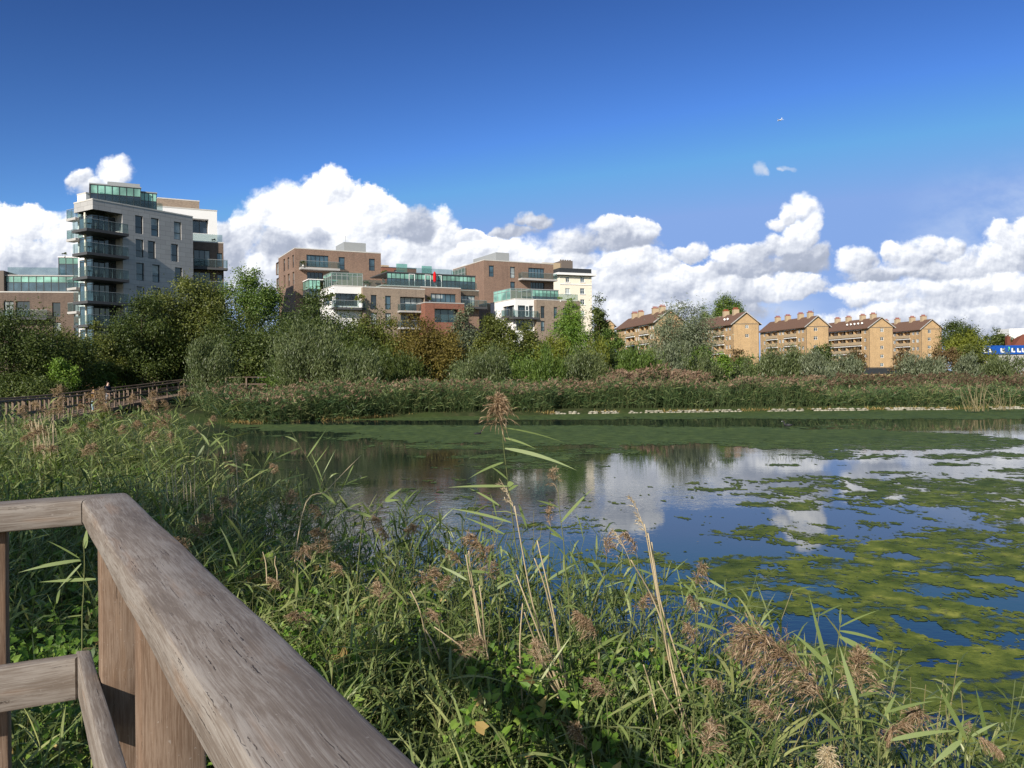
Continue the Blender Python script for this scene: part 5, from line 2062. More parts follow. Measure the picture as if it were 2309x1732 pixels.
def crown(cen, rad_, rng, leaf, cover, style='round', nclump=40, base_cut=-1., lobes=5):
    """leaf cloud for a crown with ellipsoid radii rad_; style: round, upright (shrub willow sprays), weep"""
    cen, R = np.array(cen, float), np.array(rad_, float)
    # a few big lobes give the outline its bumps, small clumps sit on and inside them
    ld = unit(rng, lobes)
    ld[:, 2] = np.abs(ld[:, 2]) * .8 - .12
    ld[0] = (rng.normal() * .2, 0, 1.)
    lc = ld * .42 * R
    lr = rng.uniform(.48, .66, lobes)
    per = []
    n = int(nclump)
    li = rng.integers(0, lobes, n)
    dirn = unit(rng, n)
    dirn[:, 2] = np.where(rng.random(n) < .75, np.abs(dirn[:, 2]), dirn[:, 2])
    rr = rng.uniform(.70, 1.0, n) ** .6
    cc = lc[li] + dirn * (rr * lr[li])[:, None] * R
    area = 4 * np.pi * (R[0] * R[2]) * .75
    N = int(cover * area / (leaf * leaf * .5))
    ci = rng.integers(0, n, N)
    mr = R.mean()
    off = rng.normal(size=(N, 3)) * (mr * .115) * rng.uniform(.6, 1.25, n)[ci][:, None]
    if style == 'upright':
        off[:, 2] *= 1.9
        off[:, :2] *= .75
    if style == 'weep':
        off[:, 2] = off[:, 2] * 2.1 - np.abs(off[:, 2]) * .8
    p = cc[ci] + off
    # keep an inner layer so that the crown is not hollow
    k = int(N * .16)
    p[:k] = unit(rng, k) * (rng.uniform(.1, .75, k) ** .5)[:, None] * R * .8
    # fit the cloud to the wanted outline
    for ax_ in range(3):
        lo_, hi_ = np.percentile(p[:, ax_], [1., 99.])
        p[:, ax_] *= R[ax_] / (hi_ if ax_ == 2 else (hi_ - lo_) / 2)
        cc[:, ax_] *= R[ax_] / (hi_ if ax_ == 2 else (hi_ - lo_) / 2)
    p += cen
    zc = cen[2] + base_cut * R[2] if np.isscalar(base_cut) and base_cut <= 0 else base_cut
    ok = p[:, 2] > zc
    p = p[ok]
    N = len(p)
    out = nrm((p - cen) / R)
    nor = nrm(out * .55 + unit(rng, N) * .8 + np.array([0, 0, .2]))
    if style == 'upright':
        ax = nrm(out * .45 + np.array([0, 0, 1.]) + unit(rng, N) * .45)
        ln, wd = leaf * rng.uniform(1.2, 2.4, N), leaf * rng.uniform(.28, .5, N)
    elif style == 'weep':
        ax = nrm(out * .5 + np.array([.25, 0, -.6]) + unit(rng, N) * .55)
        ln, wd = leaf * rng.uniform(1.0, 2.0, N), leaf * rng.uniform(.32, .55, N)
    else:
        ax = unit(rng, N)
        ln, wd = leaf * rng.uniform(.7, 1.45, N), leaf * rng.uniform(.5, .95, N)
    ax = nrm(ax - nor * (ax * nor).sum(1, keepdims=True) * .8)
    return leaves(p, ax, nor, ln, wd), cc + cen


def tree(name, label, cat_, xc, ytop, w, D, fol, zb=.25, style='round', low=.15, leaf=None, cover=2.3, seed=1, nclump=None, group=None, lean=0., aspect=1.0, trunkr=None, lobes=6):
    """xc/w: centre and width on the photo, ytop: crown top; low: crown bottom as share of the height"""
    rng = np.random.default_rng(seed * 7 + 13)
    top = P(xc, ytop, D)
    zb = gz1(top.x, top.y) if D < 200 else zb
    H = top.z - zb
    rx = w / 2 / FPX * D
    z0 = zb + H * low
    hz_ = top.z - z0
    k_ = .5 if low > .08 else .40                    # bushes and low crowns are widest near the ground
    R = (rx, rx * aspect, hz_ * (1 - k_))
    cen = (top.x, top.y, z0 + hz_ * k_)
    leaf = (leaf or max(.15, D * .0029)) * .76
    r = thing(name, label, cat_, (top.x - lean, top.y, zb - .05), group)
    (V, F), cc = crown(cen, R, rng, leaf, cover, style, nclump or int(22 + 9 * rx), z0 + .05, lobes)
    mk('crown', V, F, FOL[fol], r)
    tr = MB()
    tb = Vector((top.x - lean, top.y, zb - .1))
    tr_ = trunkr or max(.07, H * .018)
    cz = Vector(cen)
    mid = tb.lerp(cz, .55) + Vector((rng.normal() * .15, rng.normal() * .15, 0))
    tr.tube([tb, tb.lerp(mid, .5), mid, cz + Vector((0, 0, R[2] * .35))], [tr_ * 1.25, tr_, tr_ * .75, tr_ * .25], 7)
    for k in rng.choice(len(cc), min(9, len(cc)), replace=False):
        e = Vector(cc[k])
        st = tb.lerp(cz, rng.uniform(.35, .9))
        m_ = st.lerp(e, .5) + Vector((0, 0, abs(rng.normal()) * .06 * H))
        tr.tube([st, m_, e], [tr_ * .5, tr_ * .3, tr_ * .08], 5)
    tr.build('trunk' if style != 'upright' else 'stems', M['bark'], r, True)
    return r


T = tree
# an unseen tree added behind and left of the platform to shade the reeds
def shade_tree():
    rg = np.random.default_rng(5)
    r = thing('broadleaf_tree', 'unseen tree added behind the viewing platform to shade the left reeds', 'tree', (-8.6, -1.6, .5))
    (V, F), cc = crown((-8.6, -1.6, 5.6), (3.0, 2.2, 2.0), rg, .2, 1.5, 'round', 60, -1.)
    mk('crown', V, F, FOL['mid'], r)
    tr = MB()
    tr.tube([(-8.6, -1.6, .3), (-8.55, -1.6, 2.5), (-8.6, -1.65, 4.5), (-8.6, -1.6, 6.8)], [.2, .16, .12, .04], 8)
    for c in cc[:8]:
        tr.tube([(-8.6, -1.6, 3.6), (-8.6 + (c[0] + 8.6) * .5, -1.6 + (c[1] + 1.6) * .5, 4.6), tuple(c)], [.08, .05, .02], 5)
    tr.build('trunk', M['bark'], r, True)


shade_tree()
T('willow_shrub', 'low grey green willow bush at the foot of the blue building', 'willow', 2232, 803, 60, 92, 'willow', style='upright', seed=56, low=0.)
# left group behind the boardwalk
T('broadleaf_tree', 'dark bushy tree at the left edge in front of the low brick block', 'tree', 52, 706, 250, 62, 'dark', seed=1, low=.05)
T('broadleaf_tree', 'smaller dark olive tree between the left edge tree and the grey tower foot', 'tree', 150, 752, 120, 66, 'olive', seed=2, low=.05)
T('broadleaf_tree', 'rounded dark tree just right of the grey tower foot', 'tree', 318, 676, 160, 74, 'dark', seed=3, low=.05)
T('broadleaf_tree', 'large rounded olive tree in front of the grey tower, tallest of the left group', 'tree', 425, 636, 200, 80, 'olive', seed=4, low=.05)
T('broadleaf_tree', 'light green leafy tree reaching into the sky right of the grey tower', 'tree', 560, 614, 150, 92, 'mid', seed=5, low=.1, cover=1.7)
T('broadleaf_tree', 'dark bulky tree behind the feathery willow, between boardwalk and brick block', 'tree', 545, 720, 190, 76, 'dark', seed=6, low=.02)
T('broadleaf_tree', 'broad dark green tree below the left white-fronted block', 'tree', 700, 664, 215, 80, 'dark', seed=7, low=.03)
T('broadleaf_tree', 'olive yellow tree at the foot of the tan brick bays', 'tree', 838, 712, 150, 82, 'olive', seed=8, low=.03)
T('broadleaf_tree', 'dark tree in the gap behind the grey green willow', 'tree', 795, 770, 150, 74, 'dark', seed=9, low=.02)
T('willow_shrub', 'tall grey green willow standing over the reed bank on the left', 'willow', 690, 728, 170, 62, 'willow', style='upright', seed=10, low=.0)
T('willow_shrub', 'feathery young willow beside the boardwalk end', 'willow', 468, 762, 120, 58, 'willow', style='upright', seed=11, low=.05, cover=1.6)
T('shrub', 'small bright green bush in front of the pale timber fence', 'shrub', 288, 812, 60, 84, 'fresh', seed=12, low=0.)
T('shrub', 'light green bush by the rust red wall', 'shrub', 142, 812, 60, 60, 'fresh', seed=13, low=0.)
T('shrub', 'dark low bushes behind the boardwalk at the left edge', 'shrub', 60, 845, 190, 58, 'dark', seed=14, low=0.)
T('shrub', 'green bush behind the boardwalk between the walkers and the red wall', 'shrub', 215, 822, 90, 70, 'mid', seed=15, low=0.)
T('broadleaf_tree', 'slim olive tree in front of the grey tower foot beside the red wall', 'tree', 232, 735, 90, 72, 'olive', seed=16, low=.0)
T('broadleaf_tree', 'dark spreading tree behind the walkers and the boardwalk', 'tree', 360, 765, 180, 78, 'dark', seed=17, low=.0)
# centre
T('willow_shrub', 'dark upright willow bush right of the tall grey green willow', 'willow', 800, 790, 130, 60, 'willow', style='upright', seed=20, low=0.)
T('willow_shrub', 'dark upright willow bush left of the golden tree', 'willow', 895, 796, 110, 64, 'dark', style='upright', seed=21, low=0.)
T('autumn_tree', 'golden brown autumn tree in front of the red brick bay', 'tree', 968, 724, 150, 80, 'gold', seed=22, low=.02)
T('broadleaf_tree', 'pale leaved tree growing behind the golden tree', 'tree', 1058, 697, 86, 84, 'silver', seed=23, low=.05, cover=1.7)
T('broadleaf_tree', 'olive green tree in front of the right white-fronted block', 'tree', 1118, 716, 110, 80, 'olive', seed=24, low=.03)
T('broadleaf_tree', 'dull olive tree left of the bright birch', 'tree', 1200, 738, 105, 84, 'olive', seed=25, low=.03)
T('birch_tree', 'bright green drooping birch in front of the cream tower foot', 'tree', 1284, 684, 84, 88, 'fresh', style='weep', seed=26, low=.12, aspect=.9, lobes=7)
T('shrub', 'yellowish green bush at the foot of the cream tower', 'shrub', 1245, 765, 95, 80, 'yellow', seed=27, low=0.)
T('evergreen_tree', 'tall dark evergreen just right of the cream tower', 'tree', 1352, 676, 48, 150, 'dark', seed=28, low=.05, lobes=9, cover=2.6)
T('evergreen_tree', 'lower dark evergreen below the left flats', 'tree', 1380, 745, 55, 130, 'mid', seed=29, low=.02)
T('willow_shrub', 'rounded dark green willow bush left of the middle reed bank', 'willow', 1100, 786, 120, 66, 'willow', style='upright', seed=30, low=0.)
T('willow_shrub', 'dense dark green bush in front of the birch', 'willow', 1222, 782, 98, 66, 'mid', style='upright', seed=31, low=0.)
T('willow_shrub', 'broad grey green willow thicket right of the dense dark bush', 'willow', 1318, 788, 120, 67, 'willow', style='upright', seed=32, low=0.)
T('willow_shrub', 'rounded green bush below the left yellow flats', 'willow', 1425, 782, 110, 70, 'mid', style='upright', seed=33, low=0.)
T('willow_shrub', 'yellowish willow bush beside the dark evergreen', 'willow', 1345, 766, 66, 84, 'yellow', style='upright', seed=34, low=0.)
T('silver_willow', 'big silver leaved willow hiding part of the yellow flats', 'willow', 1545, 690, 155, 110, 'silver', style='weep', seed=35, low=.03, lobes=8)
T('willow_shrub', 'pale silver willow bush with upright sprays below the big silver willow', 'willow', 1515, 775, 96, 72, 'silver', style='upright', seed=36, low=0.)
T('broadleaf_tree', 'round dark green tree standing up behind the yellow flats', 'tree', 1640, 671, 74, 320, 'mid', seed=37, low=.25, cover=2.4, leaf=.62)
T('broadleaf_tree', 'small dark tree top behind the big silver willow', 'tree', 1588, 694, 26, 320, 'mid', seed=38, low=.2, leaf=.55)
T('shrub', 'small bright green bush right of the pale silver willow', 'shrub', 1628, 800, 44, 76, 'fresh', seed=39, low=0.)
T('willow_shrub', 'dark willow bush under the gable right of the silver willow', 'willow', 1590, 800, 70, 74, 'willow', style='upright', seed=40, low=0.)
T('shrub', 'brown twiggy shrub below the gable right of the silver willow', 'shrub', 1662, 790, 50, 92, 'rust', seed=41, low=0.)
T('willow_shrub', 'wide grey green willow thicket below the middle yellow flats', 'willow', 1755, 787, 170, 72, 'willow', style='upright', seed=42, low=0., aspect=.6)
T('willow_shrub', 'grey green willow at the right end of the wide thicket', 'willow', 1835, 796, 80, 70, 'silver', style='upright', seed=43, low=0.)
T('willow_shrub', 'pale willow bush below the gable of the flats with satellite dishes', 'willow', 1905, 802, 84, 78, 'silver', style='upright', seed=44, low=0.)
T('shrub', 'brown bush in front of the flats with satellite dishes', 'shrub', 1926, 788, 44, 110, 'rust', seed=45, low=0.)
T('shrub', 'dark green bush below the middle gable', 'shrub', 1850, 780, 62, 110, 'dark', seed=46, low=0.)
T('willow_shrub', 'pale silver willow bush in front of the right end flats', 'willow', 2075, 800, 96, 84, 'silver', style='upright', seed=47, low=0.)
T('shrub', 'brown bush at the corner of the right end flats', 'shrub', 2125, 786, 62, 108, 'rust', seed=48, low=0.)
T('shrub', 'brown bush between the two right gables', 'shrub', 2035, 792, 50, 112, 'rust', seed=49, low=0.)
T('broadleaf_tree', 'big dark rounded tree right of the yellow flats', 'tree', 2165, 727, 84, 270, 'dark', seed=50, low=.1, cover=2.6, leaf=.6)
T('broadleaf_tree', 'yellow green spreading tree in front of the big dark tree', 'tree', 2178, 751, 100, 190, 'yellow', seed=51, low=.05, leaf=.5)
T('broadleaf_tree', 'dark rounded tree above the blue building', 'tree', 2246, 747, 62, 260, 'dark', seed=52, low=.1, cover=2.6, leaf=.6)
T('shrub', 'olive bush left of the blue building', 'shrub', 2185, 780, 80, 120, 'olive', seed=53, low=0.)
T('willow_shrub', 'pale willow bush left of the blue building', 'willow', 2190, 800, 60, 86, 'silver', style='upright', seed=54, low=0.)
T('willow_shrub', 'grey green willow bush in front of the blue building at the right edge', 'willow', 2272, 800, 90, 86, 'willow', style='upright', seed=55, low=0.)

for i, (x, y, w, d_, f) in enumerate([(100, 830, 150, 88, 'dark'), (205, 800, 130, 92, 'dark'), (300, 790, 150, 90, 'dark'), (420, 780, 160, 92, 'olive'), (520, 790, 150, 90, 'dark'), (615, 775, 130, 88, 'dark'), (640, 812, 110, 72, 'mid'),
                                      (720, 770, 150, 90, 'dark'), (790, 815, 110, 68, 'dark'), (860, 780, 120, 90, 'olive'), (905, 775, 110, 92, 'dark'), (960, 790, 120, 90, 'olive'), (1040, 770, 120, 92, 'dark'), (1040, 815, 90, 70, 'willow'),
                                      (1120, 770, 130, 94, 'dark'), (1165, 800, 90, 72, 'mid'), (1180, 760, 110, 95, 'dark'), (1240, 785, 110, 92, 'dark'), (1310, 770, 110, 95, 'mid'), (1385, 790, 110, 90, 'dark'), (1460, 800, 100, 80, 'olive'),
                                      (1510, 790, 120, 92, 'dark'), (1580, 785, 90, 95, 'mid'), (1640, 815, 80, 84, 'willow'), (1680, 805, 80, 88, 'mid'), (1790, 805, 120, 88, 'mid'), (1900, 812, 90, 92, 'olive')]):
    T('understorey_bush', 'dark bush filling the gaps below the trees behind the reed bank', 'bush', x, y, w, d_, f, seed=100 + i, low=0., cover=1.9, group='bushes below the trees')

# potted plants on the terraces of the flats
def potted(label, x, yb, hpx, D, fol, w=1.):
    b = P(x, yb, D)
    h = hpx / FPX * D
    rg = np.random.default_rng(int(x * 7 + yb))
    r = thing('potted_plant', label, 'plant', b)
    (V, F), _ = crown((b.x, b.y, b.z + h * .62), (h * .42 * w, h * .38 * w, h * .40), rg, .16, 1.6, 'round', 14, -1., 4)
    mk('foliage', V, F, FOL[fol], r)
    mb = MB()
    mb.tube([b, b + Vector((0, 0, h * .30))], [h * .13, h * .17], 8)
    mb.build('pot', M['white_render'], r)


potted('bushy plant on the roof terrace at the right end of the left glass room', *Z2(1290, 775), 13, 134.5, 'mid', 1.2)
potted('rusty leaved plant on the tan brick roof terrace', *Z2(1335, 782), 11, 135.5, 'gold', 1.1)
potted('dark round plant by the glass guard at the end of the tan brick roof', *Z2(1530, 790), 11, 139, 'dark', 1.2)
potted('tall thin plant against the end wall of the left brown brick block', *Z2(1500, 720), 26, 148, 'mid', .7)
potted('palm like plant on the corner balcony of the left white-fronted block', *Z2(1232, 1020), 30, 132, 'yellow', .9)
potted('leafy climber on the left white corner balcony', *Z2(880, 985), 24, 131, 'olive', 1.)
potted('small yellowish plant on the link block terrace', *Z3(45, 742), 11, 140, 'yellow', 1.)
potted('grassy planting on the roof terrace of the right white-fronted block', *Z3(1600, 738), 10, 147, 'fresh', 1.3)
potted('long low planting near the end of the right tan brick roof', *Z3(1710, 745), 9, 149, 'mid', 1.8)
potted('plant on the balcony at the top of the left brown brick block', *Z2(545, 530), 12, 141, 'dark', 1.1)
potted('dark plant on the glass room roof of the low brick block', *Z1(518, 712), 10, 121, 'dark', 1.2)
potted('dark plants on the brick wing roof of the grey tower', *Z1(1722, 600), 9, 116, 'dark', 1.2)

# ------------------------------------------------------------------ far reed beds


def reedbank(name, label, poly, dens, hmin, hmax, seed, plume_share, leaf_m, plume_m, nleaf=5, lw=.045, pl=.26, front=1., zoff=0.):
    """reeds standing in a plan polygon given as rows: list of (near point, far point)"""
    rng = np.random.default_rng(seed)
    pts = []
    for (a, b), (c, d) in zip(poly, poly[1:]):
        a, b, c, d = (np.array(q[:2], float) for q in (a, b, c, d))
        ar = .5 * abs(np.cross(c - a, b - a)) + .5 * abs(np.cross(c - d, b - d))
        n = int(ar * dens)
        s, t = rng.random(n), rng.random(n) ** 1.25
        pts.append((a + (c - a) * s[:, None]) * (1 - t)[:, None] + (b + (d - b) * s[:, None]) * t[:, None])
    p = np.concatenate(pts)
    p = p[fbm(p[:, 0] * .8, p[:, 1] * .8, 3, seed + 50) + rng.random(len(p)) * .35 > .50]
    z = gz(p[:, 0], p[:, 1])
    n = len(p)
    h = (hmin + (hmax - hmin) * rng.random(n)) * (.50 + 1.0 * fbm(p[:, 0] * .42, p[:, 1] * .42, 4, seed))
    A = np.column_stack([p, z + zoff - .05])
    lean = rng.normal(size=(n, 3)) * .17
    lean[:, 0] += .12
    lean[:, 2] = 0
    B = A + np.column_stack([np.zeros(n), np.zeros(n), h]) + lean * h[:, None]
    st = tubes(A, B, np.full(n, .010), np.full(n, .006), lean * .2, 2, 3)
    k = nleaf
    idx = np.repeat(np.arange(n), k)
    f = rng.uniform(.12, .98, n * k)
    pos = A[idx] + (B - A)[idx] * f[:, None]
    az = rng.uniform(0, 2 * math.pi, n * k)
    d = np.column_stack([np.cos(az), np.sin(az), rng.uniform(.3, 1.5, n * k)])
    d[:, 0] += .45
    d = nrm(d)
    sd = nrm(np.cross(d, unit(rng, n * k) * .5 + np.array([0, -.4, .7])))
    lv = blades(pos, d, rng.uniform(.35, .75, n * k), lw * rng.uniform(.6, 1.2, n * k), rng.uniform(.1, .6, n * k), sd, 2)
    gr = [(st, M['stem_far']), (lv, leaf_m)]
    m = rng.random(n) < plume_share
    if m.any():
        q = B[m]
        kk = 5
        ii = np.repeat(np.arange(len(q)), kk)
        dd = nrm(unit(rng, len(ii)) * .55 + np.array([.5, 0, .75]))
        ss = nrm(np.cross(dd, unit(rng, len(ii))))
        pv = blades(q[ii] - np.array([0, 0, .05]) + rng.normal(size=(len(ii), 3)) * .04, dd, pl * rng.uniform(.6, 1.25, len(ii)), pl * .28 * rng.uniform(.6, 1.3, len(ii)), rng.uniform(.1, .7, len(ii)), ss, 2)
        gr.append((pv, plume_m))
    return tag(joined(name, gr), label, 'reeds', None, 'stuff')


def rowpt(x, y, z=0., back=3.):
    a = PZ(x, y, z)
    dr = Vector((a.x, a.y, 0)).normalized()
    return (a.x, a.y), (a.x + dr.x * back, a.y + dr.y * back)


near_edge = [(462, 953), (520, 955), (600, 955), (700, 950), (800, 946), (900, 941), (1000, 938.5), (1100, 937), (1240, 935)]
right_edge = [(1240, 934), (1400, 932), (1550, 930), (1700, 928), (1850, 926.5), (2000, 925), (2150, 924), (2330, 921.5), (2480, 919)]
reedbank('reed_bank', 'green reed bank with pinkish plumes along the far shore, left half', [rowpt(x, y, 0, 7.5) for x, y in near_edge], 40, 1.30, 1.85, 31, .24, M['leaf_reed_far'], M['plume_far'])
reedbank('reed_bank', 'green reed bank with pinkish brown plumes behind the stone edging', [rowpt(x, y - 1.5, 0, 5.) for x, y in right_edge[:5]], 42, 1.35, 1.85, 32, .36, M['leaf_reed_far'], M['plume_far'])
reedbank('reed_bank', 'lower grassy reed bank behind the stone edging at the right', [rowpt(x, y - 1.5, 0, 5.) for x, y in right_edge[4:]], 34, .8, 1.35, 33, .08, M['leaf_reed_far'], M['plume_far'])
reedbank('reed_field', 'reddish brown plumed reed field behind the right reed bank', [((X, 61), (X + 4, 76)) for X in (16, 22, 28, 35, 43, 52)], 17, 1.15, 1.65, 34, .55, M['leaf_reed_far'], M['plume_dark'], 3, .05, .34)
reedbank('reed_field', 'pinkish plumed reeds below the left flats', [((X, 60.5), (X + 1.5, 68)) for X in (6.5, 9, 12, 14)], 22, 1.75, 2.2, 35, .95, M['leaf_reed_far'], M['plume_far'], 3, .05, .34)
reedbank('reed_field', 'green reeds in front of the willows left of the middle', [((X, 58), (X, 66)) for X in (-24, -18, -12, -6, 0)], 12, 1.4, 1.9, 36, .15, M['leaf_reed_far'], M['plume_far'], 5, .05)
reedbank('meadow_growth', 'rough green growth at the feet of the trees', [((-60, 66), (-70, 92)), ((-30, 70), (-34, 95)), ((0, 70), (0, 95)), ((30, 78), (36, 110)), ((60, 78), (75, 110)), ((90, 78), (110, 110))], 1.6, .8, 1.5, 37, .25, M['leaf_reed_far'], M['plume_dark'], 6, .10)
reedbank('meadow_growth', 'rough green growth left of the reeds and below the boardwalk', [((-16, 10), (-34, 12)), ((-18, 26), (-40, 34)), ((-24, 40), (-55, 60))], 3.2, .7, 1.2, 38, .2, M['leaf_reed_far'], M['plume_far'], 6, .06)
# pale dry grass fringe at the water's edge and pale dead stalks on the right
rng = np.random.default_rng(77)
fp_, n = [], 5200
ed = [rowpt(x, y - .2, 0)[0] for x, y in near_edge + right_edge]
seg = rng.integers(0, len(ed) - 1, n)
t = rng.random(n)
ea = np.array(ed)
q = ea[seg] * (1 - t)[:, None] + ea[seg + 1] * t[:, None] + rng.normal(size=(n, 2)) * .12
q[:, 1] += .15
keep = fbm(q[:, 0] * .4, q[:, 1] * .4, 3, 3) > .42
q = q[keep]
n = len(q)
d = nrm(np.column_stack([rng.normal(size=n) * .5, rng.normal(size=n) * .5, np.full(n, 1.)]))
fr_ = blades(np.column_stack([q, np.zeros(n)]), d, rng.uniform(.1, .42, n), rng.uniform(.02, .06, n), rng.uniform(0, .5, n), nrm(np.cross(d, unit(rng, n))), 2)
tag(joined('dry_grass_fringe', [(fr_, M['leaf_dry'])]), 'pale dry grass fringe along the far waterline', 'grass', None, 'stuff')
for (lab, x0, x1, yb, n, hh) in (('pale dead stalks fanning out of the right bank', 2080, 2150, 905, 26, 2.0), ('upright pale dead stalks at the right bank', 2200, 2250, 915, 30, 1.9), ('pale dead stalks right of the middle bank', 1985, 2025, 905, 18, 1.5),
                                 ('pale dead stalks at the right edge of the bank', 2270, 2309, 912, 20, 1.5), ('pale dead stalks among the reeds below the wide willow thicket', 1840, 1870, 895, 14, 1.5)):
    a, b = PZ(x0, yb + 18, 0), PZ(x1, yb + 18, 0)
    s = rng.random(n)
    A = np.column_stack([a.x + (b.x - a.x) * s, a.y + .6 + rng.random(n) * .6, np.full(n, .1)])
    B = A + np.column_stack([(s - .6) * (1.8 if 'fanning' in lab else .5) + rng.normal(size=n) * .22, rng.normal(size=n) * .2, hh * rng.uniform(.35, 1.0, n)])
    st = tubes(A, B, np.full(n, .014), np.full(n, .008), rng.normal(size=(n, 3)) * .06, 3, 4)
    c = thing('dead_stalk_clump', lab, 'dry reeds', (float(A[0, 0]), float(A[0, 1]), 0), 'pale dead stalks on the far bank')
    mk('stalks', *st, M['stem_straw'], c)

# stone edging along the far waterline
sm = MB()
rng_ = random.Random(8)
pts = [PZ(x, y, 0) for x, y in right_edge]
M['stone'] = plain('stone', (.36, .33, .255), .85, .2, .35, 3., bump=.4)
bmx = bmesh.new()
for p in along(pts, .21):
    if fbm(np.array([p.x * .9]), np.array([3.]), 3, 8)[0] < .44:
        continue
    for row in (0, 1):
        if row and rng_.random() < .35:
            continue
        bm2 = bmesh.new()
        sx, sy, sz = rng_.uniform(.10, .22), rng_.uniform(.10, .18), rng_.uniform(.04, .075)
        r_ = bmesh.ops.create_icosphere(bm2, subdivisions=1, radius=1.)
        c = Vector((p.x + rng_.uniform(-.1, .1), p.y - .25 + row * .28 + rng_.uniform(-.05, .05), .03 + row * .09))
        for v in bm2.verts:
            k = 1 + rng_.uniform(-.22, .22)
            v.co = Vector((v.co.x * sx * k, v.co.y * sy * k, v.co.z * sz * k)) + c
        i0 = len(sm.v)
        sm.v += [tuple(v.co) for v in bm2.verts]
        sm.t += [tuple(i0 + v.index for v in f_.verts) for f_ in bm2.faces]
        bm2.free()
bmx.free()
tag(sm.build('stone_edging', M['stone']), 'line of pale stones edging the far waterline on the right', 'stones', None, 'stuff')

# ------------------------------------------------------------------ the near reeds and weeds


def hcan(X, Y):
    return np.interp(Y, [1.5, 3., 5.7, 8.5, 11.5, 15., 22., 30.], [.97, 1.05, 1.27, 1.50, 1.66, 1.66, 1.45, 1.3])


C2, N2, M2, U2, V2 = (np.array([v.x, v.y]) for v in (C0, nn, mm, uu, vv))


def nearpts(rng, x0, x1, y0, y1, dens, shore=-.15):
    n = int((x1 - x0) * (y1 - y0) * dens)
    p = np.column_stack([rng.uniform(x0, x1, n), rng.uniform(y0, y1, n)])
    r = p - C2
    ok = ((r @ N2 > .10) | (r @ M2 > .10)) & (lakedist(p[:, 0], p[:, 1]) > shore)
    ok &= (p[:, 0] / p[:, 1] > -1.35) | (p[:, 1] < 6)
    ok &= ~((p[:, 1] < 2.0) & (np.abs(p[:, 0]) < .9) & (r @ N2 < .55))
    return p[ok]


def reed_mass(rng, p, leafw, leafl, nleaf, hs=1., nseg=3, spread=1.):
    n = len(p)
    z = gz(p[:, 0], p[:, 1])
    hc = hcan(p[:, 0], p[:, 1])
    cl = fbm(p[:, 0] * .9, p[:, 1] * .9, 3, 11)
    h = hc * hs * (.62 + .5 * rng.random(n) ** .8) * (.72 + .56 * cl) - z
    h = np.maximum(h, .3)
    A = np.column_stack([p, z - .03])
    lean = np.column_stack([rng.normal(size=n) * .16 + .10, rng.normal(size=n) * .16, np.zeros(n)])
    B = A + np.column_stack([np.zeros(n), np.zeros(n), h]) + lean * h[:, None]
    bow = np.column_stack([rng.normal(size=n), rng.normal(size=n), np.zeros(n)]) * .05
    st = tubes(A, B, np.full(n, .0042), np.full(n, .0020), bow, 3, 3)
    idx = np.repeat(np.arange(n), nleaf)
    m = n * nleaf
    f = rng.uniform(.18, 1.0, m)
    pos = A[idx] + (B - A)[idx] * f[:, None] + bow[idx] * (4 * f * (1 - f))[:, None]
    az = rng.uniform(0, 2 * math.pi, m)
    d = np.column_stack([np.cos(az), np.sin(az), rng.uniform(.15, 1.6, m) * (.5 + .8 * f)])
    d[:, :2] *= spread
    d += WIND * .45
    d = nrm(d)
    sd = nrm(np.cross(d, np.array([0, 0, 1.]) + unit(rng, m) * .55))
    L = leafl * rng.uniform(.55, 1.25, m)
    lv = blades(pos, d, L, leafw * rng.uniform(.6, 1.25, m), rng.uniform(.05, .75, m), sd, nseg)
    return st, lv, B


rng = np.random.default_rng(101)
pa = nearpts(rng, -3., 2.9, 1.0, 5.2, 150, -.28)
pb_ = nearpts(rng, -8., 1.6, 5.2, 9.8, 105, -.32)
pc_ = nearpts(rng, -15., -1., 9.5, 16., 30)
pd_ = nearpts(rng, -20., -4., 16., 27., 13)
ra = reed_mass(rng, pa, .0135, .28, 11, .95, 4)
rb = reed_mass(rng, pb_, .017, .31, 10, 1., 3)
rc = reed_mass(rng, pc_, .024, .36, 9, 1.06, 3)
rd = reed_mass(rng, pd_, .034, .42, 8, 1.06, 2)
joined_ = joined('reed_bed', [(cat(ra[0], rb[0], rc[0], rd[0]), M['stem_reed']), (cat(ra[1], rb[1], rc[1], rd[1]), M['leaf_reed'])])
tag(joined_, 'dense green reed bed filling the bank between the railing and the lake', 'reeds', None, 'stuff')


def heart_leaves(p, ax, nor, L):
    """broad pointed leaves folded along the midrib"""
    s = nrm(np.cross(ax, nor))
    nor = np.cross(s, ax)
    T_ = [(0, 0, 0), (1, 0, -.10), (-.16, .30, .05), (.34, .36, .08), (-.16, -.30, .05), (.34, -.36, .08)]
    V = np.stack([p + (ax * a + s * b + nor * c) * L[:, None] for a, b, c in T_], 1).reshape(-1, 3)
    o = (np.arange(len(p)) * 6)[:, None]
    return V, np.concatenate([o + np.array([[0, 1, 3, 2]]), o + np.array([[0, 4, 5, 1]])])


def weed_leaves(rng, x0, x1, y0, y1, dens, size, lo, hi, thr):
    p = nearpts(rng, x0, x1, y0, y1, dens, .0)
    cl = fbm(p[:, 0] * 1.5, p[:, 1] * 1.5, 3, 21)
    p = p[cl > thr]
    n = len(p)
    hc = hcan(p[:, 0], p[:, 1])
    g0 = gz(p[:, 0], p[:, 1])
    z = g0 + (hc - g0) * (lo + (hi - lo) * rng.random(n) ** .8) * (.7 + .6 * fbm(p[:, 0] * 1.2, p[:, 1] * 1.2, 2, 31))
    nor = nrm(np.array([-.15, -.45, .8]) + unit(rng, n) * .65)
    ax = unit(rng, n)
    ax = nrm(ax - nor * (ax * nor).sum(1, keepdims=True))
    return heart_leaves(np.column_stack([p, z]), ax, nor, size * rng.uniform(.5, 1.25, n))


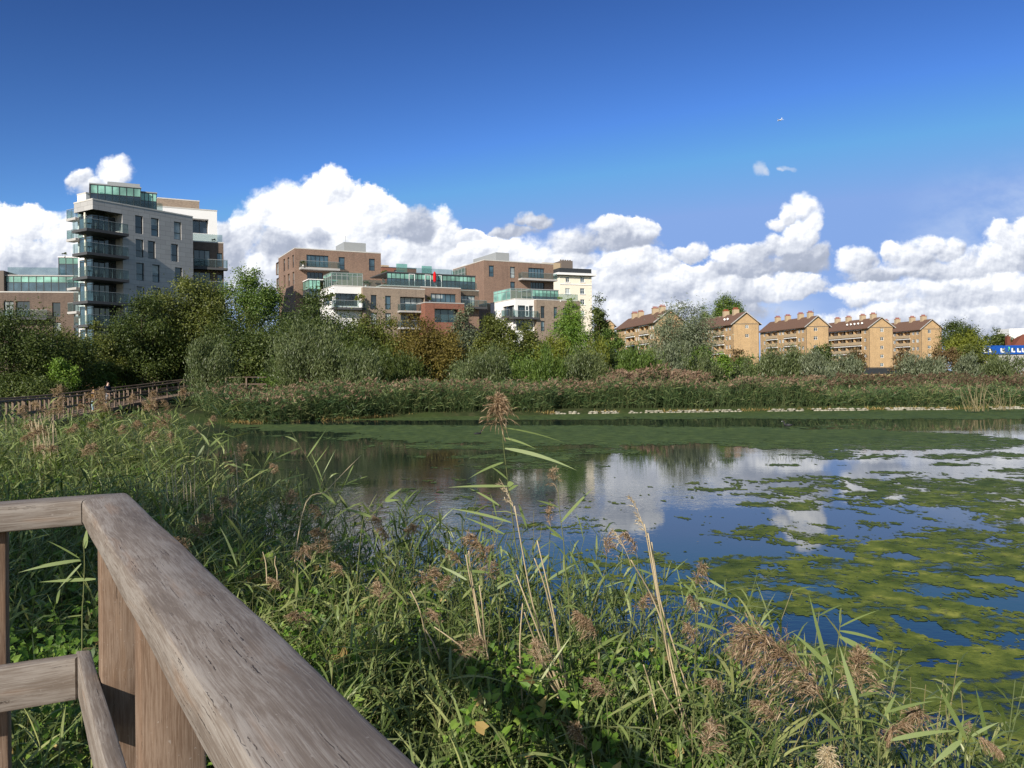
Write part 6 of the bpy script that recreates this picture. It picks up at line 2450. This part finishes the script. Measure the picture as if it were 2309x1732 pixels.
w1_ = weed_leaves(rng, -3.2, 2.4, 1.0, 5.5, 950, .048, .25, .88, .42)
w2_ = weed_leaves(rng, -6., 1.4, 5.5, 9., 380, .058, .25, .9, .42)
w3_ = weed_leaves(rng, -9., -1., 3.4, 14., 110, .075, .15, .7, .35)
tag(joined('bindweed', [(cat(w1_, w2_, w3_), M['leaf_weed'])]), 'bright green bindweed leaves climbing through the near reeds', 'climbing weed', None, 'stuff')
w4_ = weed_leaves(rng, -3., 2.3, 1.2, 6.5, 38, .07, .3, .85, .5)
tag(joined('withered_leaves', [(w4_, M['leaf_dry'])]), 'withered yellow leaves caught among the near reeds', 'dead leaves', None, 'stuff')
# low grass that closes the ground under the reeds
pg_ = np.concatenate([nearpts(rng, -3.2, 2.4, 1.0, 6., 520, -.12), nearpts(rng, -9., 1., 6., 12., 230, -.12)])
n = len(pg_)
d = nrm(np.column_stack([rng.normal(size=n) * .6, rng.normal(size=n) * .6, np.full(n, 1.)]))
gb = blades(np.column_stack([pg_, gz(pg_[:, 0], pg_[:, 1])]), d, rng.uniform(.25, .65, n), rng.uniform(.006, .013, n), rng.uniform(.1, .7, n), nrm(np.cross(d, unit(rng, n))), 3)
tag(joined('grass', [(gb, M['grass_low'])]), 'lush grass under the near reeds', 'grass', None, 'stuff')


def plume(base, dirn, L, rng, nb=56, droop=.5, side=None, full=1.):
    """feathery reed panicle: a nodding axis with many branchlets of small spikelets"""
    base, dirn = np.array(base, float), nrm(np.array([dirn], float))[0]
    side = nrm(np.array([side if side is not None else WIND], float))[0]
    t = np.sort(rng.random(nb) ** .8) * .92
    axp = lambda t: base + dirn * L * t[:, None] + side * L * .30 * (t ** 2)[:, None] - np.array([0, 0, 1.]) * L * droop * .35 * (t ** 2.2)[:, None]
    ax = lambda t: nrm(dirn + side * .6 * t[:, None] - np.array([0, 0, 1.]) * droop * .75 * t[:, None])
    o = axp(t)
    d = nrm(ax(t) * .85 + unit(rng, nb) * .68 * full + side * .28)
    bl = L * (.50 - .30 * t) * rng.uniform(.6, 1.15, nb)
    sd = nrm(np.cross(d, unit(rng, nb)))
    dr = rng.uniform(.15, .7, nb) * (.4 + droop)
    stalk = blades(o, d, bl, np.full(nb, .0022), dr, sd, 3, prof=np.array([1, .8, .6, .3]))
    ns = 9
    i = np.repeat(np.arange(nb), ns)
    f = np.tile(np.linspace(.15, 1., ns), nb) + rng.uniform(-.06, .06, nb * ns)
    pos = o[i] + d[i] * (bl[i] * f)[:, None] - np.array([0, 0, 1.]) * (dr[i] * bl[i] * f ** 2)[:, None]
    d2 = nrm(d[i] - np.array([0, 0, 1.]) * (2 * dr[i] * f)[:, None] + unit(rng, len(i)) * .5)
    sp = blades(pos, d2, np.minimum(L * rng.uniform(.07, .15, len(i)), .034), np.minimum(L * rng.uniform(.014, .026, len(i)), .0042), rng.uniform(0, .5, len(i)), nrm(np.cross(d2, unit(rng, len(i)))), 2)
    tt = np.linspace(0, 1, 6)
    pts = axp(tt)
    tb = MB()
    tb.tube([tuple(q) for q in pts], [max(.0012, L * .008 * (1 - .8 * x)) for x in tt], 4)
    return cat(stalk, sp, (np.array(tb.v), np.array(tb.q)))


def stem_mesh(pts, r0, r1, k=5):
    mb = MB()
    n = len(pts)
    mb.tube(pts, [r0 + (r1 - r0) * i / (n - 1) for i in range(n)], k)
    return mb


def smooth_pts(pts, n=14):
    pts = [Vector(p) for p in pts]
    out = []
    for i in range(len(pts) - 1):
        p0, p1, p2, p3 = pts[max(i - 1, 0)], pts[i], pts[i + 1], pts[min(i + 2, len(pts) - 1)]
        for k in range(5):
            t = k / 5
            out.append(.5 * ((2 * p1) + (p2 - p0) * t + (2 * p0 - 5 * p1 + 4 * p2 - p3) * t * t + (3 * p1 - p0 - 3 * p2 + p3) * t ** 3))
    out.append(pts[-1])
    return out


def hero_reed(label, stem_px, D, plume_px=None, leaf_px=(), mat='stem_reed', r=.0042, droop=.5, nb=60, group=None, dD=0., side=None, plm='plume', full=1., seed=1):
    """a reed whose stem, leaves and plume follow what the photograph shows, standing D metres away"""
    rg = np.random.default_rng(seed)
    n = len(stem_px)
    pts = [P(x, y, D + dD * i / max(1, n - 1)) for i, (x, y) in enumerate(stem_px)]
    low = pts[-1]
    zg = gz1(low.x, low.y)
    dv = (pts[-1] - pts[-2]).normalized()
    if low.z > zg + .1 and dv.z < -.6:
        pts.append(Vector((low.x + dv.x * .25, low.y + dv.y * .1, zg - .03)))
    r_ = thing('reed', label, 'reed', (pts[-1].x, pts[-1].y, zg), group)
    stem_mesh(smooth_pts(pts), .0016, r).build('stem', M[mat], r_, True)
    for i, (b, e, w, dr) in enumerate(leaf_px):
        a, c = P(*b, D), P(*e, D)
        off = Vector((0, rg.normal() * .06, 0))
        c = c + off
        v = c - a
        L = v.length
        dd = v / L + Vector((0, 0, dr))
        Lb = L * 1.0
        up_ = Vector((rg.normal() * .25, -.85, .55 + rg.normal() * .2)).normalized()
        sd = dd.cross(up_).normalized()
        V, F = blades(np.array([a]), np.array([dd]), np.array([Lb]), np.array([w]), np.array([dr]), np.array([sd]), 8)
        mk('leaf', V, F, M['leaf_reed'], r_, True)
    if plume_px:
        a, c = P(*plume_px[0], D), P(*plume_px[1], D)
        v = c - a
        L = v.length * 1.02
        sv = Vector(side if side is not None else tuple(WIND)).normalized()
        v = v - sv * (L * .30) + Vector((0, 0, L * droop * .35))     # the axis nods: aim so that the tip ends where it should
        L = v.length
        V, F = plume(a, v / v.length, L, rg, nb, droop, side, full)
        mk('plume', V, F, M[plm], r_)
    return r_


# the tall reed in the middle of the picture
H_ = lambda *q: [(ZH(*q[0:2]), ZH(*q[2:4]), q[4], q[5])]
hero_reed('tallest reed with a feathery brown plume, standing alone against the lake in the middle',
          [ZH(545, 440), ZH(560, 640), ZH(592, 900), ZH(625, 1160), ZH(655, 1400), ZH(690, 1640), Z8(1000, 760), Z8(1090, 1200)], 4.2, (ZH(545, 450), ZH(480, 150)),
          H_(560, 475, 1160, 640, .010, .12) + H_(566, 570, 870, 672, .012, .15) + H_(575, 668, 1232, 850, .020, .16) + H_(560, 800, 212, 1000, .016, .12) + H_(600, 1022, 40, 1030, .014, .05)
          + H_(598, 1010, 660, 990, .03, .2) + H_(520, 1200, 235, 1055, .012, .1) + H_(635, 1362, 20, 1255, .014, .1) + H_(705, 1190, 800, 1470, .014, .0) + H_(600, 960, 430, 830, .010, .2) + H_(610, 1060, 700, 1000, .02, .2)
          + H_(570, 1470, 180, 1318, .014, .05), r=.0048, nb=130, droop=.75, full=1.9, seed=3, dD=.15)
hero_reed('slender reed with a loose reddish plume, just right of the tallest reed',
          [ZH(1078, 905), ZH(1072, 1100), ZH(1098, 1350), ZH(1125, 1560), Z8(1165, 480), Z8(1190, 760)], 4.5, (ZH(1075, 1080), ZH(1000, 860)),
          H_(1075, 1220, 868, 1145, .016, .1) + H_(1098, 1362, 1405, 1050, .018, .1) + H_(1115, 1520, 925, 1355, .014, .1), nb=30, droop=.3, seed=4)
hero_reed('reed with a tawny plume standing to the left of the tallest reed',
          [Z8(735, 470), Z8(760, 560), Z8(800, 760), Z8(830, 960)], 4.4, (Z8(735, 470), Z8(640, 300)), [(Z8(745, 520), Z8(560, 500), .016, .1), (Z8(770, 620), Z8(900, 560), .014, .15)], nb=70, droop=.7, side=(-1, 0, 0), seed=5)
hero_reed('reed with a small drooping tawny plume left of the middle, low over the water',
          [Z8(590, 470), Z8(620, 520), Z8(660, 760), Z8(690, 950)], 4.6, (Z8(590, 475), Z8(520, 390)), [(Z8(620, 560), Z8(460, 495), .015, .1)], nb=45, droop=.9, side=(-1, 0, 0), seed=6)
hero_reed('reed with a narrow upright brown plume in front of the reflected cloud',
          [Z8(1085, 260), Z8(1078, 380), Z8(1065, 640), Z8(1075, 900)], 4.5, (Z8(1085, 262), Z8(1072, 145)), [(Z8(1080, 300), Z8(1160, 335), .012, .1), (Z8(1075, 420), Z8(960, 560), .016, .1), (Z8(1072, 560), Z8(1230, 470), .014, .1)], nb=40, droop=.3, full=.7, seed=7)
hero_reed('reed with a thin greyish plume, left of a pair against the blue water',
          [Z8(1395, 440), Z8(1385, 560), Z8(1370, 720), Z8(1350, 950)], 4.9, (Z8(1395, 450), Z8(1415, 290)), [(Z8(1385, 540), Z8(1300, 640), .014, .1), (Z8(1380, 600), Z8(1500, 560), .014, .15)], nb=34, droop=.35, full=.8, seed=8)
hero_reed('reed with a tawny plume bending over, right of a pair against the blue water',
          [Z8(1565, 430), Z8(1568, 520), Z8(1555, 700), Z8(1530, 950)], 4.7, (Z8(1565, 432), Z8(1500, 295)), [(Z8(1560, 520), Z8(1480, 700), .016, .1), (Z8(1562, 500), Z8(1700, 560), .012, .15)], nb=46, droop=.6, side=(-1, 0, 0), seed=9)
hero_reed('reed with a broken dark plume cluster above the green weed, right of the dead stalks',
          [Z8(1890, 600), Z8(1900, 700), Z8(1890, 1000), Z8(1870, 1300)], 4.4, (Z8(1890, 600), Z8(1930, 470)), [(Z8(1960, 560), Z8(2040, 600), .014, .1), (Z8(1900, 660), Z8(2160, 760), .020, .2), (Z8(1890, 640), Z8(1780, 560), .012, .1)], nb=60, droop=.5, full=1.5, seed=10)
hero_reed('reed with a rounded tawny plume, upper of two close together right of the dead stalks',
          [Z8(1888, 745), Z8(1892, 850), Z8(1885, 1100), Z8(1880, 1350)], 4.0, (Z8(1890, 745), Z8(1865, 640)), [(Z8(1890, 800), Z8(2050, 860), .018, .2)], nb=60, droop=.8, side=(-1, 0, 0), seed=11)
hero_reed('reed with a rounded pinkish plume, lower of two close together right of the dead stalks',
          [Z8(1880, 915), Z8(1886, 1000), Z8(1880, 1200), Z8(1875, 1400)], 3.9, (Z8(1880, 915), Z8(1850, 800)), [(Z8(1884, 960), Z8(1740, 900), .016, .1)], nb=60, droop=.8, side=(-1, 0, 0), seed=12)
hero_reed('reed with the biggest golden brown plume, leaning left at the lower right',
          [ZR(900, 1270), ZR(980, 1390), ZR(1060, 1560), ZR(1110, 1700)], 3.2, (ZR(905, 1270), ZR(440, 860)), [(ZR(1100, 1300), ZR(1060, 1000), .020, .05), (ZR(1000, 1440), ZR(860, 1320), .02, .1)], nb=150, droop=.3, side=(-.7, 0, -.5), full=1.3, r=.005, seed=13)
hero_reed('reed with an upright pale brown plume behind the biggest plume',
          [ZR(1140, 1250), ZR(1130, 1330), ZR(1120, 1500), ZR(1115, 1660)], 3.5, (ZR(1135, 1250), ZR(1085, 980)), [(ZR(1150, 1240), ZR(1290, 1160), .02, .1), (ZR(1060, 1260), ZR(1160, 1130), .014, .1)], nb=85, droop=.4, side=(.8, 0, -.3), seed=14)
hero_reed('reed with long arching leaves and no plume over the open water, lower right',
          [ZR(1010, 740), ZR(1000, 870), ZR(985, 980), ZR(960, 1200), ZR(950, 1450)], 3.7, None, [(ZR(1000, 905), ZR(1270, 1060), .026, .12), (ZR(1002, 872), ZR(1250, 930), .014, .15), (ZR(1000, 850), ZR(1180, 720), .008, .1), (ZR(985, 980), ZR(1010, 1060), .02, .2), (ZR(1005, 830), ZR(1010, 740), .012, 0.), (ZR(955, 1180), ZR(860, 680), .022, .0), (ZR(960, 1100), ZR(740, 890), .02, .1)], seed=15)
hero_reed('reed with a pale brown plume drooping right at the bottom edge',
          [ZR(1330, 1400), ZR(1290, 1420), ZR(1240, 1520), ZR(1220, 1650)], 3.1, (ZR(1300, 1420), ZR(1280, 1600)), [(ZR(1290, 1500), ZR(1660, 1420), .018, .12), (ZR(1270, 1340), ZR(1600, 1310), .012, .1), (ZR(1260, 1360), ZR(1350, 1245), .014, .05)], nb=85, droop=.9, side=(.1, 0, -1), seed=16)
hero_reed('reed with a pale fluffy seed head at the bottom edge',
          [ZR(940, 1640), ZR(935, 1680), ZR(930, 1760), ZR(930, 1850)], 2.9, (ZR(945, 1690), ZR(930, 1530)), [], nb=90, droop=.4, full=2.0, seed=17, mat='stem_dead', plm='stem_dead')
hero_reed('reed with a heavy brown plume in the bottom right corner',
          [ZR(1740, 1430), ZR(1800, 1480), ZR(1760, 1600), ZR(1740, 1750)], 3.0, (ZR(1790, 1480), ZR(1960, 1640)), [(ZR(1730, 1500), ZR(1530, 1150), .018, .05), (ZR(1720, 1560), ZR(1760, 1230), .014, 0.), (ZR(1700, 1500), ZR(1500, 1640), .02, .1)], nb=120, droop=.8, side=(.6, 0, -.8), seed=18)
hero_reed('reed with a dark loose plume behind the heavy corner plume',
          [ZR(1745, 1420), ZR(1735, 1520), ZR(1720, 1700)], 3.15, (ZR(1750, 1450), ZR(1740, 1390)), [(ZR(1750, 1480), ZR(1900, 1380), .012, .1)], nb=30, droop=.6, full=1.5, seed=19)
hero_reed('dry brown nodding plume in front of the shadow at the bottom middle',
          [Z8(1340, 1600), Z8(1310, 1510), Z8(1330, 1620), Z8(1360, 1720)][1:], 3.1, (Z8(1290, 1500), Z8(1205, 1370)), [], nb=90, droop=.15, full=.45, side=(.6, 0, -.5), seed=20, mat='stem_dead', plm='plume')
hero_reed('reed with a brown bushy plume among leaves in the middle of the bank',
          [Z8(1330, 860), Z8(1345, 950), Z8(1350, 1150), Z8(1340, 1350)], 4.2, (Z8(1340, 870), Z8(1230, 740)), [(Z8(1340, 940), Z8(1500, 860), .016, .1)], nb=95, droop=.6, side=(-1, 0, -.2), seed=21)
# left side
L_ = lambda *q: [(ZL(*q[0:2]), ZL(*q[2:4]), q[4], q[5])]
hero_reed('reed with a small pinkish plume leaning left at the edge of the left reeds',
          [ZL(375, 320), ZL(470, 470), ZL(560, 640), ZL(610, 740), ZL(640, 900), ZL(650, 1000)], 8.6, (ZL(375, 320), ZL(275, 255)), L_(460, 440, 610, 335, .026, .1) + L_(500, 470, 660, 365, .022, .1) + L_(400, 340, 335, 420, .018, 0.) + L_(410, 430, 335, 565, .024, -.1) + L_(510, 560, 460, 710, .026, .0) + L_(600, 720, 700, 700, .022, .1), nb=40, droop=.5, side=(-1, 0, -.3), r=.007, seed=22)
hero_reed('reed with a pointed upright russet plume against the dark water on the left',
          [ZL(775, 600), ZL(770, 700), ZL(740, 900), ZL(720, 1050)], 8.2, (ZL(785, 610), ZL(745, 415)), L_(770, 640, 560, 590, .018, .1) + L_(760, 600, 900, 610, .016, .1), nb=60, droop=.2, full=.9, seed=23)
hero_reed('reed with a round brown plume against the dark water, right of the russet one',
          [ZL(1110, 690), ZL(1130, 800), ZL(1140, 1000)], 7.8, (ZL(1110, 690), ZL(1040, 585)), L_(1120, 760, 1330, 700, .016, .1) + L_(1115, 740, 1030, 820, .016, .1), nb=60, droop=.8, side=(-1, 0, -.3), seed=24)
hero_reed('tall thin reed with three narrow leaves over the dark water, left of the middle',
          [ZL(1210, 280), ZL(1270, 390), ZL(1360, 540), ZL(1480, 750), ZL(1640, 980), ZL(1700, 1050)], 6.4, None, L_(1270, 395, 1145, 345, .014, .3) + L_(1300, 450, 1050, 570, .014, .1) + L_(1360, 540, 1535, 265, .016, .0) + L_(1415, 630, 1540, 435, .008, .0) + L_(1480, 750, 1610, 470, .008, 0.) + L_(1640, 980, 1440, 860, .024, .2), seed=25)
hero_reed('bare pale bent stalk leaning right over the ruffled water',
          [ZL(1860, 520), ZL(1700, 680), ZL(1540, 850), ZL(1310, 1090)], 6.2, None, L_(1790, 610, 1730, 790, .016, .1) + L_(1730, 780, 1910, 725, .012, .1), mat='stem_dead', r=.006, seed=26)
hero_reed('reed with bright broad leaf tips rising at the middle of the bank',
          [ZL(2080, 930), ZL(2040, 980), ZL(1930, 1120), ZL(1860, 1250)], 5.6, None, L_(2080, 940, 2225, 835, .026, .05) + L_(2085, 945, 2230, 920, .02, .1) + L_(1960, 1090, 1700, 1010, .022, .1) + L_(1940, 1060, 1880, 930, .018, .0), seed=27)
hero_reed('reed with flat bright leaves just outside the corner of the railing',
          [(Z7(462, 340)), Z7(468, 460), Z7(462, 660), Z7(455, 860)], 3.9, None, [(Z7(445, 450), Z7(150, 500), .018, .1), (Z7(448, 455), Z7(240, 470), .012, .1), (Z7(530, 555), Z7(215, 572), .018, .02), (Z7(450, 470), Z7(335, 610), .010, .05), (Z7(470, 385), Z7(455, 285), .026, .0), (Z7(440, 440), Z7(290, 330), .008, .1), (Z7(315, 690), Z7(245, 650), .014, .3)], seed=28)

# many more plumes: copies of a few reeds, at home among the mass
VARS = []
for k in range(7):
    rg = np.random.default_rng(400 + k)
    h = 1.5
    r_ = thing('plume_reed', 'reed with a drooping brown plume rising among the green leaves of the near bank', 'reed', (0, 0, -50 - k), 'plumed reeds scattered over the near bank')
    O_ = Vector((0, 0, -50 - k))
    lean = Vector((rg.normal() * .1 + .06, rg.normal() * .1, 0))
    pts = [O_ + Vector((0, 0, h)) + lean * h, O_ + Vector((0, 0, h * .7)) + lean * h * .55, O_ + Vector((0, 0, h * .3)) + lean * .1, O_]
    stem_mesh(smooth_pts(pts), .0018, .0045).build('stem', M['stem_reed'], r_, True)
    m = 8
    f = rg.uniform(.35, .96, m)
    pos = np.array([list(O_ + Vector((0, 0, h * a)) + lean * h * a * a) for a in f])
    az = rg.uniform(0, 6.28, m)
    d = nrm(np.column_stack([np.cos(az), np.sin(az), rg.uniform(.3, 1.3, m)]) + WIND * .4)
    V, F = blades(pos, d, rg.uniform(.24, .42, m), rg.uniform(.014, .024, m), rg.uniform(.1, .7, m), nrm(np.cross(d, np.array([0, 0, 1.]) + unit(rg, m) * .4)), 5)
    mk('leaves', V, F, M['leaf_reed'], r_)
    V, F = plume(pts[0], np.array([lean.x * 2 + .25 * rg.normal(), .2 * rg.normal(), 1.]), rg.uniform(.17, .26), rg, 60, rg.uniform(.4, 1.), (math.cos(rg.uniform(0, 6.28)), math.sin(rg.uniform(0, 6.28)), -.2), rg.uniform(.8, 1.3))
    mk('plume', V, F, M['plume'], r_)
    VARS.append(r_)
MORE = [Z8(100, 300), Z8(110, 380), Z8(265, 330), Z8(300, 440), Z8(530, 740), Z8(640, 590), Z8(800, 950), Z8(870, 1020), Z8(1240, 640), Z8(1420, 800), Z8(2080, 1110), Z8(1550, 1160), Z8(1880, 1480), Z8(1960, 1420), Z8(1500, 1210),
        Z8(760, 460), Z8(500, 830), Z8(400, 1000), Z8(1060, 390), Z8(20, 690), Z8(280, 700), Z8(90, 980),
        ZL(120, 1130), ZL(1240, 830), ZL(1130, 980), ZL(1600, 1090), ZL(1520, 1060), ZL(2030, 1150), ZL(2000, 1290), ZL(1250, 1480), ZL(1640, 1430), ZL(450, 640), ZL(1190, 1030), ZL(1480, 1360), ZL(1960, 1330), ZL(700, 1300), ZL(900, 860), ZL(790, 680), ZL(130, 1250), ZL(1700, 1560),
        ZR(380, 1130), ZR(560, 1400), ZR(60, 1500), ZR(250, 1480), ZR(820, 1500), ZR(1000, 1240), ZR(1350, 1560), ZR(640, 1560), ZR(420, 1300), ZR(760, 1390), ZR(130, 1180),
        Z6(330, 700), Z6(270, 690), Z6(390, 770), Z6(480, 830), Z6(700, 850), Z6(800, 800), Z6(900, 790), Z6(960, 800), Z6(1060, 790), Z6(1150, 800), Z6(1230, 900), Z6(1290, 960), Z6(1350, 810), Z6(1420, 800), Z6(1460, 870), Z6(1170, 900), Z6(560, 1170), Z6(740, 1180), Z6(130, 1180),
        Z6(1250, 850), Z6(1330, 900), Z6(1400, 940), Z6(1100, 950), Z6(850, 1000), Z6(600, 950), Z6(200, 1050), Z6(60, 1150), Z6(450, 1010)]
MORE = [m_ for i_, m_ in enumerate(MORE) if not (i_ < 52 and i_ % 5 in (1, 3))]
rngm = random.Random(12)
for _ in range(26):
    MORE.append((rngm.uniform(10, 440), rngm.uniform(895, 1000)))
for _ in range(4):
    MORE.append((rngm.uniform(420, 1000), rngm.uniform(1120, 1500)))
rngp = random.Random(31)
first = set()
for i, (x, y) in enumerate(MORE):
    k = i % len(VARS)
    # the distance at which the canopy reaches that line of sight
    best_d = None
    for D in np.arange(2.6, 26, .1):
        p = P(x, y, D)
        if p.z < float(hcan(p.x, p.y)) * 1.02 + .10:
            best_d = D
            break
    D = best_d or 14
    p = P(x, y, D)
    zg = gz1(p.x, p.y)
    ld = float(lakedist(np.array([p.x]), np.array([p.y]))[0])
    c = VARS[k] if k not in first else copy_tree(VARS[k])
    first.add(k)
    sc = max(.35, (p.z - zg) / 1.52)
    ws = 1.0 + max(0, (D - 5)) * .06
    c.scale = (ws, ws, sc)
    c.rotation_euler = (0, 0, rngp.uniform(-.7, .7) if rngp.random() < .7 else rngp.uniform(0, 6.28))
    c.location = (p.x - .06, p.y, zg)

# pale dead stalks
DEAD = []
dead_groups = [
    (4.1, [[(885, 150), (985, 690), (1080, 960), (1180, 1220)], [(1010, 340), (1080, 640), (1130, 900), (1190, 1230)], [(995, 440), (1060, 620), (1150, 1010), (1200, 1220)], [(615, 420), (640, 560), (660, 650), (700, 900)], [(632, 400), (650, 560), (680, 720), (720, 960)],
           [(690, 590), (705, 700), (720, 880), (740, 1000)], [(985, 890), (1030, 1010), (1090, 1120), (1150, 1240)], [(1000, 900), (1060, 1080), (1100, 1160), (1160, 1230)], [(940, 740), (1000, 900), (1080, 1080), (1170, 1230)], [(895, 530), (960, 700), (1060, 960), (1160, 1220)],
           [(930, 690), (915, 900), (920, 1100), (930, 1270)], [(1110, 780), (1120, 900), (1150, 1080), (1190, 1230)], [(1060, 930), (1090, 1050), (1130, 1150), (1180, 1240)]]),
    (3.9, [[(1605, 250), (1660, 560), (1720, 860), (1800, 1200), (1870, 1440)], [(1645, 350), (1690, 660), (1760, 900), (1860, 1220)], [(1530, 450), (1640, 640), (1720, 850), (1780, 1130), (1830, 1330)], [(1600, 1030), (1640, 1160), (1690, 1380), (1720, 1480)], [(1680, 1120), (1740, 1230), (1800, 1330), (1850, 1430)],
           [(1625, 300), (1680, 640), (1740, 1000), (1830, 1380)]]),
    (4.4, [[(310, 620), (360, 730), (400, 900), (430, 980)], [(360, 730), (390, 830), (435, 910), (470, 1000)], [(440, 820), (540, 890), (640, 970), (700, 1020)], [(1360, 890), (1355, 960), (1350, 1050), (1345, 1150)], [(900, 1040), (1000, 1100), (1080, 1180), (1160, 1230)]]),
]
rgd = random.Random(3)
di = 0
for D, ls in dead_groups:
    for l in ls:
        lab = 'pale dead reed stalk leaning among the green leaves of the near bank'
        pts = [P(*Z8(*q), D + rgd.uniform(-.05, .05) + .05 * i) for i, q in enumerate(l)]
        r_ = thing('dead_reed_stalk', lab, 'dead reed', (pts[-1].x, pts[-1].y, gz1(pts[-1].x, pts[-1].y)), 'pale dead stalks on the near bank')
        stem_mesh(smooth_pts(pts), .0032, .0052).build('stalk', M['stem_dead'], r_, True)
        if l[0] in ((885, 150), (1605, 250), (1645, 350), (1530, 450)):
            rg = np.random.default_rng(len(l) + l[0][0])
            V, F = plume(pts[0] - Vector((0, 0, .03)), nrm(np.array([[-.2, 0, 1.]]))[0], .16, rg, 9, .2, (-.4, 0, .2), .5)
            mk('seed_head', V, F, M['stem_dead'], r_)
for (x, y0, y1) in ((455, 800, 980), (475, 830, 980), (630, 750, 1010), (655, 760, 1000), (690, 720, 960), (705, 480, 720), (558, 800, 1000), (320, 560, 1060), (205, 600, 780), (270, 640, 800), (60, 640, 830), (110, 600, 800), (240, 640, 900), (140, 610, 860), (340, 860, 1040), (1060, 1450, 1600), (970, 1410, 1560)):
    D = 7.4 if y0 < 1200 else 5.
    pts = [P(*ZL(x + rgd.uniform(-34, 30), y0), D), P(*ZL(x + 4, (y0 + y1) / 2), D), P(*ZL(x + rgd.uniform(5, 25), y1), D), P(*ZL(x + 22, y1 + 150), D)]
    r_ = thing('dead_reed_stalk', 'pale dead reed stalk standing in the left reeds', 'dead reed', (pts[-1].x, pts[-1].y, gz1(pts[-1].x, pts[-1].y)), 'pale dead stalks in the left reeds')
    stem_mesh(smooth_pts(pts), .0025, .0045).build('stalk', M['stem_dead'], r_, True)
for i in range(24):
    x, y0 = 260 + 9 * i * .9 + rgd.uniform(-14, 14), rgd.uniform(860, 1000)
    D = 12.5 + rgd.uniform(-.6, .6)
    pts = [P(*Z6(x + rgd.uniform(-30, 30), y0), D), P(*Z6(x + rgd.uniform(-6, 12), y0 + 110), D), P(*Z6(x + rgd.uniform(-2, 24), y0 + 240), D)]
    r_ = thing('dead_reed_stalk', 'pale dead reed stalk standing in front of the far boardwalk', 'dead reed', (pts[-1].x, pts[-1].y, gz1(pts[-1].x, pts[-1].y)), 'pale dead stalks below the boardwalk')
    stem_mesh(smooth_pts(pts), .0035, .006).build('stalk', M['stem_dead'], r_, True)

# flecks of leaf and seed fluff afloat on the water
rg = np.random.default_rng(66)
n = 420
q = np.column_stack([rg.uniform(-3, 12, n), rg.uniform(3, 26, n)])
q = q[lakedist(q[:, 0], q[:, 1]) < -.3]
n = len(q)
az = rg.uniform(0, 6.28, n)
ax = np.column_stack([np.cos(az), np.sin(az), np.zeros(n)])
V, F = leaves(np.column_stack([q, np.full(n, .016)]), ax, nrm(np.array([0, 0, 1.]) + unit(rg, n) * .1), rg.uniform(.015, .06, n), rg.uniform(.008, .02, n))
tag(mk('floating_debris', V, F, M['leaf_dry']), 'pale leaf flecks floating on the near water', 'debris', None, 'stuff')
